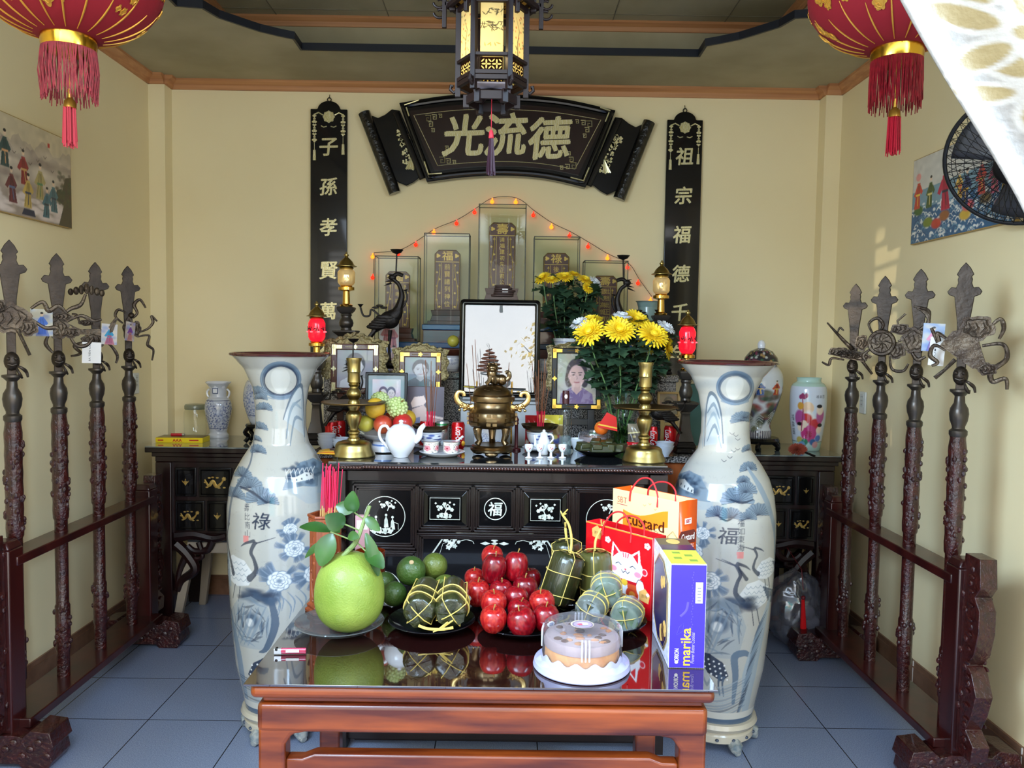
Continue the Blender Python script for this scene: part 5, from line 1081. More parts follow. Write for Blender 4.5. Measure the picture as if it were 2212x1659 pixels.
# cards tucked on the weapons
def card(x, y, X, w, h, label, cv=None, txt=None, tilt=0, yaw=0):
    v = at(x, y, X=X); b = MB(); b.box((0, 0, 0), (w, .0012, h)); P = PAPER
    if cv is not None: cv.panel(b.m(1), (0, -.0009, 0), w, h)
    if txt: [b.m(2).text(t, (-w*.12+k*w*.3, -.0007, 0), w*.12, .0004, rot=pi/2, w=h*.8) for k, t in enumerate(txt)]
    o = one('picture_card' if cv is not None else 'name_card', b, [PAPER, PAINT, mat('black_ink', (30, 26, 30), .6)], label, 'card', v, yaw, 'paper cards tucked on the weapons'); o.rotation_euler = (0, tilt, yaw)
def robe(seed, c1, c2, bg):
    cv = Canvas(60, 80, bg); g = random.Random(seed)
    for i in range(20): cv.blob(g.uniform(0, 60), g.uniform(0, 80), 10, 6, g.choice(((90, 120, 190), (220, 210, 180), (150, 170, 200))), .5, .6)
    figure(cv, 30, 74, 66, c1, c2); cv.fill([(12, 80), (20, 52), (42, 52), (50, 80)], c2, .7); return cv
card(90, 697, -1.81, .08, .105, 'picture card of a blue-robed figure tucked on the lotus pole, left rack', robe(1, (70, 110, 190), (60, 90, 170), (196, 190, 170)), yaw=.9)
card(236, 722, -1.785, .07, .092, 'picture card of a figure in a blue gown behind the boat pole, left rack', robe(2, (60, 150, 190), (190, 70, 90), (206, 200, 196)), yaw=.9, tilt=.05)
card(281, 716, -1.8, .05, .09, 'narrow purple picture card on the rear pole of the left rack', robe(3, (120, 70, 140), (180, 120, 90), (170, 150, 140)), yaw=1.1, tilt=.12)
card(198, 762, -1.8, .076, .09, 'white name card hanging below the boat ornament, left rack', None, ['BÀ TIÊN CÔ'], yaw=.75, tilt=.03)
card(2016, 729, 1.61, .076, .106, 'picture card of a pink-robed figure on the phoenix pole, right rack', robe(4, (220, 140, 170), (60, 70, 160), (150, 170, 200)), yaw=-.75, tilt=.05)
card(2024, 759, 1.62, .054, .108, 'white name card hanging behind the picture card, right rack', None, ['TRƯƠNG'], yaw=-.75, tilt=.06)
# ------------------------------------------------------------------ stepped shelf and tablets (replaces nothing in front of it)
Z0 = CH+.001          # cabinet glass
ZG = BH+.001          # granite top
def base(x, y, Z, r=0): v = at(x, y, Z=Z); return Vector((v.x*(v.y+r)/v.y, v.y+r, Z))
def PX(prof, yb, m): return [(a*m, (yb-y)*m) for a, y in prof]
BROWNL = mat('brown_lacquer', (74, 30, 24), .2, coat=.6, rgb2=(96, 44, 34), scale=8, stretch=(.3, 1, 3)); BLUEL = mat('blue_lacquer', (26, 70, 110), .3, coat=.4)
o = thing('stepped_stand', 'brown stepped wooden stand with blue edges under the five tablet cases', 'stand', (0, 4.42, ZG))
YS = 4.46
def zs_(y): return at(1085, y, Y=YS).z
st = [(806, 1362, zs_(742), 4.42), (913, 1256, zs_(703), 4.47), (1030, 1142, zs_(655), 4.52)]
for i, (x0, x1, zt, y0) in enumerate(st):
    X0, X1 = at(x0, 700, Y=YS).x, at(x1, 700, Y=YS).x; b = MB(); b.box(((X0+X1)/2, (YB-.012+y0)/2-4.42, (zt-ZG-.03)/2), (X1-X0, YB-.012-y0, zt-ZG-.03)); p = b.build('step', BROWNL, o, bevel=.003)
    b = MB(); b.box(((X0+X1)/2, (YB-.012+y0)/2-4.425, zt-ZG-.015), (X1-X0+.012, YB-.012-y0, .03)); b.build('edge_board', BLUEL, p, bevel=.004)
# granite step in front of the wooden one is part of the altar
def tablet(x0, x1, yt, zb, Yf, chars, head, label, cols=1):
    X0, X1 = at(x0, yt, Y=Yf).x, at(x1, yt, Y=Yf).x; zt = at((x0+x1)/2, yt, Y=Yf).z; w = X1-X0; h = zt-zb; d = .13; cx = (X0+X1)/2
    o = thing('ancestor_tablet', label, 'tablet', (cx, Yf+d/2, zb+.001), 0, 'ancestor tablets in glass cases'); T = mat('tablet_brown', (74, 34, 24), .4, rgb2=(92, 46, 32), scale=12); G = mat('tablet_gilt', (176, 140, 70), .4, .5)
    tw = w*.58; tz0, tz1 = h*.16, h*.83; yf = -.012
    b = MB(); b.box((0, .012, h*.02), (w*.86, d*.8, h*.04)); b.box((0, .012, h*.07), (w*.74, d*.7, h*.06), taper=.9); b.box((0, .012, h*.13), (w*.66, d*.5, h*.06), taper=1.1); b.build('pedestal', T, o, bevel=.002)
    b = MB(); c = tw*.16; b.prism([(-tw/2, tz0), (tw/2, tz0), (tw/2, tz1-c), (tw/2-c, tz1), (-tw/2+c, tz1), (-tw/2, tz1-c)], yf, yf+.02); b.build('tablet_board', T, o, bevel=.002)
    b = MB(); hz = tz1-(tz1-tz0)*.2; y = yf-.0015
    for P in ([(-tw*.47, tz0+.006), (tw*.47, tz0+.006), (tw*.47, tz1-c), (tw*.5-c, tz1-.006), (-tw*.5+c, tz1-.006), (-tw*.47, tz1-c)],): b.tube([(a, y, q) for a, q in P], .0016, 4, True)
    b.box((0, y, hz), (tw*.92, .002, .003))
    for s in (-1, 1):
        b.box((s*tw*.22, y, (tz0+hz)/2), (.002, .002, hz-tz0-.01)); b.tube([(s*tw*(.35+.06*sin(t*5)), y, tz0+.01+(hz-tz0-.02)*t) for t in np.linspace(0, 1, 30)], .0026, 5)
        for k in range(7): b.prism(petalpoly(s*tw*(.35-.05*(-1)**k), tz0+.02+(hz-tz0-.04)*k/6, .007, 4, .5, 16), y-.001, yf)
        b.prism(petalpoly(s*tw*.36, (hz+tz1)/2, .013, 3, .5, 18), y-.001, yf)
    b.build('gilt_carving', G, o)
    b = MB(); b.text(head, (0, yf, (hz+tz1)/2), (tz1-hz)*.78, .0015, w=tw*.42, bold=.012)
    n = len(chars); H = (hz-tz0)*.92
    for k in range(cols):
        for i, q in enumerate(chars if cols == 1 else chars[k*(n//cols):(k+1)*(n//cols)]):
            nn = n if cols == 1 else n//cols; s_ = min(H/nn*.78, tw*.36/cols*1.2); b.text(q, ((k-(cols-1)/2)*tw*.17, yf, hz-(i+.55)*H/nn-.004), s_, .0015, rot=.02)
    b.build('characters', G, o)
    b = MB()
    for yy in (-d/2, d/2):
        for s in (-1, 1): b.box((s*w/2, yy, h/2), (.004, .004, h))
        b.box((0, yy, h-.002), (w, .004, .004)); b.box((0, yy, .002), (w, .004, .004))
    for s in (-1, 1): b.box((s*w/2, 0, h-.002), (.004, d, .004)); b.box((s*w/2, 0, .002), (.004, d, .004))
    b.build('case_edges', mat('case_seam', (70, 66, 50), .5), o)
    b = MB(); b.box((0, 0, h/2), (w-.003, d-.003, h-.004)); b.build('glass_case', CASEG, o)
tablet(1035, 1137, 441, st[2][2], 4.56, '清福建初先正君公', '壽', 'tallest ancestor tablet in a glass case at the top of the stepped stand')
tablet(917, 1014, 504, st[1][2], 4.52, '前賢諸列神位', '福', 'ancestor tablet in a glass case just left of the tallest one')
tablet(1155, 1253, 511, st[1][2], 4.52, '後賢諸列神位', '祿', 'ancestor tablet in a glass case behind the rear flowers, right of the tallest')
tablet(810, 903, 553, st[0][2], 4.48, '明考祖顯公神', '福', 'outermost ancestor tablet on the left, behind the bronze crane')
tablet(1264, 1357, 563, st[0][2], 4.48, '皇考高曾祖顯妣祖妣正位神主', '壽', 'outermost ancestor tablet on the right, with two columns of characters', 2)

# ------------------------------------------------------------------ framed pictures
def portrait(w, h, bg, skin, hair, cloth, seed, long=False, two=False):
    cv = Canvas(w, h, bg); g = random.Random(seed)
    for i in range(30): cv.blob(g.uniform(0, w), g.uniform(0, h), w*.14, h*.1, [min(255, c*g.uniform(.86, 1.1)) for c in bg], .5, .8)
    for cx, sc in (((.38, .6), (.66, .58)) if two else ((.5, 1.),)):
        x = w*cx; s = w*sc; y = h*(.42 if not two else .5)
        cv.fill([(x-s*.44, h), (x-s*.4, y+s*.44), (x-s*.16, y+s*.3), (x+s*.16, y+s*.3), (x+s*.4, y+s*.44), (x+s*.44, h)], cloth); cv.fill([(x-s*.1, y+s*.1), (x+s*.1, y+s*.1), (x+s*.13, y+s*.34), (x, y+s*.46), (x-s*.13, y+s*.34)], [c*.92 for c in skin])
        cv.blob(x, y-s*.06, s*.27, s*.33, hair, 1, .05)
        if long: cv.blob(x-s*.2, y+s*.1, s*.1, s*.2, hair, 1, .1); cv.blob(x+s*.2, y+s*.1, s*.1, s*.2, hair, 1, .1)
        cv.blob(x, y+s*.03, s*.2, s*.26, skin, 1, .06)
        for k in (-1, 1): cv.blob(x+k*s*.085, y, s*.035, s*.018, (50, 40, 44), .9, .3); cv.line([(x+k*s*.04, y-s*.05), (x+k*s*.13, y-s*.055)], s*.02, hair, .9); cv.blob(x+k*s*.2, y+s*.03, s*.025, s*.06, [c*.9 for c in skin])
        cv.line([(x, y+s*.02), (x+s*.02, y+s*.09), (x-s*.01, y+s*.1)], s*.015, [c*.75 for c in skin], .9); cv.line([(x-s*.06, y+s*.17), (x, y+s*.18), (x+s*.06, y+s*.17)], s*.03, [skin[0]*.8, skin[1]*.55, skin[2]*.6], .9)
    return cv
def frame(name, label, x0, x1, y0, y1, Y, zb, cv, fm, fw, inlay=None, crest=None, mat_w=0, mat_c=None, lean=.06, glass=.5, corner=True, d=.02, legs=None):
    X0, X1 = at(x0, y1, Y=Y).x, at(x1, y1, Y=Y).x; zt, zl = at(x0, y0, Y=Y).z, at(x0, y1, Y=Y).z; w, h = X1-X0, zt-zl; cx = (X0+X1)/2; m = Y/FPX; f = fw*m; lift = zl-zb
    o = thing(name, label, 'picture frame', (cx, Y, zb)); o.rotation_euler = (-lean, 0, 0); z = lift+h/2
    b = MB()
    for sx, sz, ww, hh in ((0, 1, w, f), (0, -1, w, f), (1, 0, f, h), (-1, 0, f, h)): b.box((sx*(w-f)/2, 0, z+sz*(h-f)/2), (ww, d, hh))
    b.build('moulding', fm, o, bevel=min(.004, f*.25))
    b = MB(); iw, ih = w-2*f, h-2*f
    if mat_w: q = mat_w*m; b.m(1).box((0, .004, z), (iw, .006, ih)); b.m(0); cv.panel(b, (0, .0005, z), iw-2*q, ih-2*q)
    else: b.m(1).box((0, .006, z), (iw+.004, .008, ih+.004)); b.m(0); cv.panel(b, (0, .001, z), iw, ih)
    b.build('photograph', [PAINT, mat('mount_board_'+name+str(len(bpy.data.objects)), mat_c or (120, 110, 100), .6)], o)
    if inlay:
        b = MB(); k = f*.42
        for sx in (-1, 1):
            for sz in (-1, 1):
                px_, pz_ = sx*(w/2-f/2), z+sz*(h/2-f/2)
                if corner: b.box((px_-sx*f*.5, -d/2-.0005, pz_), (f*1.7, .002, f*.62)); b.box((px_, -d/2-.0005, pz_-sz*f*.5), (f*.62, .002, f*1.7))
            b.prism(petalpoly(sx*(w/2-f/2), z, k, 4, .5), -d/2-.001, -d/2); b.tube([(sx*(w/2-f/2), -d/2, z-h*.16), (sx*(w/2-f/2), -d/2, z+h*.16)], .0012, 4)
            b.prism(petalpoly(0, z+sx*(h/2-f/2), k, 5, .5), -d/2-.001, -d/2); b.tube([(-w*.2, -d/2, z+sx*(h/2-f/2)), (w*.2, -d/2, z+sx*(h/2-f/2))], .0012, 4)
        b.build('inlay', inlay, o)
    if crest:
        e = crest*m; b = MB(); n = 40
        top = [(w/2+e*.6, z-h*.2)]+[(w/2+e*(.9+.2*sin(t*14)), z-h*.15+(h*.65+e*.3)*t) for t in np.linspace(0, 1, 12)]+[(w/2*(1-2*t)*1.08, z+h/2+e*(.45+.75*sin(pi*t)**2+.1*sin(t*40))) for t in np.linspace(0, 1, 30)]+[(-w/2-e*(.9+.2*sin(t*14)), z-h*.15+(h*.65+e*.3)*t) for t in np.linspace(1, 0, 12)]+[(-w/2-e*.6, z-h*.2)]
        b.prism(top+[(-w/2+.005, z-h*.2), (-w/2+.005, z+h/2-.005), (w/2-.005, z+h/2-.005), (w/2-.005, z-h*.2)], -.004, .008)
        for i in range(60):
            t = i/59; p = top[int(t*(len(top)-1))]; c = (p[0]*.94, z+(p[1]-z)*.96); b.sphere((c[0], -.006, c[1]), (e*.24, .005, e*.2), 7, 5)
        b.build('carved_crest', mat('carved_gilt_wood', (92, 80, 52), .35, .4, rgb2=(130, 116, 74), scale=40, bump=.8, bscale=70), o)
    if glass: b = MB(); b.box((0, -.002, z), (iw, .001, ih)); b.build('glass', glassmat('frame_glass_%d' % int(glass*100), refl=.008+glass*.012), o)
    if lift > .004:
        b = MB()
        for s in (-1, 1): b.box((s*w*.3, .012, lift/2), (.03, .03, lift))
        b.box((0, .012, lift*.7), (w*.8, .025, min(.03, lift*.5))); b.build('foot', legs or fm, o, bevel=.002)
    return o
REDW = mat('red_brown_frame', (72, 36, 24), .3, coat=.4)
frame('framed_portrait', 'large carved brown frame with an old grey portrait, left behind the candlestick', 713, 817, 742, 850, 3.78, ZG, portrait(90, 100, (150, 152, 156), (206, 204, 206), (70, 70, 76), (190, 190, 196), 1), REDW, 13, PEARL, 20, legs=REDW)
frame('framed_portrait', 'carved gilt-crested frame with a grey portrait beside the large central picture', 861, 952, 759, 846, 3.74, ZG, portrait(80, 90, (120, 134, 138), (170, 170, 172), (48, 50, 54), (90, 96, 100), 2), REDW, 12, mat('bright_gold', (216, 178, 84), .25, .8), 16, glass=.7)
frame('framed_portrait', 'small black frame with a faded photo of two people above the fruit bowl', 788, 879, 804, 893, 3.52, Z0, portrait(80, 76, (196, 188, 192), (206, 196, 196), (90, 76, 100), (150, 136, 160), 3, two=True), BLACK, 6, None, None, 9, (138, 150, 152))
frame('framed_portrait', 'black frame with gold corner scrolls holding the portrait of a woman in purple', 1191, 1299, 751, 884, 3.64, ZG, portrait(110, 130, (158, 156, 148), (196, 160, 156), (44, 36, 50), (96, 76, 122), 4, long=True), BLACK, 12, mat('bright_gold', (216, 178, 84), .25, .8), 12, glass=.3)
frame('framed_portrait', 'small beige frame standing behind the right candlestick', 1420, 1468, 846, 900, 3.86, ZG, portrait(30, 40, (170, 156, 130), (150, 140, 120), (120, 110, 96), (140, 130, 110), 5), mat('beige_frame', (190, 160, 104), .5), 5, glass=.3)
# black carved stand below the woman's portrait
v = at(1245, 934, Y=3.56); o = thing('pearl_inlaid_stand', 'black stand with round pearl inlay in front of the woman portrait', 'stand', (v.x, 3.57, ZG)); m = 3.57/FPX
b = MB(); b.box((0, 0, .035), (.21, .03, .07)); b.box((0, 0, .004), (.23, .05, .008)); b.build('body', BLACK, o, bevel=.003)
b = MB(); [b.prism(petalpoly(x, z, r, 4, .2), -.0165, -.015) for x, z, r in ((-.07, .05, .013), (-.05, .042, .012), (-.025, .05, .014), (.0, .045, .01), (.07, .05, .014), (.05, .045, .01), (-.06, .02, .006), (.03, .06, .006))]; b.build('inlay', PEARLW, o)
# large central picture, glossy glass that mirrors the doorway
v0_, v1_ = at(993, 645, Y=3.82), at(1165, 860, Y=3.82); w, h = v1_.x-v0_.x, v0_.z-v1_.z; lift = v1_.z-1.3
o = thing('mirror_picture', 'large black-framed picture at the centre whose glass mirrors sky and yellow tree', 'picture frame', ((v0_.x+v1_.x)/2, 3.82, 1.3)); o.rotation_euler = (-rad(4.6), 0, 0)
z = lift+h/2; b = MB(); f = .026; R = .02
def rr(w, h, r): return [(w/2-r+r*cos(a), h/2-r+r*sin(a)) for a in np.linspace(0, pi/2, 6)]+[(-w/2+r+r*cos(a), h/2-r+r*sin(a)) for a in np.linspace(pi/2, pi, 6)]+[(-w/2+r+r*cos(a), -h/2+r+r*sin(a)) for a in np.linspace(pi, 1.5*pi, 6)]+[(w/2-r+r*cos(a), -h/2+r+r*sin(a)) for a in np.linspace(1.5*pi, 2*pi, 6)]
P1, P2 = rr(w, h, R), rr(w-2*f, h-2*f, .006); n = len(P1); V = []
for P, y in ((P1, .012), (P1, -.01), (rr(w-.016, h-.016, R), -.018), (rr(w-1.3*f, h-1.3*f, .01), -.012), (P2, -.006), (P2, .012)): V += [(a, y, z+c) for a, c in P]
b.add(V, [(k*n+i, k*n+(i+1) % n, (k+1)*n+(i+1) % n, (k+1)*n+i) for k in range(5) for i in range(n)]); b.build('moulding', BLK, o, sharp=50)
b = MB(); P3 = rr(w-1.25*f, h-1.25*f, .01); b.tube([(a, -.0135, z+c) for a, c in P3], .002, 5, True); b.build('silver_line', SIL, o)
b = MB(); b.box((0, .006, z), (w-2*f, .008, h-2*f)); b.build('backing', mat('pale_backing', (112, 114, 112), .5), o)
b = MB(); b.box((0, -.001, z), (w-2*f, .002, h-2*f)); b.build('glass', glassmat('mirror_glass', refl=.095), o)
b = MB(); b.box((0, .0, lift/2), (w*.9, .03, lift)); b.build('foot', mat('grey_stone', (150, 152, 152), .4), o, bevel=.003)
o = thing('marble_block', 'pale grey block carrying the large central picture', 'block', (v0_.x/2+v1_.x/2, 3.84, ZG)); b = MB(); b.box((0, 0, .1), (.36, .12, .2)); b.build('slab', mat('pale_marble', (172, 174, 174), .35, rgb2=(196, 198, 198), scale=6), o, bevel=.004); b = MB(); b.box((0, 0, .206), (.38, .14, .012)); b.build('cap', mat('pale_marble', (172, 174, 174), .35), o, bevel=.002)
# loose photo of a gate
cv = Canvas(90, 76, (86, 76, 88)); cv.fill([(0, 40), (90, 48), (90, 76), (0, 76)], (196, 170, 160)); cv.fill([(12, 30), (40, 24), (48, 30), (46, 70), (10, 72)], (206, 176, 164)); cv.fill([(8, 22), (16, 14), (40, 12), (46, 20), (40, 24), (12, 28)], (222, 196, 184)); cv.fill([(18, 42), (32, 40), (32, 72), (18, 72)], (110, 112, 140)); cv.fill([(48, 40), (84, 44), (84, 70), (48, 70)], (176, 142, 136)); cv.line([(46, 38), (86, 42)], 3, (224, 204, 196))
v0_, v1_ = at(879, 835, Y=3.6), at(958, 900, Y=3.6); b = MB(); h = v0_.z-Z0; b.box((0, .002, h/2), (v1_.x-v0_.x, .004, h)); b.m(1); cv.panel(b, (0, -.0005, h/2), v1_.x-v0_.x, h); t = one('loose_photo', b, [PAPER, PAINT], 'unframed photo of a tiled gate leaning behind the incense sticks', 'photo', ((v0_.x+v1_.x)/2, 3.6, Z0)); t.rotation_euler = (-.12, 0, 0)
cv = Canvas(44, 96, (200, 196, 190)); [figure(cv, x, y, 50, r, s) for x, y, r, s in ((16, 46, (170, 110, 104), (150, 60, 60)), (30, 52, (186, 120, 120), (120, 60, 80)), (22, 92, (130, 140, 180), (70, 90, 150)), (32, 96, (200, 170, 160), (120, 70, 80)))]
v0_, v1_ = at(820, 699, Y=4.3), at(861, 790, Y=4.3); b = MB(); h = v0_.z-1.42; b.box((0, .002, h/2), (v1_.x-v0_.x, .004, h)); b.m(1); cv.panel(b, (0, -.0005, h/2), v1_.x-v0_.x, h); one('loose_photo', b, [PAPER, PAINT], 'narrow print of pink robed figures behind the bronze crane on the left', 'photo', ((v0_.x+v1_.x)/2, 4.3, 1.423))

# ------------------------------------------------------------------ bronze candle stands with lamps
def sq(b, prof, rot=pi/4, n=4): b.lathe(prof, n, rot=rot, smooth=False)
def stand(px_, yb, Z, label, sc=1., Yc=None):
    v = base(px_, yb, Z, .03) if Yc is None else Vector((at(px_, 700, Y=Yc).x, Yc, Z)); o = thing('candle_stand', label, 'candle stand', v, 0, 'dark bronze candle stands'); o.scale = (sc,)*3; k = .00212*1.25
    b = MB(); sq(b, [(.03*1.9, .0), (.036*1.9, .008), (.03*1.9, .02), (.034*1.9, .03), (.026*1.9, .05)]); [b.sphere((.046*cos(a), .046*sin(a), .012), (.016, .016, .014), 8, 6) for a in (.785, 2.356, 3.93, 5.5)]; b.build('foot', BRONZEB, o, bevel=.003)
    b = MB(); sq(b, [(.05, .05), (.044, .07), (.032, .1), (.026, .15), (.024, .165), (.028, .17), (.026, .178)]); sq(b, [(.03, .178), (.056, .2), (.07, .212), (.068, .22), (.03, .221)]); b.build('lower_column', PEWT, o, bevel=.002)
    b = MB(); b.lathe([(.024, .221), (.022, .235), (.028, .245), (.031, .262), (.027, .28), (.021, .29), (.021, .3), (.025, .305), (.022, .315)], 12); sq(b, [(.03, .315), (.044, .33), (.05, .345), (.046, .352), (.03, .354)]); b.build('upper_column', PEWT, o, bevel=.002); return o
def oil_lamp(px_, ys, Y, label, red):
    """ys: finial top, roof rim, glass top, glass bottom, base bottom"""
    m = Y/FPX; t, rr_, g0, g1, bb = ys; v = at(px_, bb, Y=Y); o = thing('altar_lamp', label, 'lamp', (v.x, Y, v.z), 0, 'brass altar lamps'); z = lambda y: (bb-y)*m
    b = MB(); b.lathe([(13*m, 0), (14*m, 3*m), (8*m, 6*m), (7*m, z(g1)-12*m), (10*m, z(g1)-11*m), (17*m, z(g1)-9*m), (17*m, z(g1)-3*m), (12*m, z(g1)-1*m), (13*m, z(g1))] if bb-g1 > 16 else [(14*m, 0), (17*m, 1*m), (17*m, z(g1)-2*m), (13*m, z(g1))], 24); b.build('base', BRASSH, o)
    b = MB(); h = z(g0)-z(g1); b.lathe([(11*m, z(g1)), (15*m, z(g1)+h*.08), (18*m, z(g1)+h*.2), (18*m, z(g1)+h*.8), (15*m, z(g1)+h*.93), (12*m, z(g0))], 28, ripple=(lambda a, q: 1) if red else (lambda a, q: 1+.05*sin(a*10)*sin(q*520)))
    if red:
        for i in range(22): a = 2*pi*i/22; b.m(1).tube([(18.3*m*cos(a+t*.28), 18.3*m*sin(a+t*.28), z(g1)+h*(.55+.1*sin(t*6+i))) for t in (0, .5, 1)], 1.1*m, 5) if i % 3 else b.m(2).sphere((18*m*cos(a), 18*m*sin(a), z(g1)+h*.42), (4*m, 4*m, 2*m), 8, 6)
    b.build('glass_shade', [mat('lit_red_glass', (214, 20, 34), .15, emis=(255, 24, 48), estr=.75), mat('lamp_black', (40, 20, 30), .4), mat('lamp_pink', (240, 120, 130), .4, emis=(255, 130, 140), estr=.5)] if red else mat('crystal_gold', (236, 214, 160), .08, .6, emis=(255, 190, 90), estr=.15), o)
    if not red: b = MB(); b.sphere((0, -13*m, z(g1)+h*.3), (5*m, 5*m, 8*m)); b.sphere((0, -14*m, z(g1)+h*.6), 4*m); b.build('flame_bulb', mat('flame_glow', (255, 120, 60), .3, emis=(255, 120, 40), estr=2), o)
    b = MB(); H = z(t)-z(rr_); b.lathe([(22*m, z(rr_)-1*m), (22*m, z(rr_)), (17*m, z(rr_)+2.5*m), (13*m, z(rr_)+H*.33), (7*m, z(rr_)+H*.52), (4*m, z(rr_)+H*.6), (3*m, z(rr_)+H*.66), (5*m, z(rr_)+H*.72), (5*m, z(rr_)+H*.8), (2*m, z(rr_)+H*.86), (2.5*m, z(rr_)+H*.92), (0, z(t))], 28)
    b.lathe([(13*m, z(g0)-1*m), (16*m, z(g0)+2*m), (12*m, z(rr_))], 20); b.build('roof', BRASS, o); return o
for s, (x, yb, ys) in enumerate(((684, 962, (650, 683, 688, 738, 778)), (1478, 980, (668, 702, 706, 764, 800)))):
    nm = 'left' if s == 0 else 'right'; st_ = stand(x, yb, ZG, f'dark bronze stand carrying the red lamp, behind the {nm} floor vase'); v = st_.location
    l = oil_lamp((678, 1483)[s], ys, v.y, f'lit red glass lamp with brass roof above the {nm} floor vase', True); zt = l.location.z-v.z; st_.scale = (1.0, 1.0, (zt-.0005)/.354); l.location.x = v.x
for s, (x, ys, yt) in enumerate(((748, (545, 576, 582, 618, 662), 662), (1427, (563, 593, 599, 636, 680), 680))):
    nm = 'left' if s == 0 else 'right'; Y = 4.12; l = oil_lamp(x, ys, Y, f'brass lamp with cut crystal shade in front of the {nm} couplet board', False)
    st_ = stand(x, 0, 1.422, f'tall dark bronze stand carrying the crystal lamp by the {nm} couplet board', 1.25, Y); st_.location.x = l.location.x; st_.scale = (1.2, 1.2, (l.location.z-1.4225)/.354)
# granite wing step
o = thing('granite_step', 'low speckled granite step standing on the altar behind the picture frames', 'step', (0, 4.02, ZG)); X0, X1 = at(694, 800, Y=4.02).x, at(1466, 820, Y=4.02).x
b = MB(); b.box(((X0+X1)/2, .195, .15), (X1-X0-.02, .38, .3)); b.build('body', GRAN, o, bevel=.004); b = MB(); b.box(((X0+X1)/2, .195, .318), (X1-X0, .4, .036)); b.build('cap', GRAN, o, bevel=.006)

# ------------------------------------------------------------------ bronze cranes on turtles
def crane(loc, label, scale, first=[None]):
    if first[0] is not None: return dup(first[0], loc, label, scale=scale)
    o = thing('crane_statue', label, 'statue', loc, 0, 'bronze cranes'); o.scale = scale; first[0] = o; M = BRONZEB
    b = MB(); b.sphere((0, 0, .028), (.05, .036, .022)); b.sphere((.055, 0, .03), (.02, .016, .014)); [b.sphere((sx*.035, sy*.03, .01), (.014, .012, .012), 8, 6) for sx in (-1, 1) for sy in (-1, 1)]; b.build('turtle', M, o)
    for k in (-1, 1): b = MB(); b.tube([(.002, k*.01, .045), (-.002, k*.012, .12), (.004, k*.014, .2)], [.006, .005, .009], 8); b.build('leg', M, o)
    b = MB(); P = spline([(-.085, 0, .185), (-.05, 0, .225), (0, 0, .255), (.035, 0, .285), (.05, 0, .33)], 6); b.tube(P, [.008+.03*sin(pi*min(1, i/(len(P)-1)*.96)) for i in range(len(P))], 12, flat=.8); b.sphere((0, 0, .25), (.05, .034, .045)); b.build('body', M, o)
    b = MB()
    for k in (-1, 1):
        for i in range(5): b.sphere((-.02-.012*i, k*(.03-.002*i), .262-.012*i), (.045, .006, .014), 10, 6)
    for i in range(5): b.tube([(-.07, .006*(i-2), .2), (-.1, .01*(i-2), .16), (-.115-.006*i, .012*(i-2), .125)], [.01, .009, .004], 6)
    b.build('plumage', M, o)
    b = MB(); P = spline([(.045, 0, .31), (.06, 0, .37), (.045, 0, .425), (.015, 0, .455), (.035, 0, .478), (.065, 0, .47)], 6); b.tube(P, [.022-.012*min(1, i/10) for i in range(len(P))], 9); b.sphere((.012, 0, .46), (.02, .013, .015)); [b.tube([(.02-.004*i, 0, .47-.012*i), (-.012-.006*i, 0, .478-.02*i)], [.006, .001], 5) for i in range(4)]; b.build('neck', M, o)
    b = MB(); b.tube([(.03, 0, .47), (.034, 0, .58)], .004, 6); b.lathe([(.004, .575), (.02, .583), (.03, .598), (.026, .596), (0, .586)], 18, (.034, 0, 0), ripple=lambda a, z: 1+.12*abs(sin(a*3.5))); b.build('lotus_dish', M, o)
    b = MB(); b.tube(spline([(-.05, 0, .27), (-.09, 0, .3), (-.1, 0, .27), (-.13, 0, .27), (-.145, 0, .31)], 5), .005, 6); b.lathe([(.003, 0), (.01, .01), (.016, .016)], 10, (-.145, 0, .31)); [b.sphere((-.07+.02*i, 0, .31+.01*(i % 2)), (.02, .012, .006), 8, 5) for i in range(3)]; b.tube(spline([(.04, 0, .3), (.07, 0, .32), (.085, 0, .36), (.078, 0, .4)], 5), [.005]*15+[.012], 6); b.build('lotus_spray', M, o); return o
v = at(837, 700, Y=4.05); crane((v.x, 4.12, 1.4225), 'large bronze crane with lotus dish in front of the left tablet case', (1.02,)*3)
v = at(1362, 700, Y=4.05); crane((v.x, 4.12, 1.4225), 'large bronze crane with lotus dish in front of the right tablet case', (-1.0, 1, 1.0))
v = at(748, 900, Y=3.6); crane((v.x, 3.62, ZG), 'smaller dark bronze crane behind the left brass candlestick', (.8, .8, .83))
v = at(1424, 900, Y=3.6); crane((v.x, 3.6, ZG), 'smaller dark bronze crane behind the right brass candlestick', (-.78, .78, .74))
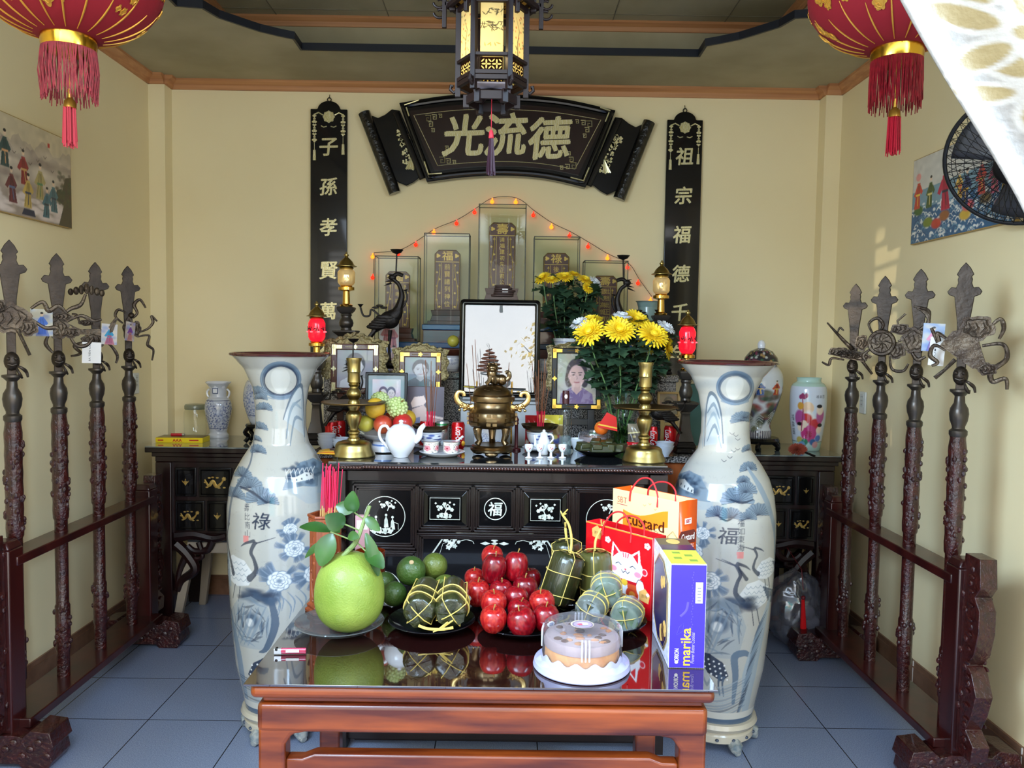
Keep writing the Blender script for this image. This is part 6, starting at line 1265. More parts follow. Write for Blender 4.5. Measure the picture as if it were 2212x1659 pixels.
# ------------------------------------------------------------------ brass candlesticks and the censer
def candlestick():
    v = base(764, 992, Z0, .085); o = thing('candlestick', 'brass candlestick left of the fruit bowl at the front edge of the cabinet', 'candlestick', v, 0, 'tall brass candlesticks'); m = v.y/FPX; yb = 986; q = lambda p: PX(p, yb, m)
    b = MB(); b.lathe(q([(46, 986), (47, 983), (43, 974), (40, 968), (39.5, 964), (38, 959), (34, 955), (25, 952.5), (14, 951)]), 40); b.build('foot', BRASS, o)
    b = MB(); b.lathe(q([(14, 951), (13, 947), (10, 945), (10, 940), (13, 936), (13, 933), (9, 929), (9, 924), (13, 916), (16, 905), (17, 898), (16, 893), (10, 886), (11, 883), (13, 880), (13, 873)]), 32); b.build('lower_stem', BRASS, o)
    b = MB(); b.lathe(q([(12, 876), (66, 872), (69, 869), (69, 867.5), (40, 871), (12, 873)]), 48); b.build('drip_tray', BRASSD, o)
    b = MB(); b.lathe(q([(13, 873), (13, 868), (10, 863), (14, 857), (16, 852), (15, 846), (9, 838), (9, 835), (12, 831), (10, 828), (14, 825), (13, 806), (14.5, 803), (13.5, 800), (14, 782), (16.5, 777), (16.5, 773), (11, 774), (10, 790)]), 32); b.build('socket', BRASS, o); return o
c = candlestick(); v = base(1390, 1003, Z0, .085); dup(c, v, 'brass candlestick in front of the glass flower vase on the right')
def censer():
    v = base(1062, 990, Z0, .075); m = v.y/FPX; yb = 984; q = lambda p: PX(p, yb, m); BZ = mat('censer_bronze', (104, 86, 60), .3, 1, rgb2=(132, 110, 80), scale=9)
    o = thing('censer', 'bronze tripod censer with lion lid and curled handles in the middle of the cabinet', 'censer', v)
    b = MB(); b.lathe(q([(10, 981), (30, 976), (46, 972), (47, 968), (42, 966), (44, 962), (40, 959), (36, 960)]), 40)
    for k in range(3): a = -pi/2+k*2*pi/3; b.sphere((34*m*cos(a), 34*m*sin(a), 7*m), (14*m, 8*m, 7*m), 10, 8)
    b.build('stand', BZ, o)
    for k in range(3):
        a = pi/2+k*2*pi/3; d = (cos(a), sin(a)); b = MB(); b.tube([(30*m*d[0], 30*m*d[1], 68*m), (36*m*d[0], 36*m*d[1], 58*m), (34*m*d[0], 34*m*d[1], 45*m), (30*m*d[0], 30*m*d[1], 34*m), (36*m*d[0], 36*m*d[1], 26*m)], [9*m, 10*m, 7.5*m, 6.5*m, 7*m], 12); b.sphere((38*m*d[0], 38*m*d[1], 56*m), (6*m, 6*m, 7*m), 8, 6); b.sphere((40*m*d[0], 40*m*d[1], 50*m), 4*m, 8, 6); b.build('leg', BZ, o)
    b = MB(); b.lathe(q([(0, 926), (30, 924), (46, 920), (51, 914), (52, 900), (51, 891), (49, 887), (43, 882), (40, 874), (40, 868), (42, 866), (48, 865), (49, 859), (48, 854), (40, 853)]), 48)
    for k in range(10):
        a0 = -pi/2+k*2*pi/8 if k < 8 else 0
        if k < 8:
            for r_ in range(3):
                for s in (-1, 1):
                    if (k+r_) % 3 == 1 and s < 0: b.T = Matrix.Rotation(a0+pi/2, 4, 'Z'); b.box((0, -52*m, (72+9.5*(r_))*m), (22*m, 5*m, 6*m)); continue
                    if (k+r_) % 3 == 1: continue
                    b.T = Matrix.Rotation(a0+pi/2, 4, 'Z'); b.box((s*6.5*m, -51.5*m, (72+9.5*r_)*m), (9*m, 5*m, 6*m))
    b.T = Matrix.Identity(4); b.build('bowl', BZ, o, sharp=40)
    b = MB(); b.lathe(q([(42, 853), (43, 850), (40, 844), (33, 837), (24, 832), (14, 829), (0, 828)]), 40); [b.tube([(s*10*m+u*m*5, -(37-abs(u)*2)*m*.98, (145-u*.8)*m) for u in np.linspace(-1.4, 1.4, 5)], 1.2*m, 5) for s in (-1, 1)]; b.build('lid', BZ, o)
    b = MB(); z = 156*m; b.sphere((6*m, 0, z+10*m), (17*m, 11*m, 11*m)); b.sphere((20*m, 0, z+9*m), (11*m, 11*m, 12*m)); b.sphere((-2*m, -1*m, z+22*m), (11*m, 10*m, 13*m)); b.sphere((-1*m, -4*m, z+34*m), (11*m, 11*m, 10*m)); b.sphere((-1*m, -13*m, z+31*m), (6*m, 5*m, 4.5*m)); b.tube([(-4*m, -5*m, z+16*m), (-8*m, -9*m, z+6*m), (-14*m, -10*m, z)], [6*m, 4.5*m, 5*m], 8); b.tube([(4*m, -5*m, z+14*m), (6*m, -10*m, z+5*m), (4*m, -13*m, z)], [6*m, 4.5*m, 5*m], 8); b.tube(spline([(29*m, 0, z+8*m), (36*m, 0, z+16*m), (33*m, 0, z+26*m), (27*m, 0, z+24*m)], 4), [5*m]*8+[4*m]*5, 8)
    for k in range(9): a = k*.7; b.sphere((-1*m+10*m*cos(a), 2*m, z+34*m+9*m*sin(a)), 4*m, 8, 6)
    for k in (-1, 1): b.sphere((-1*m+k*4*m, -13.5*m, z+36*m), 2*m, 6, 5); b.sphere((-1*m+k*8*m, -3*m, z+43*m), 3*m, 6, 5)
    b.build('lion', BZ, o)
    for s in (-1, 1):
        b = MB(); P = spline([(s*40*m, 0, 106*m), (s*50*m, 0, 104*m), (s*62*m, 0, 108*m), (s*74*m, 0, 116*m), (s*78*m, 0, 128*m), (s*73*m, 0, 137*m), (s*64*m, 0, 136*m), (s*61*m, 0, 129*m)], 5); b.tube(P, [(7.5-.09*i)*m for i in range(len(P))], 10, flat=.7)
        for k in range(9): b.sphere((s*(50+2.6*k)*m, -4*m, (104+6*sin(k*1.3))*m), 3.4*m, 8, 6)
        b.build('handle', mat('pale_bronze', (196, 164, 104), .28, 1), o)
censer()
# ------------------------------------------------------------------ offerings and small things on the cabinet and the altar
BLUEW = PAINTG
def bw_lathe(b, prof, n, seed, dens=40, col=((24, 44, 120), (40, 70, 150), (70, 100, 176)), bg=(226, 228, 232), rows=60, z0=.15, z1=.85, kind='flower'):
    """turned ceramic with a painted band"""
    pr = np.array(spline(prof, 6)); t = np.linspace(0, 1, rows); L = np.concatenate([[0], np.cumsum(np.hypot(*np.diff(pr, axis=0).T))]); L /= L[-1]
    r = np.interp(t, L, pr[:, 0]); z = np.interp(t, L, pr[:, 1]); cv = Canvas(n, rows, bg); g = random.Random(seed)
    for i in range(dens):
        x, y = g.uniform(0, n), g.uniform(rows*(1-z1), rows*(1-z0)); q = g.uniform(rows*.03, rows*.09)
        for xx in (x, x-n, x+n):
            cv.blob(xx, y, q*1.3, q, g.choice(col), .9, .3)
            if kind == 'flower':
                for k in range(5): cv.blob(xx+q*.8*cos(k*1.257), y+q*.6*sin(k*1.257), q*.55, q*.45, bg, .9, .2); cv.blob(xx+q*.8*cos(k*1.257+.3), y+q*.6*sin(k*1.257+.3), q*.2, q*.2, col[1], .8, .3)
    for y in (z0-.03, z1+.04): cv.A[int(rows*(1-y)):int(rows*(1-y))+1] = lin(col[0])
    th = np.arange(n)/n*2*pi; P = np.stack([r[:, None]*np.cos(th), r[:, None]*np.sin(th), np.repeat(z[:, None], n, 1)], -1); A = np.array(s.T) if False else np.array(b.T)
    b.grid(P, cv.A[::-1], closed=True); return cv
# teapot
v = base(866, 989, Z0, .03); m = v.y/FPX; o = thing('teapot', 'white porcelain teapot in front of the footed fruit bowl', 'teapot', v); q = lambda p: PX(p, 988, m)
b = MB(); b.lathe(q([(0, 988), (16, 988), (17, 985), (25, 974), (32, 960), (34, 948), (32, 936), (27, 927), (22, 923), (20, 922)]), 36); b.build('body', PORC, o)
b = MB(); b.lathe(q([(21, 923), (20, 921), (14, 917.5), (5, 916), (3, 914), (5.5, 911), (4, 908), (0, 907)]), 28); b.build('lid', PORC, o)
b = MB(); P = spline([(30*m, 0, 36*m), (40*m, 0, 46*m), (43*m, 0, 60*m), (50*m, 0, 69*m), (53*m, 0, 71*m)], 5); b.tube(P, [(9-5.5*i/len(P))*m for i in range(len(P))], 12); b.build('spout', PORC, o)
b = MB(); b.tube(spline([(-27*m, 0, 58*m), (-33*m, 0, 66*m), (-44*m, 0, 64*m), (-49*m, 0, 52*m), (-46*m, 0, 38*m), (-36*m, 0, 26*m), (-26*m, 0, 17*m)], 5), 3.2*m, 10); b.build('handle', PORC, o); o.rotation_euler.z = -.15
# footed bowl with fruit
v = base(834, 984, Z0, .045); v.y = 3.33; v.x = at(832, 932, Y=3.33).x; m = v.y/FPX; o = thing('footed_bowl', 'white footed porcelain bowl piled with fruit behind the teapot', 'bowl', v); zr = at(832, 934, Y=3.33).z-Z0
b = MB(); b.lathe([(.05, 0), (.062, .004), (.06, .012), (.052, .03), (.05, .045), (.056, .05), (.058, .055), (.085, zr-.022), (.113, zr-.002), (.116, zr), (.112, zr), (.08, zr-.02), (0, zr-.03)], 40); b.m(1).lathe([(.0535, .026), (.0525, .034)], 40); b.build('bowl', [PORC, mat('blue_band', (110, 140, 196), .2)], o)
def fruit(name, label, px_, py_, Y, r, m_, grp, sx=1., sz=1., fn=None, stem=None, rot=None):
    v = at(px_, py_, Y=Y); o = thing(name, label, 'fruit', (v.x, v.y, v.z), 0, grp); b = MB(); b.sphere((0, 0, 0), (r*sx, r*sx, r*sz), 30, 20, fn); b.build('flesh', m_, o)
    if stem: b = MB(); b.tube([(0, 0, r*sz*.88), (.002, 0, r*sz*.95+stem)], [.002, .0028], 6); b.build('stem', mat('stem_brown', (120, 96, 44), .7), o)
    if rot: o.rotation_euler = rot
    return o
POM = mat('yellow_rind', (206, 160, 36), .45, rgb2=(222, 180, 60), scale=14, bump=.12, bscale=160); YG = mat('yellow_green_rind', (150, 148, 44), .4, rgb2=(186, 176, 70), scale=10, bump=.08, bscale=120)
POMG = mat('pomegranate_skin', (176, 34, 36), .35, rgb2=(206, 110, 60), scale=7, lo=.4, hi=.75, coat=.2)
G = 'fruit in the footed bowl'
fruit('orange', 'large golden orange on top of the fruit bowl under the candle tray', 811, 882, 3.27, .042, POM, G, stem=.004)
fruit('orange', 'greenish yellow speckled orange at the left of the fruit bowl', 790, 915, 3.28, .034, YG, G, stem=.003)
fruit('orange', 'yellow orange half hidden at the right rear of the fruit bowl', 880, 904, 3.38, .036, POM, G)
fruit('pomegranate', 'red fruit in the middle of the bowl above the teapot handle', 827, 917, 3.25, .038, POMG, G, rot=(.3, .1, 0))
fruit('pomegranate', 'red and orange fruit at the right of the bowl behind the teapot lid', 870, 914, 3.26, .04, POMG, G, rot=(.3, -.2, 2))
fruit('pomegranate', 'reddish fruit seen only as a sliver between the others in the bowl', 846, 905, 3.36, .034, POMG, G)
def custard(px_, py_, Y, r, label, rot):
    v = at(px_, py_, Y=Y); o = thing('custard_apple', label, 'fruit', v, 0, G); b = MB(); SK = mat('custard_skin', (170, 186, 112), .55, rgb2=(196, 206, 146), scale=30)
    b.sphere((0, 0, 0), (r*.9, r*.9, r*.88), 24, 16)
    for j in range(1, 9):
        t = pi*j/9; n = max(5, int(15*sin(t)))
        for i in range(n): a = 2*pi*(i+.5*(j % 2))/n; b.sphere((r*.9*sin(t)*cos(a), r*.9*sin(t)*sin(a), -r*.88*cos(t)), (r*.2, r*.2, r*.17), 8, 6)
    b.build('flesh', [SK], o); b = MB(); b.tube([(0, 0, r*.85), (.002, 0, r*1.08)], [.004, .003], 6); b.build('stem', mat('stem_brown', (120, 96, 44), .7), o); o.rotation_euler = rot
custard(821, 866, 3.36, .039, 'pale green custard apple behind the golden orange', (0, 0, 0)); custard(858, 880, 3.27, .042, 'knobbly custard apple with its stem turned forward, right of the golden orange', (.75, .35, .5))
# tray with two patterned cups
v = base(955, 991, Z0, .088); m = v.y/FPX; o = one('saucer_tray', MB().lathe([(.06, 0), (.066, .004), (.088, .014), (.092, .018), (.089, .019), (.06, .012), (0, .011)], 44), PORC, 'round white tray carrying two flower-patterned cups', 'tray', v)
def cup(px_, label, first=[None]):
    p = (at(px_, 965, Y=v.y-.005).x, v.y-.005, Z0+.0125)
    if first[0]: return dup(first[0], p, label)
    o = thing('tea_cup', label, 'cup', p, 0, 'patterned tea cups'); first[0] = o; n, h = 120, 40; cv = Canvas(n, h, (224, 218, 204)); g = random.Random(4); r = .031; H = .046
    for i in range(150): cv.blob(g.uniform(0, n), g.uniform(5, h-3), 1.2, 1.2, (40, 30, 34), .9, .3)
    for cx in (15, 45, 75, 105):
        for k in range(5): cv.blob(cx+6*cos(k*1.257+.3), 22+6*sin(k*1.257+.3), 4.6, 4.6, (206, 130, 136), 1, .1)
        cv.blob(cx, 22, 3, 3, (150, 40, 60))
    cv.A[0:2] = lin((90, 60, 50)); pr = [(r*.86, 0), (r*.97, .006), (r, .014), (r, H)]; t = np.linspace(0, 1, h); z = t*H; rr_ = np.interp(z, [p[1] for p in pr], [p[0] for p in pr]); th = np.arange(n)/n*2*pi+.35
    b = MB(); b.grid(np.stack([rr_[:, None]*np.cos(th), rr_[:, None]*np.sin(th), np.repeat(z[:, None], n, 1)], -1), cv.A[::-1], closed=True); b.m(1).lathe([(r, H), (r-.003, H), (r-.004, .01), (0, .006)], 30); b.lathe([(0, 0), (r*.86, 0)], 30); b.build('cup', [PAINTG, PORC], o); return o
cup(931, 'flower-patterned cup at the left of the white tray'); cup(974, 'flower-patterned cup at the right of the white tray')
# bowls with brass lotus dishes and incense
def incense_bowl(px_, label, glabel, seed):
    Y = 3.41; zt = at(px_, 932, Y=Y).z-Z0; x = at(px_, 932, Y=Y).x; o = thing('incense_bowl', label, 'bowl', (x, Y, Z0), 0, 'blue and white incense bowls'); b = MB()
    b.m(0).lathe([(.036, 0), (.07, .012), (.074, .016), (.04, .012)], 30); bw_lathe(b.m(1), [(.028, .012), (.03, .02), (.05, zt*.6), (.056, zt-.004), (.058, zt)], 120, seed, 34, ((20, 36, 110), (30, 56, 140), (50, 80, 160)), kind=''); b.m(0).lathe([(.058, zt), (.054, zt-.003), (0, zt-.02)], 30); b.build('bowl', [PORC, PAINTG], o)
    b = MB(); b.lathe([(.03, zt), (.05, zt+.006), (.066, zt+.016), (.075, zt+.03), (.072, zt+.03), (.05, zt+.012), (0, zt+.01)], 64, ripple=lambda a, z: 1+(.1*abs(sin(a*5)) if z > zt+.012 else .04*abs(sin(a*5)))); b.build('lotus_dish', BRASSD, o)
    g = random.Random(seed); n = 13
    for i in range(n):
        a = g.uniform(0, 6.28); r = .018*math.sqrt(g.random()); sp = g.uniform(-.25, .25); H = g.uniform(.16, .3); p0 = (r*cos(a), r*sin(a), zt+.012); dx = (cos(a)*.1+sp*.5)*H*.6; s = thing('incense_stick', glabel, 'incense', (x, Y, Z0), 0, 'incense sticks in the altar bowls'); b = MB(); b.tube([p0, (p0[0]+dx*.3, p0[1]+.01*sin(a), p0[2]+.075)], .0017, 5); b.build('red_foot', mat('incense_red', (214, 24, 60), .6), s); b = MB(); b.tube([(p0[0]+dx*.3, p0[1]+.01*sin(a), p0[2]+.075), (p0[0]+dx, p0[1]+.03*sin(a), p0[2]+H)], .0014, 5); b.build('stick', mat('incense_brown', (120, 76, 50), .8), s)
incense_bowl(931, 'blue and white bowl with a brass lotus dish left of the censer', 'thin incense stick in the lotus dish left of the censer', 3); incense_bowl(1166, 'blue and white bowl with a brass lotus dish right of the censer', 'thin incense stick in the lotus dish right of the censer', 5)
v = at(974, 946, Y=3.36); o = thing('rice_bowl', 'pale blue bowl with a china spoon beside the left incense bowl', 'bowl', (v.x, 3.36, Z0)); b = MB(); b.lathe([(.018, 0), (.02, .006), (.036, .03), (.041, .042), (.038, .042), (.018, .012), (0, .01)], 30); b.build('bowl', mat('pale_blue_glaze', (190, 206, 212), .15, coat=.4), o); b = MB(); b.tube([(0, 0, .03), (.03, -.01, .048), (.052, -.015, .066)], [.008, .004, .005], 8, flat=.5); b.build('spoon', PORC, o)
# censer pot behind, with incense and a spiral coil
Y = 3.52; x = at(1060, 900, Y=Y).x; o = thing('incense_pot', 'blue and white porcelain pot of incense behind the bronze censer', 'pot', (x, Y, Z0)); b = MB(); bw_lathe(b, [(.062, 0), (.072, .01), (.074, .06), (.07, .11), (.076, .12)], 140, 8, 26); b.m(1).lathe([(.076, .12), (.07, .12), (0, .1)], 30); b.build('body', [PAINTG, mat('ash', (150, 140, 130), .9)], o)
for i, (x0, y0, x1) in enumerate(((1008, 785, 1022), (1020, 745, 1030), (1026, 733, 1036), (1069, 766, 1064), (1100, 783, 1088), (1035, 806, 1038))):
    v = at(x0, y0, Y=Y); u = at(x1, 880, Y=Y); s = thing('incense_stick', 'incense stick rising behind the bronze censer against the large picture', 'incense', (u.x, Y, Z0+.1), 0, 'incense sticks behind the censer'); b = MB(); b.tube([(0, 0, 0), (v.x-u.x, 0, v.z-Z0-.1)], .0014, 5); b.build('stick', mat('incense_brown', (120, 76, 50), .8), s)
v = at(1057, 800, Y=3.6); o = thing('incense_coil', 'brown conical incense coil hung up between the censer and the large picture', 'incense', (v.x, 3.6, Z0)); m = 3.6/FPX; h = v.z-Z0; b = MB(); pts = [((4+22*min(1, t/5)**.8)*m*cos(t*6.283), (4+22*min(1, t/5)**.8)*m*sin(t*6.283)*.6, h+(46-8.2*t)*m) for t in np.linspace(0, 6, 150)]; b.tube(pts, 1.7*m, 6); b.build('coil', mat('incense_brown2', (104, 64, 48), .8), o); b = MB(); b.tube([(0, 0, .0), (0, 0, h+46*m)], .002, 6); b.tube([(0, 0, h+46*m), (-4*m, 0, h+52*m), (-7*m, 0, h+56*m), (-2*m, 0, h+58*m), (0, 0, h+50*m)], .0008, 5); b.lathe([(.03, 0), (.03, .004), (.004, .008)], 16); b.build('hanger', BRONZEB, o)
v = at(1085, 643, Y=3.83); o = thing('incense_coil', 'dark brown stack of incense coils lying on top of the large picture frame', 'incense', (v.x, 3.815, v.z+.003)); b = MB(); m = 3.83/FPX
for k, (r, dx) in enumerate(((22, 0), (20, 3), (21, 5), (17, 2), (14, 0))): b.tube([((r*cos(t)+dx)*m, r*.6*m*sin(t), (2.5+5*k)*m) for t in np.linspace(0, 2*pi, 24, endpoint=False)], 2.6*m, 6, True); b.lathe([(0, (1+5*k)*m), (r*.9*m, (1+5*k)*m), (r*.9*m, (3+5*k)*m), (0, (3+5*k)*m)], 20, (dx*m, 0, 0), sy=.6)
b.m(1).box((6*m, -13*m, 13*m), (12*m, .001, 7*m)); b.build('coil', [mat('incense_dark', (52, 34, 28), .7), PAPER], o)
v = at(1065, 836, Y=3.3); o = thing('chopstick_rest', 'black sticks with gold ends lying behind the censer lid', 'sticks', (v.x, 3.62, Z0)); m = 3.62/FPX; hh = at(1065, 836, Y=3.62).z-Z0; b = MB(); [b.tube([(-62*m, k*.01, hh), (68*m, k*.01, hh-4*m)], .0035, 6) for k in (0, 1)]; b.build('sticks', BLACK, o); b = MB(); [b.tube([(-66*m, k*.01, hh), (-44*m, k*.01, hh-.7*m)], .0042, 6) for k in (0, 1)]; [b.cyl((q*m, .005, 0), (q*m, .005, hh+12*m), .004) for q in (-38, 38)]; b.build('gold_ends', BRASSH, o)
# jug and goblets
WG = mat('milk_glass', (236, 238, 240), .2, coat=.3, sss=.2)
v = base(1175, 986, Z0, .02); m = v.y/FPX; o = thing('wine_jug', 'small white porcelain wine jug with a long spout among the goblets', 'jug', (v.x, v.y+.03, v.z)); b = MB(); b.lathe(PX([(9, 986), (10, 984), (9, 978), (13, 966), (13, 956), (8, 945), (8, 940)], 986, m), 24); b.build('body', WG, o); b = MB(); b.lathe(PX([(9, 941), (9, 938), (3, 935), (3.5, 932), (0, 930)], 986, m), 20); b.build('lid', WG, o); b = MB(); b.tube(spline([(-10*m, 0, 16*m), (-18*m, 0, 20*m), (-19*m, 0, 32*m), (-21*m, 0, 44*m)], 4), [4*m]*6+[2.4*m]*7, 8); b.build('spout', WG, o); b = MB(); b.tube(spline([(7*m, 0, 44*m), (17*m, 0, 44*m), (20*m, 0, 34*m), (11*m, 0, 24*m)], 4), 2*m, 8); b.build('handle', WG, o)
first = None
for px_, lab in ((1142, 'white goblet at the far left of the wine set'), (1166, 'white goblet with red blossom in front of the wine jug'), (1190, 'white goblet right of the wine jug spout, third from the left'), (1215, 'white goblet in front of the clear bottle')):
    v = base(px_, 991, Z0, .015); m = v.y/FPX
    if first: o = dup(first, v, lab)
    else:
        first = o = thing('wine_goblet', lab, 'goblet', v, 0, 'small white wine goblets'); b = MB(); b.lathe(PX([(0, 991), (8, 991), (8, 989), (3, 987), (2.6, 978), (6, 975), (9, 968), (9.2, 961), (8.4, 961), (7, 971), (0, 974)], 991, m), 24); b.build('glass', WG, o)
        b = MB(); [b.prism([(x+px2*m, z+pz2*m) for px2, pz2 in petalpoly(0, 0, 1.2, 5, .4, 14)], -9.4*m, -8.2*m) for x, z in ((-2*m, 24*m), (3*m, 23*m), (1*m, 21*m))]; b.build('red_print', RED, o)
# clear bottle
v = base(1221, 988, Z0, .026); m = v.y/FPX; o = thing('liquor_bottle', 'clear glass liquor bottle with a dark red cap beside the goblets', 'bottle', (v.x, v.y+.03, v.z)); q = lambda p: PX(p, 988, m); b = MB(); b.lathe(q([(0, 988), (13, 988), (14, 985), (14, 892), (12, 884), (6.5, 877), (6, 872)]), 28); b.build('bottle', GLASS, o); b = MB(); b.lathe(q([(0, 986), (12.6, 985), (12.6, 945), (0, 945)]), 24); b.build('liquor', glassmat('liquor', (206, 220, 226), .03, op=.12, opc=(210, 224, 232)), o); b = MB(); b.lathe(q([(7.6, 874), (7.8, 852), (7.2, 846), (0, 845)]), 20); b.m(1).sphere((0, -7.4*m, 130*m), (3.4*m, 1*m, 5*m), 10, 6); b.build('cap', [mat('dark_red_cap', (58, 20, 26), .35), PAPER], o)
# leaf cakes on a dark dish
v = base(1296, 990, Z0, .09); m = v.y/FPX; one('dark_dish', MB().lathe([(.05, 0), (.06, .002), (.098, .018), (.106, .024), (.104, .025), (.06, .008), (0, .007)], 44), glassmat('smoke_glass', (70, 70, 64), .05, op=.35, opc=(26, 26, 24)), 'dark glass dish of folded leaf cakes at the foot of the flower vase', 'dish', v)
LEAF = mat('banana_leaf', (44, 48, 24), .38, rgb2=(66, 70, 34), scale=6, stretch=(1, 8, 1), coat=.2)
for i, (dx, dy, dz, rz, rx, lab) in enumerate(((-.05, .0, .022, .3, .0, 'folded leaf cake at the left of the dark dish'), (.005, .03, .03, -.2, .1, 'folded leaf cake at the back of the dark dish, lying highest'), (.0, -.03, .02, .1, 0, 'folded leaf cake at the front of the dark dish'), (.055, -.005, .02, -.5, 0, 'folded leaf cake at the right of the dark dish'))):
    b = MB(); b.box((0, 0, 0), (.095, .062, .028), taper=.86); b.box((-.02, 0, .008), (.04, .066, .022)); b.box((.036, 0, .004), (.03, .058, .03)); t = one('leaf_cake', b, LEAF, lab, 'leaf cake', (v.x+dx, v.y+dy, v.z+dz+.012), rz, 'leaf cakes on the dark dish', bevel=.004); t.rotation_euler = (rx, 0, rz)
v = at(1247, 974, Y=3.44); o = one('rice_bowl', MB().lathe([(.016, 0), (.018, .008), (.03, .04), (.034, .052), (.031, .052), (.016, .012), (0, .01)], 28), PORC, 'small white bowl between the clear bottle and the leaf cakes', 'bowl', (v.x, 3.44, Z0))
def cakebox(x, Y, Z, R, name, label, sc=1.):
    """domed clear cake box with a scalloped tray"""
    o = thing(name, label, 'cake box', (x, Y, Z)); TR = mat('cake_tray', (166, 168, 200), .35, coat=.2)
    b = MB(); n = 96; R2 = R*1.18; b.lathe([(0, .002), (R*.95, .002), (R2, .001), (R2+.002, .004), (R2*.99, .016), (R*1.02, .02), (R*1.0, .018), (0, .016)], n); th = np.linspace(0, 2*pi, n, endpoint=False); P = np.zeros((3, n, 3))
    for k, (rr_, zz) in enumerate(((R2*.985, .014), (R*1.01, .024), (R*.985, .038))): P[k, :, 0] = rr_*np.cos(th); P[k, :, 1] = rr_*np.sin(th); P[k, :, 2] = zz+(k*.003+.0)*np.cos(th*14)*(k > 0)
    b.grid(P, closed=True); b.build('tray', TR, o)
    b = MB(); b.lathe([(0, .02), (R*.9, .02), (R*.92, .03), (R*.9, .066), (R*.86, .074), (0, .076)], 48); b.build('sponge_cake', mat('sponge', (196, 128, 66), .8, rgb2=(214, 154, 92), scale=26, bump=.2, bscale=60), o)
    b = MB(); b.lathe([(R*.93, .058), (R*.94, .072), (R*.9, .081), (R*.86, .083), (0, .082)], 48); g = random.Random(3)
    for i in range(26): a = g.uniform(0, 6.28); r = R*.75*math.sqrt(g.random()); b.m(1+i % 2).sphere((r*cos(a), r*sin(a), .084), (g.uniform(.006, .014), g.uniform(.004, .01), .004), 8, 5)
    b.build('cream_top', [mat('mauve_cream', (158, 138, 138), .6), mat('choc_bits', (84, 52, 36), .5), mat('caramel', (170, 110, 60), .5)], o)
    b = MB(); b.lathe([(R*.975, .02), (R*.985, .06), (R*.97, .098), (R*.93, .108), (R*.85, .111), (R*.8, .106), (0, .107)], 72); GL = glassmat('cake_dome', (238, 238, 240), .05, op=.06, opc=(230, 230, 236)); b.build('dome', GL, o)
    b = MB()
    for a0 in (-pi/2+.0, pi/2, .1, pi-.1):
        for k in range(3): a = a0+(k-1)*.09; b.tube([(R*.985*cos(a), R*.985*sin(a), .05), (R*.985*cos(a), R*.985*sin(a), .09), (R*.95*cos(a), R*.95*sin(a), .103)], .0024, 6)
    b.build('dome_ribs', glassmat('cake_ribs', (240, 240, 244), .1, op=.35, opc=(236, 236, 240)), o)
    if sc == 1:
        b = MB(); cv = Canvas(60, 60, (206, 194, 164)); cv.blob(30, 30, 25, 25, (104, 90, 120), 1, .03); cv.blob(30, 30, 22, 22, (168, 150, 172), 1, .03); cv.blob(24, 30, 8, 6, (196, 90, 110)); cv.blob(36, 28, 7, 7, (230, 220, 226)); cv.line([(20, 36), (30, 40), (42, 34)], 2, (60, 110, 80)); cv.line([(18, 22), (30, 18), (42, 22)], 2, (236, 230, 220))
        rr_ = np.linspace(0, .03, 14)[:, None]; th = np.linspace(0, 2*pi, 48)[None]; X, Y_ = rr_*np.cos(th), rr_*np.sin(th); ci = np.clip((29.5+X/.031*29).astype(int), 0, 59); cj = np.clip((29.5-Y_/.031*29).astype(int), 0, 59); b.grid(np.stack([X, Y_, np.full(X.shape, .1078)], -1), cv.A[cj, ci], smooth=False); b.build('sticker', PAINT, o)
    o.scale = (sc,)*3; return o
v = at(1282, 955, Y=3.46); cakebox(v.x, 3.46, Z0, .09, 'cake_box', 'small round cake box behind the dark dish of leaf cakes', .72)
# tall glass vase with chrysanthemums
CHY = mat('chrysanthemum_yellow', (246, 204, 20), .5, rgb2=(252, 222, 60), scale=40, sss=.15); CHW = mat('chrysanthemum_white', (232, 234, 236), .5, sss=.15); STG = mat('flower_stem', (84, 116, 62), .5); LFG = mat('chrysanthemum_leaf', (30, 52, 36), .5, rgb2=(54, 80, 54), scale=30, stretch=(1, 1, 1))
def bloom(b, c, nrm, R, seed, layers=5, mi=0):
    g = random.Random(seed); Q = Vector(nrm).normalized().to_track_quat('Z', 'Y').to_matrix().to_4x4(); T0 = b.T; b.T = T0 @ Matrix.Translation(c) @ Q; b.m(mi)
    for L in range(layers):
        k = L/(layers-1); n = int(24-11*k); r1 = R*(1-.62*k); el = .05+.95*k
        for i in range(n):
            a = 2*pi*i/n+L*.37+g.uniform(-.06, .06); ln = r1*g.uniform(.88, 1.05); w = R*.075; d = (cos(a), sin(a)); P = []
            for t, ww in ((.12, .5), (.55, 1), (.88, .95), (1, .3)):
                x = ln*t*cos(el*t*.9); z = ln*t*sin(el*t*1.1)*.75-.02*R*(1-k)*t*t*6*(.5+.5*g.random()); P.append((x, ww*w, z))
            V = []
            for x, ww, z in P: V += [(x*d[0]-ww*d[1], x*d[1]+ww*d[0], z+ww*.25), (x*d[0], x*d[1], z), (x*d[0]+ww*d[1], x*d[1]-ww*d[0], z+ww*.25)]
            b.add(V, [(3*j+q, 3*j+q+1, 3*j+q+4, 3*j+q+3) for j in range(3) for q in (0, 1)])
    b.sphere((0, 0, R*.12), (R*.25, R*.25, R*.14), 10, 6); b.T = T0
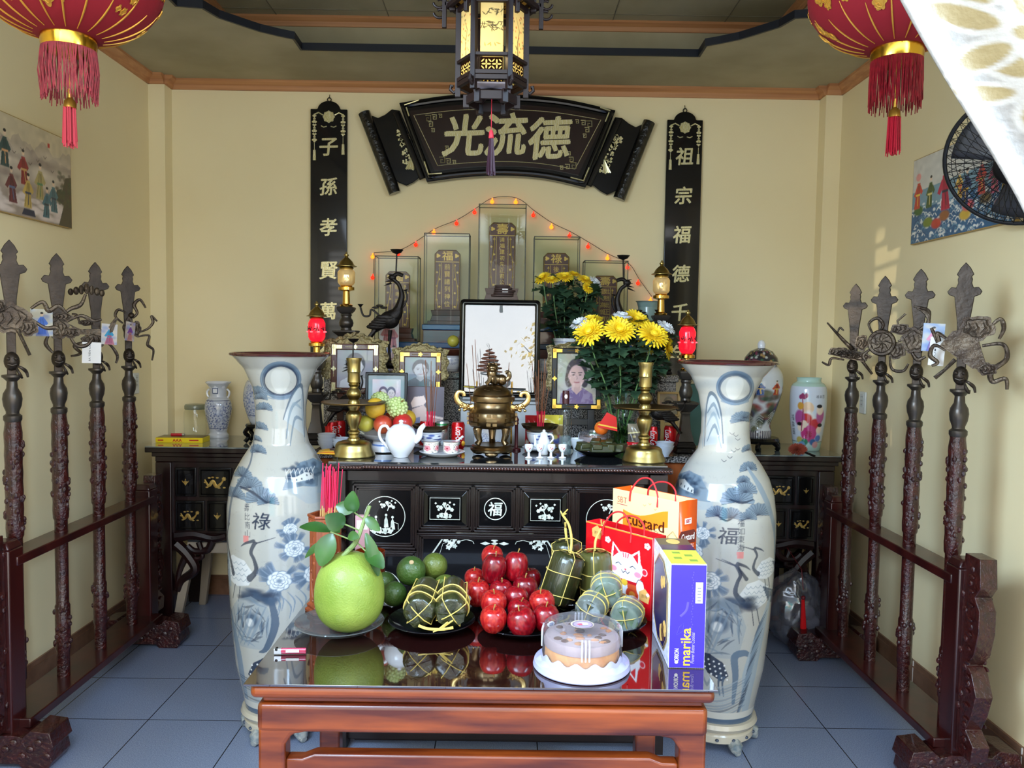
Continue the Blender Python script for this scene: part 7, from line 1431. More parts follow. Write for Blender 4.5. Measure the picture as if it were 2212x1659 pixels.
def leaf_lobed(b, p, d, up, L, g):
    d = Vector(d).normalized(); s = d.cross(Vector(up)); s = s.normalized() if s.length > 1e-3 else Vector((1, 0, 0)); n = s.cross(d).normalized()
    out = [(0, .05), (.15, .06), (.28, .34), (.36, .18), (.52, .44), (.62, .22), (.78, .34), (.86, .14), (1, 0)]; V = []; F = []; p = Vector(p)
    for t, w in out: c = p+d*(L*t)-n*(L*.22*t*t); V += [(c-s*(w*L)+n*(w*L*.25))[:], c[:], (c+s*(w*L)+n*(w*L*.25))[:]]
    for j in range(len(out)-1): F += [(3*j, 3*j+1, 3*j+4, 3*j+3), (3*j+1, 3*j+2, 3*j+5, 3*j+4)]
    b.add(V, F)
def bouquet(name, label, X, Y, Z, rim, hv, heads, seed, nleaf, spread, leafsz, grp):
    """each flower is a thing of its own: head, stem and leaves"""
    g = random.Random(seed)
    for i, (px_, py_, yo, R, wh, nr) in enumerate(heads):
        c = at(px_, py_, Y=Y+yo); col = 'white' if wh else 'yellow'; f = thing(name, label[i] if isinstance(label, list) else label % col, 'flower', (X, Y, Z), 0, grp)
        e = Vector((c.x-X, c.y-Y, c.z-Z)); a = g.uniform(0, 6.28); r0 = rim*.35; q = Vector((r0*cos(a), r0*sin(a), .006)); mid = Vector((e.x*.45*min(1, rim*1.6/max(.001, abs(e.x)*.45)), e.y*.5, hv+.01)); P = spline([q[:], mid[:], ((mid+e)*.5+Vector((e.x*.08, 0, .01)))[:], (e-Vector(nr)*R*.1)[:]], 6)
        b = MB(); b.tube(P, .0032, 6); b.build('stem', STG, f)
        R *= 1.34; b = MB(); bloom(b, e[:], nr, R, seed+i, 6 if not wh else 3); b.build('flower_head', CHW if wh else CHY, f)
        b = MB()
        for k in range(nleaf):
            t = g.uniform(.12, .97); p = P[int(t*(len(P)-1))]
            if hv*.3 < p[2] < hv and g.random() < .5: continue
            a = g.uniform(0, 6.28); L = leafsz*g.uniform(.7, 1.25)*(1 if p[2] > hv else .6); d = Vector((cos(a)*spread, sin(a)*spread, g.uniform(-.5, .8))); leaf_lobed(b, p, d, (0, -.3, 1), L, g)
        b.build('leaves', LFG, f)
v = base(1341, 970, Z0, .035); Y = v.y; m = Y/FPX; vx, vy = v.x, v.y; hv = (970-848)*m
o = thing('glass_vase', 'tall flared glass vase holding the large bunch of chrysanthemums', 'vase', v); b = MB(); b.lathe([(0, .002), (20*m, 0), (21*m, .004), (30*m, hv*.5), (41*m, hv), (39.5*m, hv), (28.5*m, hv*.5), (19*m, .012), (0, .012)], 44); b.build('vase', GLASS, o); b = MB(); b.lathe([(0, .013), (18.8*m, .013), (27*m, hv*.42), (0, hv*.42)], 30); b.build('water', glassmat('vase_water', (214, 226, 206), .02), o)
hd = [(1272, 716, -.05, .055, 0, (-.35, -.75, .55)), (1338, 712, -.09, .056, 0, (.05, -.75, .6)), (1412, 722, -.08, .058, 0, (.25, -.7, .6)), (1376, 690, .02, .05, 0, (.3, -.6, .7)), (1275, 692, .04, .046, 0, (-.2, -.3, .9)), (1331, 692, .06, .04, 0, (-.3, -.2, .9)), (1443, 748, .0, .046, 0, (.9, -.4, .1)), (1308, 716, .05, .04, 0, (0, -.4, .9)), (1401, 742, .06, .04, 0, (.2, -.8, .1)),
      (1250, 697, .0, .034, 1, (-.5, -.4, .8)), (1344, 681, .0, .034, 1, (.1, -.3, .95)), (1440, 706, .0, .038, 1, (.5, -.4, .8))]
pos = ['leftmost in the tall glass vase, tilted left', 'in the middle of the tall glass vase facing forward', 'at the right of the tall glass vase facing forward', 'high at the right centre of the tall glass vase', 'at the upper left of the tall glass vase', 'at the top middle, behind the white one', 'drooping at the far right of the tall glass vase', 'low between the two left blooms', 'peeping out under the right blooms', 'at the upper left of the tall vase', 'at the top of the tall vase', 'at the right of the tall vase']
bouquet('chrysanthemum', [('white' if h[4] else 'yellow')+' chrysanthemum '+p for h, p in zip(hd, pos)], vx, vy, Z0, 38*m, hv, hd, 5, 46, 1.0, .068, 'chrysanthemums in the tall glass vase')
# rear pot with chrysanthemums
Y = 4.16; x = at(1222, 760, Y=Y).x; ZS = 1.4225; o = thing('flower_pot', 'blue and white planter holding the rear chrysanthemums beside the large picture', 'pot', (x, Y, ZS)); m = Y/FPX; H = at(1222, 731, Y=Y).z-ZS; b = MB(); bw_lathe(b, [(.04, 0), (.05, .01), (.062, H*.6), (.066, H)], 110, 12, 18); b.m(1).lathe([(.066, H), (.06, H), (0, H-.02)], 30); b.build('pot', [PAINTG, BLK], o)
hd = [(1172, 600, 0, .036, 0, (-.5, -.5, .7)), (1193, 604, -.03, .03, 0, (-.2, -.5, .85)), (1219, 598, -.02, .04, 0, (0, -.5, .85)), (1240, 592, .02, .03, 0, (.2, -.3, .9)), (1264, 604, 0, .034, 0, (.3, -.5, .8)), (1286, 608, 0, .032, 1, (.6, -.4, .7)), (1270, 622, -.03, .026, 0, (.4, -.7, .4)), (1206, 612, .02, .02, 1, (0, -.4, .9))]
pos = ['leftmost in the rear planter', 'second from the left in the rear planter', 'in the middle of the rear planter, the largest there', 'just right of the middle in the rear planter', 'right of centre in the rear planter', 'at the right edge of the rear planter', 'lowest at the right of the rear planter', 'small, half hidden in the rear planter']
bouquet('chrysanthemum', [('white' if h[4] else 'yellow')+' chrysanthemum '+p for h, p in zip(hd, pos)], x, Y, ZS, .06, H, hd, 9, 34, .8, .08, 'chrysanthemums in the rear planter')
# blue and white planters with fruit, celadon jar
def planter(px_, yt, Y, r, label, seed):
    x = at(px_, yt, Y=Y).x; H = at(px_, yt, Y=Y).z-ZS; o = thing('planter', label, 'pot', (x, Y, ZS)); b = MB(); bw_lathe(b, [(r*.8, 0), (r*.9, H*.15), (r, H*.6), (r*.96, H*.9), (r*1.04, H)], 90, seed, 22); b.m(1).lathe([(r*1.04, H), (r*.9, H), (0, H-.01)], 24); b.build('pot', [PAINTG, BLK], o); return x, H
planter(972, 768, 4.12, .05, 'blue and white pot at the left edge of the large picture', 21); planter(1178, 775, 4.1, .05, 'blue and white pot at the right edge of the large picture', 22)
x = at(978, 748, Y=4.12).x; zt = at(972, 768, Y=4.12).z; b = MB(); b.lathe([(.04, 0), (.06, .02), (.062, .028), (.03, .012), (0, .01)], 24); one('wooden_dish', b, REDW, 'dark dish with a green-yellow fruit on the pot left of the large picture', 'dish', (x, 4.12, zt+.001)); fruit('orange', 'green-yellow fruit on a dark dish left of the large picture', 979, 737, 4.12, .03, YG, None, stem=.003)
v = at(1396, 652, Y=4.42); H = v.z-1.4225; o = thing('celadon_jar', 'grey-green jar behind the right bronze crane', 'jar', (v.x, 4.36, 1.4225)); b = MB(); b.lathe([(.04, 0), (.06, .02), (.075, H*.5), (.07, H*.7), (.05, H*.82), (.055, H*.97), (.068, H), (.062, H), (.045, H*.84), (0, H*.8)], 36); b.build('jar', mat('grey_green_glaze', (124, 146, 140), .2, coat=.3), o)
# cans
def can(px_, yt, Y, kind, label, Z=None, rot=0., first={}):
    x = at(px_, yt, Y=Y).x; Z = Z or (Z0 if Y < 3.5 else ZG); r = .029; H = .115
    if kind in first: o = dup(first[kind], (x, Y, Z), label); o.rotation_euler.z = rot; return o
    o = thing('soda_can' if kind == 'cola' else 'beer_can', label, 'can', (x, Y, Z), rot, 'drink cans on the altar'); first[kind] = o; b = MB(); pr = [(0, .002), (r*.8, .002), (r*.82, 0), (r, .01), (r, H-.012), (r*.86, H-.002), (r*.84, H)]
    if kind == 'cola': b.lathe(pr, 30); b.m(1); b.text('Coca-Cola', (0, 0, 0), .03, .0003, 0, .35, w=.075, bold=.012, mapf=lambda x, y, z: (r*1.004*sin((z)/r), -r*1.004*cos(z/r), H*.52-x*1.0)); b.m(2).sphere((r*.6, -r*.82, H*.22), (.01, .004, .012), 10, 6); b.build('body', [mat('can_red', (196, 14, 20), .25, .3), mat('can_white', (236, 234, 232), .35), mat('can_yellow', (236, 170, 40), .4)], o)
    else: b.lathe(pr, 30); b.m(1).lathe([(r*1.004, H*.86), (r*1.003, H-.012), (r*.87, H-.003)], 30); b.m(2).tube([(r*sin(t), -r*cos(t), H*(.45+.25*t)) for t in np.linspace(-.8, .8, 12)], .006, 6, flat=.3); b.build('body', [mat('can_silver', (176, 180, 180), .3, .7), mat('can_green', (40, 120, 60), .3, .3), mat('can_grey', (130, 134, 136), .4)], o)
    b = MB(); b.lathe([(r*.84, H), (r*.78, H-.004), (0, H-.004)], 24); b.sphere((.004, -.006, H-.003), (.006, .01, .0015), 10, 6); b.build('lid', SIL, o); return o
can(921, 889, 3.46, 'cola', 'red soda can behind the left incense bowl', rot=.5); can(990, 899, 3.44, 'cola', 'red soda can just left of the censer', rot=.2); can(716, 889, 3.68, 'cola', 'red soda can behind the left candlestick stem', rot=.9); can(733, 890, 3.74, 'cola', 'red soda can half hidden right of the left candlestick stem')
can(1414, 897, 3.68, 'cola', 'red soda can behind the right bronze crane legs', rot=-.3); can(1449, 896, 3.72, 'cola', 'red soda can beside the stacked bowls on the right', rot=-.6); can(956, 884, 3.46, 'beer', 'silver and green beer can right of the left incense sticks', rot=.3); can(1287, 890, 3.5, 'beer', 'silver beer can in front of the woman portrait', rot=-.4)
for px_, yb, Y, n, nm in ((706, 957, 3.52, 3, 'left'), (738, 957, 3.5, 2, 'inner left'), (1437, 976, 3.52, 2, 'right')):
    x = at(px_, 940, Y=Y).x; Zb = Z0 if Y < 3.48 else ZG+.0; Zb = Z0 if abs(x) < .62 and Y < 3.48 else ZG
    for k in range(n): one('china_bowl', MB().lathe([(.018, 0), (.019, .008), (.036, .034), (.041, .05), (.038, .05), (.02, .014), (0, .012)], 28), mat('bluish_china', (206, 214, 226), .15, coat=.4, rgb2=(180, 194, 222), scale=22, lo=.55, hi=.7), f'{("bottom", "middle", "top")[k if n == 3 else k*2]} bowl of the {nm} stack of small china bowls', 'bowl', (x, Y, Zb+.015*k), 0, 'stacked china bowls')
# red candle, packets
v = at(1115, 960, Y=3.42); o = thing('maroon_candle', 'thin maroon wooden candle post right of the censer', 'candle', (v.x, 3.42, Z0)); b = MB(); b.lathe([(.02, 0), (.02, .006), (.008, .012), (.0075, .11), (.011, .115), (.008, .12), (.011, .13), (.004, .145), (0, .152)], 16); b.build('post', mat('maroon_wood', (74, 22, 26), .3, coat=.4), o)
def packet(name, px_, py_, Y, w, h, cols, label, tilt, text=None, Zb=Z0, seed=0, ry=0):
    x = at(px_, py_, Y=Y).x; n, mm = 40, 56; cv = Canvas(n, mm, cols[0]); g = random.Random(seed); cv.fill([(0, mm*.36), (n, mm*.3), (n, mm), (0, mm)], cols[1]); 
    for i in range(14): cv.blob(g.uniform(4, n-4), g.uniform(mm*.45, mm*.9), g.uniform(2, 6), g.uniform(2, 5), g.choice(cols[2:]), .9, .3)
    cv.line([(0, mm*.34), (n, mm*.29)], 2, (236, 220, 160)); o = thing(name, label, 'packet', (x, Y, Zb)); o.rotation_euler = (-tilt, ry, 0); X, Z = np.meshgrid(np.linspace(-1, 1, n), np.linspace(0, 1, mm)); D = .016*(1-X**4)*(1-(2*Z-1)**4)*(1+.25*np.sin(X*5+Z*9))
    b = MB(); b.grid(np.stack([X*w/2*(1-.04*np.sin(Z*pi)), -D, Z*h], -1), cv.A[::-1]); b.grid(np.stack([X*w/2*(1-.04*np.sin(Z*pi)), D*.6, Z*h], -1)[:, ::-1], cv.A[::-1, ::-1]); b.build('bag', mat('foil_print', rough=.25, vcol=True, coat=.3), o)
    if text: b = MB(); b.text(text, (0, -.019, h*.45), h*.12, .0004, 0, 0, w=h*.5, rot=pi/2, bold=.02); b.build('print', mat('print_red', (176, 30, 50), .4), o)
packet('snack_packet', 1153, 900, 3.52, .075, .14, ((176, 20, 30), (196, 30, 40), (230, 220, 210), (150, 10, 20)), 'glossy red snack packet behind the right incense bowl', .14, seed=1); packet('snack_packet', 1190, 900, 3.5, .11, .145, ((206, 190, 70), (150, 120, 80), (200, 60, 60), (220, 200, 90), (60, 80, 150)), 'yellow-topped snack packet behind the clear bottle', .14, 'delop', seed=2)
packet('snack_packet', 1372, 930, 3.42, .06, .12, ((140, 130, 110), (96, 88, 80), (170, 160, 140), (60, 56, 54), (190, 170, 120)), 'greyish printed packet right of the glass vase', .15, seed=3); packet('snack_packet', 1373, 955, 3.36, .07, .05, ((180, 24, 34), (170, 20, 30), (220, 200, 60), (230, 220, 200)), 'small red and yellow packet at the foot of the glass vase', .3, seed=4)
v = at(1303, 925, Y=3.4); fruit('tangerine', 'orange fruit under the red paper flag beside the beer can', 1299, 925, 3.42, .03, mat('tangerine', (222, 106, 30), .45, bump=.1, bscale=150), None); b = MB(); b.prism([(-.04, -.012), (.045, -.03), (.04, .03), (.0, .05)], -.002, .002); b.m(1).prism([(-.038, -.004), (.044, -.02), (.044, -.014), (-.034, .002)], -.003, -.002); t = one('red_flag', b, [mat('flag_red', (206, 26, 22), .5), mat('flag_gold', (226, 180, 60), .4)], 'red paper flag with a gold stripe leaning on the tangerine', 'flag', (v.x+.012, 3.378, v.z+.02))
# flat packet at the left corner
v = at(683, 976, Y=3.1); o = thing('flat_packet', 'yellow-edged flat packet jutting over the left corner of the cabinet', 'packet', (-.66, 3.2, Z0+.012)); cv = Canvas(60, 40, (214, 160, 50)); cv.fill([(12, 4), (58, 8), (54, 32), (16, 30)], (70, 64, 60)); cv.fill([(30, 2), (60, 2), (60, 8), (32, 10)], (180, 190, 210)); cv.blob(34, 16, 3, 3, (214, 40, 60)); cv.line([(4, 36), (56, 36)], 3, (196, 110, 40)); b = MB(); X, Yy = np.meshgrid(np.linspace(-1, 1, 60), np.linspace(-1, 1, 40)); b.grid(np.stack([X*.09, Yy*.06, .012*(1-X**4)*(1-Yy**4)], -1), cv.A[::-1]); b.grid(np.stack([X*.09, Yy*.06, -.008*(1-X**4)*(1-Yy**4)], -1)[:, ::-1], cv.A[::-1, ::-1]); b.build('bag', mat('foil_print', rough=.25, vcol=True, coat=.3), o); o.rotation_euler = (0, .04, .12)
# teal box behind the right stand
v0_, v1_ = at(1492, 830, Y=3.9), at(1530, 960, Y=3.9); one('teal_box', MB().box((0, .03, (v0_.z-ZG)/2), (.09, .06, v0_.z-ZG)), mat('teal_card', (40, 84, 76), .5), 'dark teal box standing behind the right candle stand', 'box', ((v0_.x+v1_.x)/2-.01, 3.9, ZG), bevel=.002)

# ------------------------------------------------------------------ on and under the corner consoles
ZC_ = HC+.0065
v = base(422, 943, ZC_, .05); m = v.y/FPX; o = thing('glass_jar', 'empty clear glass jar on the left console', 'jar', v); q = lambda p: PX(p, 941, m); b = MB(); b.lathe(q([(0, 941), (21, 941), (23, 938), (23, 890), (20, 884), (20, 882)]), 32); b.build('jar', glassmat('jar_glass', (251, 253, 251), .03), o); b = MB(); b.lathe(q([(21, 884), (22, 882), (22, 876), (20, 873), (0, 872.5)]), 32); b.build('lid', glassmat('jar_lid', (200, 208, 200), .08, op=.1), o)
def bluevase(x, Y, Z, yb, label, sc=1.):
    m = Y/FPX; o = thing('blue_vase', label, 'vase', (x, Y, Z), 0, 'blue and white vases'); b = MB(); q = lambda p: PX(p, 943, m)
    bw_lathe(b, q([(21, 943), (21, 938), (18, 933), (19, 925), (24, 905), (28, 885), (27, 870), (23, 860), (18, 856), (17, 846), (18, 836), (25, 826)]), 150, 31, 84, ((14, 30, 96), (26, 50, 124), (56, 86, 156)), (204, 208, 214), 110, .2, .62); b.m(1).lathe(q([(25, 826), (26, 823), (24.5, 823), (16, 840), (16, 860)]), 40, ripple=lambda a, z: 1+.05*sin(a*7)*(z > 112*m)); b.m(2).box((0, -18.3*m, 101*m), (12*m, .001, 12*m)); b.m(1).box((0, -18.6*m, 101*m), (9*m, .001, 9*m)); b.build('body', [PAINTG, PORC, mat('vase_stamp', (60, 80, 120), .3)], o)
    for s in (-1, 1): b = MB(); b.tube(spline([(s*19*m, 0, 104*m), (s*24*m, 0, 98*m), (s*23*m, 0, 90*m), (s*20*m, 0, 86*m)], 4), 2.2*m, 8); b.build('handle', PORC, o)
    o.scale = (sc,)*3; return o
v = base(472, 946, ZC_, .05); bluevase(v.x, v.y, ZC_, 943, 'blue and white peony vase with a frilled rim on the left console')
x = at(562, 900, Y=4.5).x; o = thing('vase_stand', 'black carved wooden stand on the left console behind the floor vase', 'stand', (x, 4.5, ZC_)); b = MB(); b.lathe([(.075, .085), (.08, .095), (.075, .105), (0, .105)], 24); [b.tube(spline([(.06*cos(a), .06*sin(a), .09), (.085*cos(a), .085*sin(a), .06), (.065*cos(a), .065*sin(a), .035), (.085*cos(a), .085*sin(a), .008)], 4), .012, 8) for a in np.arange(0, 6.28, 1.256)]; b.build('stand', BLK, o)
o = thing('blue_vase', 'tall blue and white vase on a black stand, half hidden by the left floor vase', 'vase', (x, 4.5, ZC_+.106), 0, 'blue and white vases'); b = MB(); bw_lathe(b, [(.05, 0), (.06, .02), (.085, .1), (.09, .16), (.075, .23), (.045, .26), (.045, .3), (.055, .31)], 150, 33, 60, ((30, 52, 120), (50, 80, 150), (90, 120, 180)), (204, 208, 214), 100, .2, .7); b.build('body', PAINTG, o)
v = at(397, 953, Z=ZC_); o = thing('flat_box', 'flat yellow printed box lying at the front of the left console', 'box', (v.x, v.y-.01, ZC_), .04); b = MB(); b.box((0, 0, .014), (.255, .12, .028)); b.m(1).text('AAA', (-.01, -.0602, .014), .017, .0004, bold=.03); b.box((.08, -.0602, .014), (.05, .0006, .006)); b.box((-.1, -.0602, .014), (.03, .0006, .006)); b.build('body', [mat('box_yellow', (236, 206, 30), .4), mat('box_red', (196, 50, 30), .4)], o, bevel=.001); b = MB(); b.box((0, 0, .0288), (.25, .116, .0012)); b.build('lid', mat('box_olive', (150, 130, 70), .35, rgb2=(96, 80, 56), scale=12), o)
o = thing('lighter', 'red lighter lying on the flat yellow box on the left console', 'lighter', (v.x-.03, v.y-.01, ZC_+.0295), .1); b = MB(); b.tube([(-.035, 0, .008), (.025, 0, .008)], .008, 12, flat=.7); b.build('body', mat('lighter_red', (180, 20, 40), .2, coat=.5), o); b = MB(); b.tube([(.025, 0, .008), (.038, 0, .008)], .007, 10); b.build('cap', SIL, o)
# right console
x, Y = at(1640, 900, Y=4.5).x, 4.5; m = Y/FPX; o = thing('vase_stand', 'black carved stand under the lidded jar on the right console', 'stand', (x, Y, ZC_)); b = MB(); b.lathe([(.11, .04), (.115, .055), (.105, .07), (0, .07)], 28); [b.tube(spline([(.09*cos(a), .09*sin(a), .05), (.12*cos(a), .12*sin(a), .03), (.115*cos(a), .115*sin(a), .01)], 4), .014, 8) for a in np.arange(.2, 6.28, 1.047)]; b.build('stand', BLK, o)
def figure_jar(name, label, x, Y, Z, prof, n, h, fn, lid=None, rot=0):
    o = thing(name, label, 'vase', (x, Y, Z), 0); pr = np.array(spline(prof, 5)); t = np.linspace(0, 1, h); zz = np.interp(t, np.linspace(0, 1, len(pr)), pr[:, 1]); zz = np.linspace(pr[0, 1], pr[-1, 1], h); r = np.interp(zz, pr[:, 1], pr[:, 0]); cv = fn(n, h); th = np.arange(n)/n*2*pi+math.atan2(-Y, -x)-pi+rot; b = MB()
    b.grid(np.stack([r[:, None]*np.cos(th), r[:, None]*np.sin(th), np.repeat(zz[:, None], n, 1)], -1), cv.A[::-1], closed=True); b.build('body', PAINTG, o); return o
def ginger(n, h):
    cv = Canvas(n, h, (214, 216, 216)); g = random.Random(6); cv.A[int(h*.9):] = lin((196, 192, 186)); 
    for i in range(n//6): cv.line([(i*6+2, h*.9), (i*6+2, h)], 2.4, (56, 44, 70))
    for i in range(150): x, y = g.uniform(0, n), g.uniform(h*.36, h*.88); cv.blob(x, y, g.uniform(5, 13), g.uniform(4, 9), g.choice(((72, 60, 52), (104, 92, 74), (70, 90, 70), (60, 60, 110), (150, 60, 50), (120, 120, 90), (50, 50, 50))), .85, .4)
    for i in range(16): x, y = g.uniform(0, n), g.uniform(h*.6, h*.86); [cv.line([(x-10+k*1, y+k*5), (x, y-6+k*5), (x+10, y+k*5)], 1.6, (190, 196, 180), .8) for k in range(3)]
    for i in range(8): figure(cv, i*n/8+g.uniform(-4, 4), h*.4, h*.2, g.choice(((196, 80, 50), (60, 90, 150), (90, 130, 80))), (220, 180, 90))
    cv.A[:2] = lin((120, 60, 40)); return cv
figure_jar('ginger_jar', 'large lidded jar painted with figures and rocks, behind the right floor vase', x, Y, ZC_+.071, [(.068, 0), (.07, .03), (.062, .07), (.085, .14), (.115, .24), (.122, .31), (.115, .36), (.085, .4), (.07, .405)], 200, 150, ginger)
o = bpy.data.objects['ginger_jar']; H0 = .405; b = MB(); lz = at(1617, 780, Y=Y).z-ZC_-.071; n, h = 160, 40; cv = Canvas(n, h, (40, 38, 44)); g = random.Random(2)
for i in range(260): cv.blob(g.uniform(0, n), g.uniform(0, h), 2.2, 1.6, g.choice(((200, 200, 190), (120, 60, 80), (60, 100, 70), (30, 30, 50), (180, 150, 90))), .9, .3)
pr = [(.1, 0), (.095, .012), (.088, .04), (.06, .075), (.03, .088), (.02, .092)]; zz = np.linspace(0, 1, h); r = np.interp(zz, np.linspace(0, 1, 6), [p[0] for p in pr]); zq = np.interp(zz, np.linspace(0, 1, 6), [p[1] for p in pr])+H0; th = np.arange(n)/n*2*pi; b.grid(np.stack([r[:, None]*np.cos(th), r[:, None]*np.sin(th), np.repeat(zq[:, None], n, 1)], -1), cv.A, closed=True); b.m(1).lathe([(.02, H0+.09), (.022, H0+.115), (.014, H0+.13), (0, H0+.137)], 16); b.build('lid', [PAINTG, PORC], o)
def longevity(n, h):
    cv = Canvas(n, h, (206, 212, 222)); c = n*.5+4; s = h/155.
    cv.A[:int(h*.12)] = lin((176, 204, 190)); cv.A[int(h*.86):] = lin((178, 206, 198)); cv.line([(0, h*.865), (n, h*.865)], 1.5, (120, 110, 120))
    cv.blob(c-4, 62*s, 13*s, 13*s, (232, 196, 160), 1, .05); cv.blob(c-2, 88*s, 15*s, 20*s, (230, 228, 222), 1, .2); cv.blob(c-8, 84*s, 14*s, 11*s, (206, 60, 50)); cv.blob(c+14, 96*s, 16*s, 12*s, (196, 50, 60)); cv.blob(c-22, 84*s, 12*s, 18*s, (170, 80, 140)); cv.blob(c+26, 78*s, 11*s, 16*s, (180, 90, 140)); cv.blob(c+24, 66*s, 9*s, 10*s, (236, 214, 190)); cv.blob(c+22, 58*s, 7*s, 4*s, (30, 26, 30))
    cv.blob(c, 116*s, 20*s, 18*s, (190, 60, 120), 1, .1); cv.text('壽', c, 118*s, 16*s, (140, 20, 40)); [cv.blob(c+x*s, y*s, 8*s, 8*s, (236, 214, 190)) for x, y in ((-20, 104), (26, 108), (-12, 96))]; [cv.blob(c+x*s, (y-6)*s, 7*s, 4*s, (30, 26, 30)) for x, y in ((-22, 102), (27, 104))]
    for x, y, col in ((-24, 130, (190, 170, 90)), (-10, 134, (60, 130, 100)), (12, 134, (60, 100, 150)), (26, 126, (90, 120, 180)), (20, 140, (206, 150, 150)), (-18, 140, (110, 150, 190))): cv.blob(c+x*s, y*s, 9*s, 7*s, col, 1, .2)
    cv.line([(c-16*s, 40*s), (c-14*s, 70*s), (c-18*s, 110*s)], 2.5*s, (150, 60, 90)); cv.blob(c-20*s, 58*s, 7*s, 8*s, (206, 150, 60)); [cv.blob(c+(-16+4*k)*s, (36+3*(k % 2))*s, 4*s, 5*s, (150, 60, 100)) for k in range(-1, 3)]
    for i, q in enumerate('福壽圖'): cv.text(q, c-42*s, (84+15*i)*s, 13*s, (30, 28, 36), w=10*s)
    for i, q in enumerate('福壽圖'): cv.text(q, c+(16+8*i)*s, 38*s, 6*s, (40, 36, 44))
    return cv
v = base(1742, 974, ZC_, .05); m = v.y/FPX; yb = 972; figure_jar('longevity_vase', 'pale vase painted with an old man and children on the right console', v.x, v.y, ZC_, PX([(26, 972), (28, 966), (32, 940), (37, 900), (38.5, 860), (37, 838), (32, 828), (26, 824), (25, 820), (26, 815)], yb, m), 250, 155, longevity)
v = at(1716, 970, Z=ZC_+.03); o = thing('feather_duster', 'orange feather duster head lying on the right console', 'duster', (v.x, v.y-.05, ZC_+.036)); g = random.Random(4); b = MB()
for i in range(500): a, t = g.uniform(0, 6.28), math.acos(g.uniform(-1, 1)); d = (sin(t)*cos(a), sin(t)*sin(a), cos(t)); k = g.uniform(.9, 1.06); b.tube([(d[0]*.02, d[1]*.02, d[2]*.012), (d[0]*.05*k, d[1]*.045*k, d[2]*.033*k)], [.0035, .0008], 3)
b.build('feathers', mat('orange_feathers', (178, 84, 62), .9), o); b = MB(); b.tube([(.03, -.02, -.012), (.07, -.06, -.028)], .006, 8); b.build('handle', BLACK, o)
# under the right console: small black shrine box and a plastic bag
x, Y = 1.30, 4.5; o = thing('carved_chest', 'small black carved chest pushed under the right console behind the plastic bag', 'chest', (x, Y, 0)); b = MB(); b.box((0, 0, .21), (.42, .24, .3)); b.box((0, 0, .03), (.46, .26, .06)); b.box((0, 0, .37), (.48, .28, .03)); b.build('body', BLK, o, bevel=.006); b = MB(); [b.prism(petalpoly(u*.05, .2+.03*(u % 2), .035, 6, .4), -.124, -.12) for u in range(-3, 4)]; b.build('gold_carving', mat('dull_gold', (150, 110, 60), .4, .5), o)
b = MB(); [b.tube(spline([(k*.24, -.06, .38), (k*.3, -.1, .42), (k*.34, -.06, .46), (k*.27, 0, .5), (k*.2, -.03, .44)], 4), .014, 7) for k in (-1, 1)]; [b.tube(spline([(-.2+.06*i, -.1, .39), (-.18+.06*i, -.1, .43), (-.16+.06*i, -.1, .39)], 4), .01, 6) for i in range(7)]; b.build('carved_top', BLK, o)
v = at(1715, 1320, Y=4.2); o = thing('plastic_bag', 'clear plastic bag of dark bundles on the floor under the right console', 'bag', (v.x, 4.16, 0)); b = MB(); b.sphere((0, 0, .2), (.16, .11, .2), 40, 28, lambda d: 1+.16*mnoise.noise((d[0]*3, d[1]*3, d[2]*3+4))+.09*mnoise.noise((d[0]*8, d[1]*8, d[2]*8))); b.build('film', glassmat('bag_film', (214, 214, 222), .16, rough=.15, op=.14, opc=(170, 172, 186)), o, sub=1); g = random.Random(5)
for i in range(7): b = MB(); b.sphere((g.uniform(-.08, .08), g.uniform(-.04, .04), g.uniform(.05, .22)), (g.uniform(.04, .06), .04, g.uniform(.035, .055)), 14, 10, lambda d: 1+.2*mnoise.noise((d[0]*4+i, d[1]*4, d[2]*4))); b.build('bundle', mat('bundle_%d' % (i % 3), ((90, 40, 48), (150, 146, 150), (58, 40, 50))[i % 3], .7), o)
b = MB(); b.sphere((.08, -.06, .03), (.1, .07, .028), 24, 12, lambda d: 1+.25*mnoise.noise((d[0]*5, d[1]*5, d[2]*5))); b.build('bag_edge', glassmat('bag_film', (214, 214, 222), .16), o)
v = at(1741, 1240, Y=4.02); o = thing('red_tassel', 'long red tassel hanging beside the plastic bag under the right console', 'tassel', (v.x-.012, 4.03, 0)); b = MB(); b.tube([(0, .24, .495), (0, .02, .44), (.005, 0, .34)], .002, 5); b.sphere((.006, 0, .3), .011); b.build('knot', mat('dark_red_knot', (110, 20, 30), .5), o); b = MB(); [b.tube([(.006+.005*cos(a), .005*sin(a), .29), (.012+.012*cos(a), .012*sin(a), .15), (.02+.016*cos(a), .016*sin(a), .03)], .003, 4) for a in np.arange(0, 6.28, .35)]; b.build('fringe', mat('bright_red_silk', (214, 24, 30), .5), o)
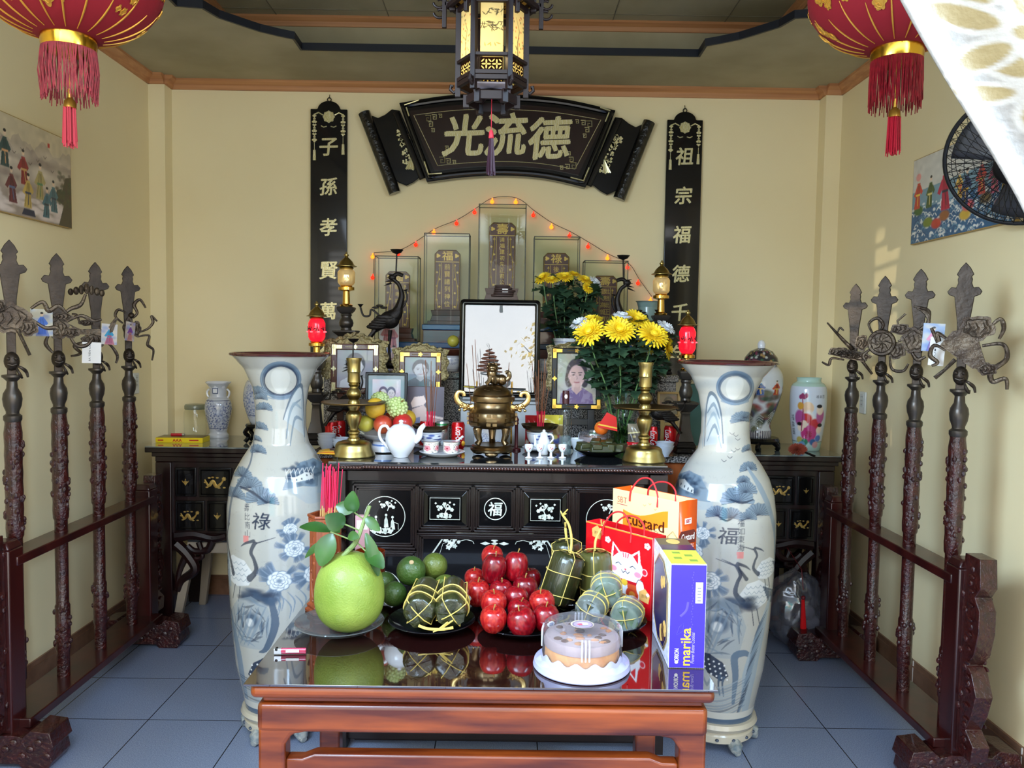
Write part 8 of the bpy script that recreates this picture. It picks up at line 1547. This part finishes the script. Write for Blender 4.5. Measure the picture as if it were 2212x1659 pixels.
# ------------------------------------------------------------------ offerings on the front table
TT = TZ+.0006
def plate(x, y, r, label, dark):
    return one('glass_plate', MB().lathe([(r*.55, 0), (r*.6, .002), (r*.86, .014), (r, .026), (r*.985, .028), (r*.84, .018), (r*.55, .006), (0, .006)], 56), glassmat('plate_dark' if dark else 'plate_clear', (110, 110, 116) if dark else (206, 212, 212), .06, op=.25 if dark else .1, opc=(50, 48, 52) if dark else (190, 196, 196)), label, 'plate', (x, y, TT), 0, 'glass plates on the offering table')
plate(-.47, 2.26, .126, 'clear glass plate under the big green pomelo', False); plate(-.21, 2.29, .126, 'dark glass plate under the two tied leaf rolls', True); plate(.05, 2.285, .128, 'dark glass plate under the front red apples', True); plate(.298, 2.31, .116, 'dark glass plate under the round leaf cakes', True)
plate(-.265, 2.5, .1, 'dark glass plate under the dark green oranges', True); plate(-.02, 2.5, .1, 'dark glass plate under the apples at the back', True); plate(.19, 2.51, .095, 'dark glass plate under the tall leaf rolls', True)
# pomelo
Y = 2.235; v = at(755, 1296, Y=Y); m = Y/FPX; o = thing('pomelo', 'big pale green pomelo with a leafy twig on the clear plate', 'fruit', (v.x, Y, TT+.0075)); R = 76*m; H = 176*m
PMG = mat('pomelo_rind', (108, 130, 44), .45, rgb2=(136, 154, 66), scale=9, bump=.22, bscale=190, coat=.08)
b = MB(); b.lathe([(R*f(t), H*t) for t in np.linspace(0, 1, 40) for f in (lambda t: (max(0, 1-abs(2*t-.9)**2.35/(.9**2.35 if t < .45 else 1.1**2.35)))**.5 if 0 < t < 1 else 0,)], 56); b.build('fruit', PMG, o, sharp=0)
b = MB(); b.tube(spline([(-.01, 0, H*.985), (.02, -.01, H+.03), (.035, -.005, H+.07), (.055, 0, H+.13)], 5), [.007]*6+[.0055]*10, 8); b.tube([(-.015, -.02, H*.97), (.005, -.025, H+.012)], [.006, .005], 8)
for p, q in (((.02, -.01, H+.03), (-.05, -.02, H+.06)), ((.03, -.005, H+.06), (-.01, -.03, H+.085)), ((.04, 0, H+.09), (.01, -.02, H+.12)), ((.02, -.01, H+.03), (.06, -.03, H+.0))): b.tube([p, q], .0022, 6)
b.build('twig', mat('green_twig', (120, 140, 84), .6), o); g = random.Random(3)
LF = mat('citrus_leaf', (26, 60, 20), .35, rgb2=(52, 90, 34), scale=9, coat=.12)
def leafov(b, p, d, up, L, W):
    d = Vector(d).normalized(); s = d.cross(Vector(up)).normalized(); n = s.cross(d); p = Vector(p); V = []; F = []
    for j in range(9):
        t = j/8; w = W*sin(pi*min(1, t*.94+.03))**.75; c = p+d*(L*t)-n*(L*.25*t*t); V += [(c-s*w+n*w*.3)[:], c[:], (c+s*w+n*w*.3)[:]]
    for j in range(8): F += [(3*j, 3*j+1, 3*j+4, 3*j+3), (3*j+1, 3*j+2, 3*j+5, 3*j+4)]
    b.add(V, F)
for p, d, up, L, W in (((-.045, -.02, H+.055), (-.35, -.5, -1), (0, -1, .4), .09, .03), ((-.05, -.02, H+.06), (-1, .1, .3), (0, -.6, 1), .09, .02), ((-.06, -.01, H+.03), (-1, -.2, -.5), (.2, -.6, 1), .075, .014), ((-.01, -.03, H+.08), (-.3, -.3, .25), (.3, -1, 0), .06, .028), ((.01, -.02, H+.115), (.05, -.3, .5), (0, -1, .1), .065, .022), ((.015, -.02, H+.12), (-.6, -.1, .2), (0, -1, .3), .05, .02), ((.045, -.005, H+.1), (.5, -.3, -.4), (0, -1, .2), .055, .015), ((.05, -.03, H+.06), (.45, -.3, -1), (.6, -1, 0), .12, .018), ((.05, -.03, H+.01), (.8, -.5, -.4), (0, -.6, 1), .07, .024), ((.0, -.02, H+.05), (.5, -.5, .1), (0, -1, .5), .04, .014), ((-.03, .01, H+.05), (-.8, .4, .2), (0, -.4, 1), .06, .02)):
    b = MB(); leafov(b, p, d, up, L, W); b.build('leaf', LF, o)
# dark green oranges
GO = mat('green_orange', (40, 66, 26), .4, rgb2=(66, 92, 34), scale=6, bump=.35, bscale=110, coat=.15); GO2 = mat('olive_orange', (66, 82, 26), .4, rgb2=(96, 106, 40), scale=6, bump=.35, bscale=110, coat=.15)
for x, y, r, Y, mt, lab in ((852, 1283, 27, 2.43, GO, 'front left of the pile'), (915, 1284, 30, 2.42, GO, 'front middle of the pile, behind the tied rolls'), (962, 1270, 29, 2.44, GO2, 'front right of the pile, olive toned'), (833, 1258, 23, 2.53, GO, 'back left of the pile behind the pomelo'), (925, 1262, 26, 2.53, GO, 'hidden in the middle of the pile'), (888, 1233, 32, 2.47, GO, 'on top of the pile, showing its pale stem scar'), (939, 1222, 28, 2.53, GO2, 'on top of the pile at the right')):
    o = fruit('green_orange', 'dark green orange '+lab, x, y, Y, r*Y/FPX, mt, 'dark green oranges on the table', fn=lambda d: 1+.015*mnoise.noise((d[0]*5, d[1]*5, d[2]*5)))
    if y == 1233: b = MB(); q = r*Y/FPX; b.lathe([(.008, -.001), (.006, .001), (0, .0005)], 10); s = b.build('stem_scar', mat('pale_scar', (176, 150, 110), .8), o); s.location = (.004, -q*.62, q*.785); s.rotation_euler = (.68, 0, 0)
# apples
AP = [mat('apple_red_%d' % i, c1, .25, rgb2=c2, scale=5, stretch=(1, 1, .35), detail=6, coat=.2, lo=.4, hi=.72) for i, (c1, c2) in enumerate((((108, 4, 16), (150, 16, 24)), ((142, 12, 20), (178, 48, 34)), ((94, 3, 14), (130, 10, 22))))]
first = {}
ap = [(1066, 1338, 30, 2.2, 1, 1, 'at the left of the front row'), (1127, 1344, 32, 2.19, 0, 1, 'in the middle of the front row'), (1179, 1335, 30, 2.22, 0, 1, 'at the right of the front row with a white sticker'), (1066, 1304, 29, 2.28, 1, 1, 'in the second row above the left front one'), (1121, 1318, 26, 2.27, 0, 1, 'wedged low between the front apples'), (1171, 1304, 29, 2.29, 1, 1, 'second row right, orange-red and without a visible stem'), (1114, 1294, 28, 2.34, 0, 1, 'in the middle of the heap, seen from its side'), (1032, 1281, 29, 2.42, 1, 1, 'at the left of the heap with a white sticker'), (1082, 1277, 26, 2.41, 0, 1, 'low in the centre of the heap, stem up'), (1134, 1271, 28, 2.42, 2, 1, 'at the right of the heap with a tilted sticker'), (1025, 1250, 22, 2.51, 1, 1, 'back left of the heap, half hidden'), (1094, 1259, 21, 2.5, 0, 1, 'deep in the centre of the heap'), (1147, 1251, 23, 2.51, 2, 1, 'back right of the heap, half hidden'), (1067, 1229, 27, 2.43, 2, 1.22, 'tall and upright at the top left of the heap'), (1114, 1224, 27, 2.46, 0, 1.22, 'tall and upright at the top right of the heap'), (1063, 1203, 24, 2.52, 1, 1, 'highest at the back of the heap')]
for i, (x, y, r, Y, mi, sz, lab) in enumerate(ap):
    v = at(x, y, Y=Y); R = r*Y/FPX; k = mi
    rot = (random.Random(i).uniform(-.3, .3), random.Random(i+50).uniform(-.25, .25), i*1.3)
    if k not in first:
        o = first[k] = thing('apple', 'red apple '+lab, 'apple', v, 0, 'red apples'); b = MB(); pr = [(0, -.86), (.12, -.93), (.3, -.97), (.52, -.9), (.78, -.62), (.95, -.2), (1, .12), (.93, .5), (.74, .8), (.5, .93), (.3, .94), (.14, .84), (0, .72)]; b.lathe(spline(pr, 3), 40, ripple=lambda a, z: 1+.025*cos(a*5)*(-z if z < 0 else .3*z)); b.build('flesh', AP[k], o, sharp=0)
        b = MB(); b.tube([(0, 0, .7), (.03, .0, .95), (.12, 0, 1.22)], [.045, .04, .06], 7); b.build('stem', mat('apple_stem', (150, 120, 60), .7), o)
    else: o = dup(first[k], v, 'red apple '+lab)
    o.scale = (R, R, R*sz); o.rotation_euler = rot
    if 'sticker' in lab:
        o.rotation_euler = (0, 0, 0); st_ = MB(); d = (.35, -.9, -.1) if i == 2 else (-.7, -.7, -.1) if i == 7 else (-.55, -.75, .25); n_ = Vector(d).normalized(); Q = n_.to_track_quat('Z', 'Y').to_matrix().to_4x4(); st_.T = Matrix.Translation(n_*.985) @ Q; st_.lathe([(.3, -.05), (.2, .0), (.0, .03)], 20); st_.m(1); [st_.box((0, u, .03), (.3, .04, .01)) for u in (-.08, 0, .08)]; st_.build('sticker', [PAPER, mat('sticker_blue', (70, 90, 150), .5)], o)
# leaf rolls
LR = mat('leaf_wrap', (25, 28, 12), .28, rgb2=(52, 54, 26), scale=7, stretch=(5, 5, .5), coat=.4, bump=.45, bscale=14); LR2 = mat('leaf_wrap_olive', (56, 58, 24), .34, rgb2=(84, 82, 40), scale=5, stretch=(5, 5, .6), coat=.3, bump=.12, bscale=26); STR = mat('yellow_string', (206, 180, 92), .6)
def roll(label, p, d, L, R, rings, seed, wrap=LR, film=False, tail=None, name='leaf_roll', grp='tied leaf rolls'):
    o = thing(name, label, 'leaf roll', p, 0, grp); o.rotation_euler = Vector(d).to_track_quat('Z', 'Y').to_euler(); g = random.Random(seed); ph = g.uniform(0, 6)
    rp = lambda a, z: 1+.035*cos(4*a+ph)+.02*sin(7*a+z*40+ph)+(.06*sin(11*a+ph)*(1 if z < .004 or z > L-.004 else 0))
    b = MB(); b.lathe([(0, .004), (R*.4, .0), (R*.8, .002), (R*.95, .01), (R, .03), (R*1.01, L*.5), (R, L-.03), (R*.94, L-.01), (R*.78, L-.002), (R*.35, L), (0, L-.004)], 40, ripple=rp)
    for z, s in ((0.0, -1), (L, 1)):
        for i in range(3): a = ph+i*2.1; b.add([(R*.1*cos(a), R*.1*sin(a), z+s*.006), (R*.85*cos(a-.5), R*.85*sin(a-.5), z+s*.001), (R*.9*cos(a), R*.9*sin(a), z+s*.005), (R*.85*cos(a+.5), R*.85*sin(a+.5), z+s*.001)], [(0, 1, 2, 3) if s > 0 else (3, 2, 1, 0)])
    b.build('leaf_wrapping', wrap, o, sharp=60)
    b = MB(); k = 1.05
    for z in rings: b.tube([(R*k*(1+.03*cos(4*a+ph))*cos(a), R*k*(1+.03*cos(4*a+ph))*sin(a), z+.003*sin(a*2+ph)) for a in np.arange(0, 6.28, .2)], .0015, 5, True, 1.6)
    for a in (ph, ph+1.57): c, s = cos(a)*R, sin(a)*R; b.tube([(c*k, s*k, .01), (c*k*1.01, s*k*1.01, L*.5), (c*k, s*k, L-.008), (c*.5, s*.5, L+.006), (0, 0, L+.008), (-c*.5, -s*.5, L+.006), (-c*k, -s*k, L-.008), (-c*k*1.01, -s*k*1.01, L*.5), (-c*k, -s*k, .01), (-c*.5, -s*.5, -.005), (0, 0, -.007), (c*.5, s*.5, -.005)], .0015, 5, True)
    if tail: b.tube(spline(tail, 4), .003, 6, flat=1.5); e = tail[-1]; [b.tube([e, (e[0]+g.uniform(-.02, .02), e[1]+g.uniform(-.01, .01), e[2]+g.uniform(.005, .025))], [.003, .002], 5) for _ in range(3)]
    b.build('string', STR, o)
    if film: b = MB(); b.lathe([(0, -.003), (R*.9, -.002), (R*1.06, .012), (R*1.07, L-.012), (R*.9, L+.002), (0, L+.003)], 40, ripple=lambda a, z: 1+.03*sin(9*a+z*60)); b.build('cling_film', glassmat('cling_film', (240, 244, 244), .07, rough=.12, op=.16, opc=(206, 218, 214)), o)
    return o
for x, lab, sd in ((904, 'tied leaf roll pointing forward, left one on the plate beside the pomelo', 1), (974, 'tied leaf roll pointing forward, right one next to the apples', 2)):
    v = at(x, 1326, Y=2.2); roll(lab, (v.x, 2.2, v.z), (.06 if sd == 1 else -.03, 1, .1), .17, 36*2.22/FPX, (.04, .085), sd)
v = at(940, 1352, Y=2.19); b = MB(); b.tube(spline([(-.045, 0, 0), (-.02, -.006, -.006), (.02, -.004, -.008), (.05, 0, -.004)], 5), .004, 6, flat=1.4); [b.tube([(.015, -.004, -.006), (.015+dx, -.01, dz)], [.004, .002], 5) for dx, dz in ((.02, .015), (.03, -.004), (.035, .02), (-.02, -.014))]; one('string_knot', b, STR, 'yellow string tie joining the two forward leaf rolls', 'string', v)
v = at(1196, 1304, Y=2.44); t = at(1232, 1196, Y=2.46); L = (t-v).length; roll('large dark leaf roll leaning right, with a looped knot on its front', v, t-v, L, 37*2.44/FPX, (L*.2, L*.62), 4, tail=[(0, 0, L), (.02, 0, L+.04), (.05, .01, L+.08), (.09, .02, L+.1)])
v = at(1290, 1304, Y=2.49); t = at(1285, 1190, Y=2.5); L = (t-v).length; roll('upright olive leaf roll just left of the red gift bag', v, t-v, L, 34*2.48/FPX, (L*.3, L*.6), 5, LR2, tail=[(0, 0, L), (-.005, 0, L+.03), (-.02, 0, L+.05), (-.04, 0, L+.07)])
v = at(1226, 1290, Y=2.58); t = at(1224, 1168, Y=2.58); L = (t-v).length; roll('dark leaf roll standing at the back behind the leaning one', v, t-v, L, 31*2.58/FPX, (L*.5, L*.85), 6, tail=[(0, 0, L), (-.02, 0, L+.012), (-.04, 0, L+.02), (-.05, 0, L+.03)])
GRW = mat('green_wrap', (58, 78, 48), .3, rgb2=(112, 130, 104), scale=10, coat=.4, bump=.2, bscale=30)
for x, y, Y, R, d, w, lab, sd in ((1270, 1322, 2.265, 34, (.5, 1, .15), LR, 'dark round leaf cake low at the left of the film-wrapped ones', 7), (1350, 1338, 2.25, 36, (.35, 1, .12), GRW, 'pale green film-wrapped round leaf cake at the lower right', 8), (1310, 1286, 2.3, 36, (.1, 1, .2), GRW, 'pale green film-wrapped round leaf cake on top of the others', 9)): v = at(x, y, Y=Y); roll(lab, v, d, .075, R*Y/FPX*.93, (.025, .05), sd, w, True, name='round_leaf_cake', grp='round leaf cakes on the plate')
# cake box in front
v = at(1256, 1440, Y=2.03); cakebox(v.x, 2.03, TT, .104, 'cake_box', 'clear domed cake box with a mauve-topped sponge cake at the table front')
# blue cookie box
o = thing('cookie_box', 'tall blue cookie box with yellow lettering at the right of the table', 'box', (.466, 2.02, TT), -.02, None); w, d, h = .092, .262, .27; BLU = mat('box_blue', (52, 34, 160), .3, coat=.2); LIL = mat('box_lilac', (196, 198, 220), .35, rgb2=(226, 226, 238), scale=60, kind='wave')
b = MB(); b.box((0, d/2, h/2), (w, d, h)); b.build('carton', LIL, o, bevel=.0012)
b = MB(); b.box((0, -.0006, h/2), (w-.003, .0012, h-.004)); y = -.0014
b.m(1).box((w*.3, y, h*.73), (w*.2, .0006, h*.2)); b.m(3); [b.box((w*.3, y-.0006, h*(.655+.03*i)), (w*.1, .0004, .003)) for i in range(5)]
b.m(2).text('marika', (w*-.04, y, h*.21), w*.27, .0005, rot=pi/2, w=h*.36, bold=.018); b.m(1).text('ORION', (w*-.28, y, h*.13), w*.12, .0005, rot=pi/2, w=h*.12, bold=.015); b.sphere((w*-.28, y, h*.06), (.0045, .0006, .0045), 12, 6); b.m(4).text('Flower Butter Cookies', (w*.16, y, h*.2), w*.1, .0004, 0, .3, rot=pi/2, w=h*.3)
b.m(5); [b.box((w*.12+.002*sin(i*1.9), y, h*(.4+.025*i)), (.002, .0004, h*.012)) for i in range(22)]; b.tube([(w*(-.3+.0), y, h*.32), (w*-.12, y, h*.36), (w*-.1, y, h*.44), (w*-.22, y, h*.4)], .0008, 4, True); b.tube(spline([(-w*.2, y, h*.5), (-.004, y, h*.56), (.0, y, h*.64)], 4), .003, 4, flat=.2)
b.build('front_print', [BLU, PAPER, mat('logo_yellow', (246, 196, 56), .4), mat('bar_grey', (120, 120, 130), .5), mat('script_lilac', (170, 160, 220), .5), mat('blue_print', (84, 70, 186), .5)], o)
b = MB(); X = -w/2; oct_ = lambda k: [(d*.5+a*d*(.42-k), h*.5+c*h*(.44-k*.8)) for a, c in ((-.55, -1), (.35, -1), (1, -.62), (1, .62), (.35, 1), (-.35, 1), (-1, .62), (-1, -.62))]
b.tr((X, 0, 0), pi/2); b.prism(oct_(0), .0, .0012); b.m(1).prism(oct_(.02), .0, .0018); b.m(0).tube([(a, .0018, c) for a, c in oct_(.035)], .001, 4, True); b.m(2)
for i, (a, c, r) in enumerate(((.22, .3, .022), (.3, .24, .026), (.4, .2, .024), (.3, .74, .016), (.42, .7, .018))): b.m(2+(i == 1)).prism(petalpoly(d*a, h*c, r, 8, .2), .0, .0026)
b.build('side_window', [mat('gold_line', (206, 180, 120), .3, .5), mat('window_indigo', (26, 22, 78), .3, coat=.1), mat('cookie', (222, 178, 100), .6), mat('choc_cookie', (84, 50, 40), .6)], o)
b = MB(); b.box((0, d*.26, h+.0006), (w-.003, d*.5, .0012)); b.m(1).box((0, d*.62, h+.0006), (w-.003, d*.2, .0012)); b.m(2).box((0, d*.86, h+.0006), (w-.003, d*.27, .0012)); b.m(3); [b.box((u*w, q*d, h+.0015), (.02, .018, .0006)) for u, q in ((-.2, .2), (.15, .3), (.2, .12), (-.15, .4))]; b.m(4).sphere((.0, d*.86, h+.001), (.02, .03, .001), 12, 6); b.build('top_print', [mat('lime_print', (206, 220, 70), .35), mat('window_indigo', (26, 22, 78), .3, coat=.1), mat('brown_print', (92, 80, 62), .4), mat('olive_print', (130, 150, 60), .5), mat('cookie', (222, 178, 100), .6)], o)
# gift bags
def giftbag(label, R, Lc, dep, h, front, side, inner, rope):
    R = Vector(R); Lc = Vector(Lc); e = R-Lc; w = e.length; rz = math.atan2(e.y, e.x); mid = (R+Lc)/2; o = thing('gift_bag', label, 'gift bag', (mid.x, mid.y, TT), rz)
    b = MB(); V = []; t = .001
    for z, k in ((0, 1), (h, 1.0)): V += [(-w/2, 0, z), (w/2, 0, z), (w/2, dep, z), (-w/2, dep, z)]
    b.add(V, [(3, 2, 1, 0), (2, 3, 7, 6), (3, 0, 4, 7)], False); b.add([V[1], V[2], V[6], V[5], (w/2, dep*.5, 0), (w/2-.006, dep*.5, h)], [(0, 4, 5, 3), (4, 1, 2, 5)], False); b.m(1).add([V[0], V[1], V[5], V[4]], [(0, 1, 2, 3)], False); b.build('bag', [side, mat('bag_base', (200, 190, 180), .5)], o, solid=.0012)
    b = MB(); front.panel(b, (0, -.001, h/2), w, h); b.build('front_print', mat('bag_print', rough=.3, vcol=True, coat=.2), o)
    b = MB(); b.add([(-w/2+.002, dep-.002, .01), (w/2-.002, dep-.002, .01), (w/2-.002, dep-.002, h-.001), (-w/2+.002, dep-.002, h-.001)], [(0, 1, 2, 3)], False); b.build('lining', inner, o)
    for y0, s in ((-.004, 1), (dep-.004, .6)):
        b = MB(); b.tube(spline([(-w*.22, y0, h-.03), (-w*.2, y0, h+.005), (-w*.1, y0+.01, h+.045*s), (w*.06, y0+.012, h+.05*s), (w*.18, y0+.006, h+.01), (w*.2, y0, h-.03)], 6), .0028, 7); b.build('rope_handle', rope, o)
    return o, w
def red_print():
    cv = Canvas(190, 210, (206, 14, 26)); W = (236, 236, 244); c = 118; s = 1.25
    cv.A[:4] = lin((226, 140, 50))
    P = lambda pts: [(c+x*s, 92+y*s) for x, y in pts]
    cv.fill(P([(-34, 20), (-30, 50), (-26, 66), (30, 66), (34, 40), (30, 20)]), W); cv.fill(P([(-34, -8), (-30, -46), (-12, -28), (12, -28), (30, -42), (34, -6)]), W); cv.blob(c, 92, 38*s, 30*s, W, 1, .02); cv.fill(P([(-29, -14), (-27, -40), (-16, -26)]), (216, 30, 46)); cv.fill(P([(28, -12), (27, -36), (16, -26)]), (216, 30, 46))
    for k in (-6, 0, 6): cv.line(P([(k, -28), (k*.8, -20)]), 3, (226, 60, 80))
    for k in (-1, 1): cv.line(P([(k*22, -2), (k*16, -6), (k*10, -2)]), 2.2, (50, 40, 60)); cv.blob(c+k*27*s, 92+9*s, 8*s, 6*s, (240, 140, 160), 1, .15)
    cv.blob(c, 92+5*s, 2.4*s, 2*s, (216, 60, 80)); cv.line(P([(-9, 8), (-5, 13), (0, 8), (5, 13), (9, 8)]), 2, (60, 40, 60))
    cv.fill(P([(-26, 26), (26, 26), (24, 34), (-24, 34)]), (200, 24, 40)); cv.blob(c-2, 92+32*s, 7*s, 7*s, (236, 190, 60), 1, .1); cv.blob(c+16*s, 92+52*s, 14*s, 15*s, (214, 70, 40), 1, .06); cv.blob(c+16*s, 92+53*s, 7*s, 7*s, (236, 150, 60), 1, .1); cv.fill(P([(4, 32), (30, 32), (26, 42), (6, 42)]), (226, 90, 50))
    cv.blob(c+33*s, 92+34*s, 8*s, 16*s, W, 1, .05); cv.line(P([(25, 26), (29, 18), (38, 20)]), 1.6, (60, 50, 70))
    cv.fill(P([(-24, 56), (20, 56), (48, 92), (-4, 92)]), (214, 152, 96)); cv.text('酥', c+18*s, 92+74*s, 18*s, (40, 20, 18))
    for x, y in ((34, 22), (172, 150)): cv.fill([(x-16, y-6), (x, y-18), (x+14, y-4), (x+10, y+18), (x-14, y+14)], (222, 168, 96)); cv.text('吉祥', x-1, y+2, 9, (60, 24, 16), w=16); cv.blob(x+8, y-4, 4, 4, W)
    for x, y in ((66, 34), (24, 150), (160, 190), (176, 24)):
        for k in range(5): cv.blob(x+5*cos(k*1.257), y+5*sin(k*1.257), 3.6, 3.6, (250, 226, 226), 1, .1)
    cv.blob(170, 92, 8, 9, (240, 200, 206), 1, .1); cv.blob(170, 92, 6, 7, (216, 40, 60), 1, .1); return cv
RP = mat('red_card', (196, 12, 24), .3, coat=.2); r = at(1410, 1163, Y=2.36); q = at(1267, 1125, Z=r.z); print('bag', r, q)
giftbag('red gift bag printed with a smiling white cat, behind the leaf cakes', (r.x, r.y), (q.x, q.y), .06, r.z-TT, red_print(), RP, RP, mat('red_rope', (206, 40, 44), .6))
def cream_print():
    cv = Canvas(200, 260, (232, 214, 150)); K = (150, 112, 60); cv.text('SBT', 30, 24, 15, (176, 20, 50), w=30); cv.line([(14, 35), (46, 36)], 2, (176, 60, 80)); g = random.Random(2)
    for i in range(46): x, y = g.uniform(110, 196), g.uniform(80, 150); cv.line([(x, y), (x+g.uniform(-14, 14), y), (x+g.uniform(-14, 14), y+g.uniform(-16, 16))], 1.2, K, .6)
    for x, y in ((136, 92), (166, 110), (184, 84)): cv.line([(x-14, y+24), (x-14, y), (x, y-14), (x+14, y), (x+14, y+24), (x-14, y+24)], 1.5, K); cv.line([(x-4, y+24), (x-4, y+10), (x+4, y+10), (x+4, y+24)], 1.3, K)
    for x, y in ((100, 26), (116, 20), (132, 30)): cv.line([(x-4, y-2), (x, y+1), (x+4, y-3)], 1.2, K)
    cv.fill([(34+i*13.6, 46+10*sin(i*.45)-1*i) for i in range(11)]+[(170-i*13.6, 84+10*sin((10-i)*.45)-1*(10-i)) for i in range(11)], (230, 140, 36)); cv.text('custard', 102, 66, 26, (70, 24, 16), w=112); cv.text('custard', 103.5, 66.6, 26, (70, 24, 16), w=112)
    cv.fill([(0, 190), (80, 176), (200, 200), (200, 260), (0, 260)], (222, 180, 90)); return cv
r = at(1467, 1085, Y=2.42); q = at(1325, 1054, Z=r.z); OR = mat('orange_card', (222, 84, 18), .3, coat=.2); CRM = mat('cream_card', (232, 214, 150), .4)
o, w = giftbag('tall cream and orange gift bag with a custard print, behind the red bag', (r.x, r.y), (q.x, q.y), .085, r.z-TT, cream_print(), OR, CRM, mat('red_rope', (206, 40, 44), .6)); h = r.z-TT
b = MB(); X = w/2+.0008; b.T = Matrix.Translation((X, .0425, 0)) @ Matrix.Rotation(pi/2, 4, 'Z'); b.m(0).prism([(-.036, h*.62), (.036, h*.62), (.04, h*.7), (.03, h*.735), (-.03, h*.735), (-.04, h*.7)], -.0012, 0); b.m(1).box((0, -.001, h*.82), (.03, .001, .018)); b.text('Custard', (0, -.0016, h*.68), .02, .0004, w=.06, bold=.02); b.text('味わいな感じ', (0, -.0006, h*.595), .012, .0004, w=.06); b.m(2).text('SBT', (0, -.0022, h*.82), .011, .0004, w=.022, bold=.03); b.m(3).sphere((.03, -.001, h*.36), (.012, .001, .012), 12, 6); b.build('side_print', [mat('dark_banner', (96, 24, 20), .4), PAPER, mat('sbt_red', (176, 20, 50), .4), mat('mint_badge', (170, 210, 150), .5)], o)
# incense holder and sticks
v = at(703, 1318, Z=TT); Y = 2.42; v = at(703, 1318, Y=Y); m = Y/FPX; HW = mat('holder_wood', (104, 44, 22), .3, coat=.4, rgb2=(150, 74, 40), scale=9, stretch=(6, 6, .5)); o = thing('incense_holder', 'hexagonal carved wooden incense holder behind the pomelo', 'holder', (v.x, Y, TT), .12); R = 37*m; H = (1322-1107)*m; b = MB(); b.lathe([(R*.92, .02), (R*.92, H*.86), (R*1.0, H*.87), (R*1.0, H*.97), (R*1.06, H*.975), (R*1.06, H), (R*.86, H), (R*.84, .03), (0, .03)], 6, smooth=False); b.build('tube', HW, o, bevel=.0012)
b = MB(); b.lathe([(R*1.18, 0), (R*1.2, .008), (R*1.05, .014), (R*1.1, .022), (R*.92, .03), (0, .03)], 6, smooth=False); b.build('foot', HW, o, bevel=.001)
b = MB()
for k in range(6):
    a = pi/6+k*pi/3; b.T = Matrix.Rotation(a+pi/2, 4, 'Z'); yy = -R*.92*.866
    if k == 4: b.text('Phúc', (0, yy, H*.68), .03, .003, 0, .3, w=.036, rot=-.3); b.text('Lộc', (0, yy, H*.42), .034, .003, 0, .3, w=.032, rot=-.3)
    else: [b.tube([(.012*sin(t*4+k), yy, H*(.12+.66*t)) for t in np.linspace(0, 1, 24)], .003, 6)]; [b.sphere((.012*sin(j*1.7), yy, H*(.15+.09*j)), (.007, .003, .006), 8, 5) for j in range(7)]
    [b.tube([(x-.008, yy*1.09, H*.9), (x-.008, yy*1.09, H*.945), (x+.006, yy*1.09, H*.945), (x+.006, yy*1.09, H*.905), (x-.003, yy*1.09, H*.905), (x-.003, yy*1.09, H*.93)], .0014, 4) for x in (-.012, .01)]
b.T = Matrix.Identity(4); b.build('carving', HW, o); g = random.Random(9); gx, gy = v.x, Y
for i in range(30):
    r_ = .02*math.sqrt(g.random()); a = g.uniform(0, 6.28); bx = (r_*cos(a)+.006, r_*sin(a)); tx = g.uniform(-.006, .03); ty = g.uniform(-.02, .02); z1 = at(720, g.uniform(1000, 1030) if i != 3 else 988, Y=Y).z-TT
    s = thing('incense_stick', 'pink incense stick standing in the hexagonal wooden holder', 'incense', (gx, gy, TT+.032), 0, 'pink incense sticks in the wooden holder') if i != 3 else thing('incense_stick', 'single black stick among the pink ones in the wooden holder', 'incense', (gx, gy, TT+.032)); z1 -= .032; P = lambda z: (bx[0]+tx*z/z1, bx[1]+ty*z/z1, z)
    if i == 0: tx, bx = .0, (-.03, 0); P = lambda z: (-.028+.02*z/z1, 0, z)
    b = MB(); zb = H-.03+.025*g.random(); b.tube([P(0), P(zb)], .0015, 5); b.build('bamboo_end', mat('bamboo_stick', (206, 160, 96), .7), s); b = MB(); b.tube([P(zb), P(z1)], .0014, 6); b.build('incense', mat('pink_incense', (216, 30, 76), .6) if i != 3 else BLACK, s)
# lighter, oil lamp jar and card behind the pomelo
v = at(626, 1413, Z=TT); o = thing('lighter', 'dark pink lighter lying at the left edge of the glass table top', 'lighter', (v.x, v.y, TT), .05); b = MB(); b.tube([(-.022, 0, .0085), (.042, 0, .0085)], .0084, 14, flat=.62); b.build('body', mat('lighter_pink', (170, 20, 66), .12, coat=.6, trans=.2), o); b = MB(); b.box((.008, -.0066, .0105), (.034, .0015, .006)); b.build('label', PAPER, o); b = MB(); b.box((-.031, 0, .009), (.02, .01, .014)); b.m(1).tube([(-.034, -.006, .014), (-.034, .006, .014)], .004, 10); b.build('metal_head', [SIL, BLACK], o, bevel=.001)
v = at(795, 1190, Y=2.56); b = MB(); b.lathe([(.03, 0), (.045, .01), (.05, .08), (.05, v.z-TT), (.046, v.z-TT), (.044, .02), (0, .015)], 30); one('amber_jar', b, mat('amber_glass', (120, 42, 12), .1, coat=.6, trans=.3), 'amber glass jar hidden behind the pomelo leaves', 'jar', (v.x+.005, 2.56, TT))
v = at(781, 1130, Y=2.6); h = v.z+.022-TT; b = MB(); b.box((0, 0, h/2), (.045, .02, h)); b.m(1).box((0, -.0105, h-.03), (.036, .001, .03)); one('pink_card_box', b, [mat('pink_card', (196, 150, 156), .4), PAPER], 'slim pinkish card box standing behind the pomelo twig', 'box', (v.x, 2.62, TT), bevel=.004)
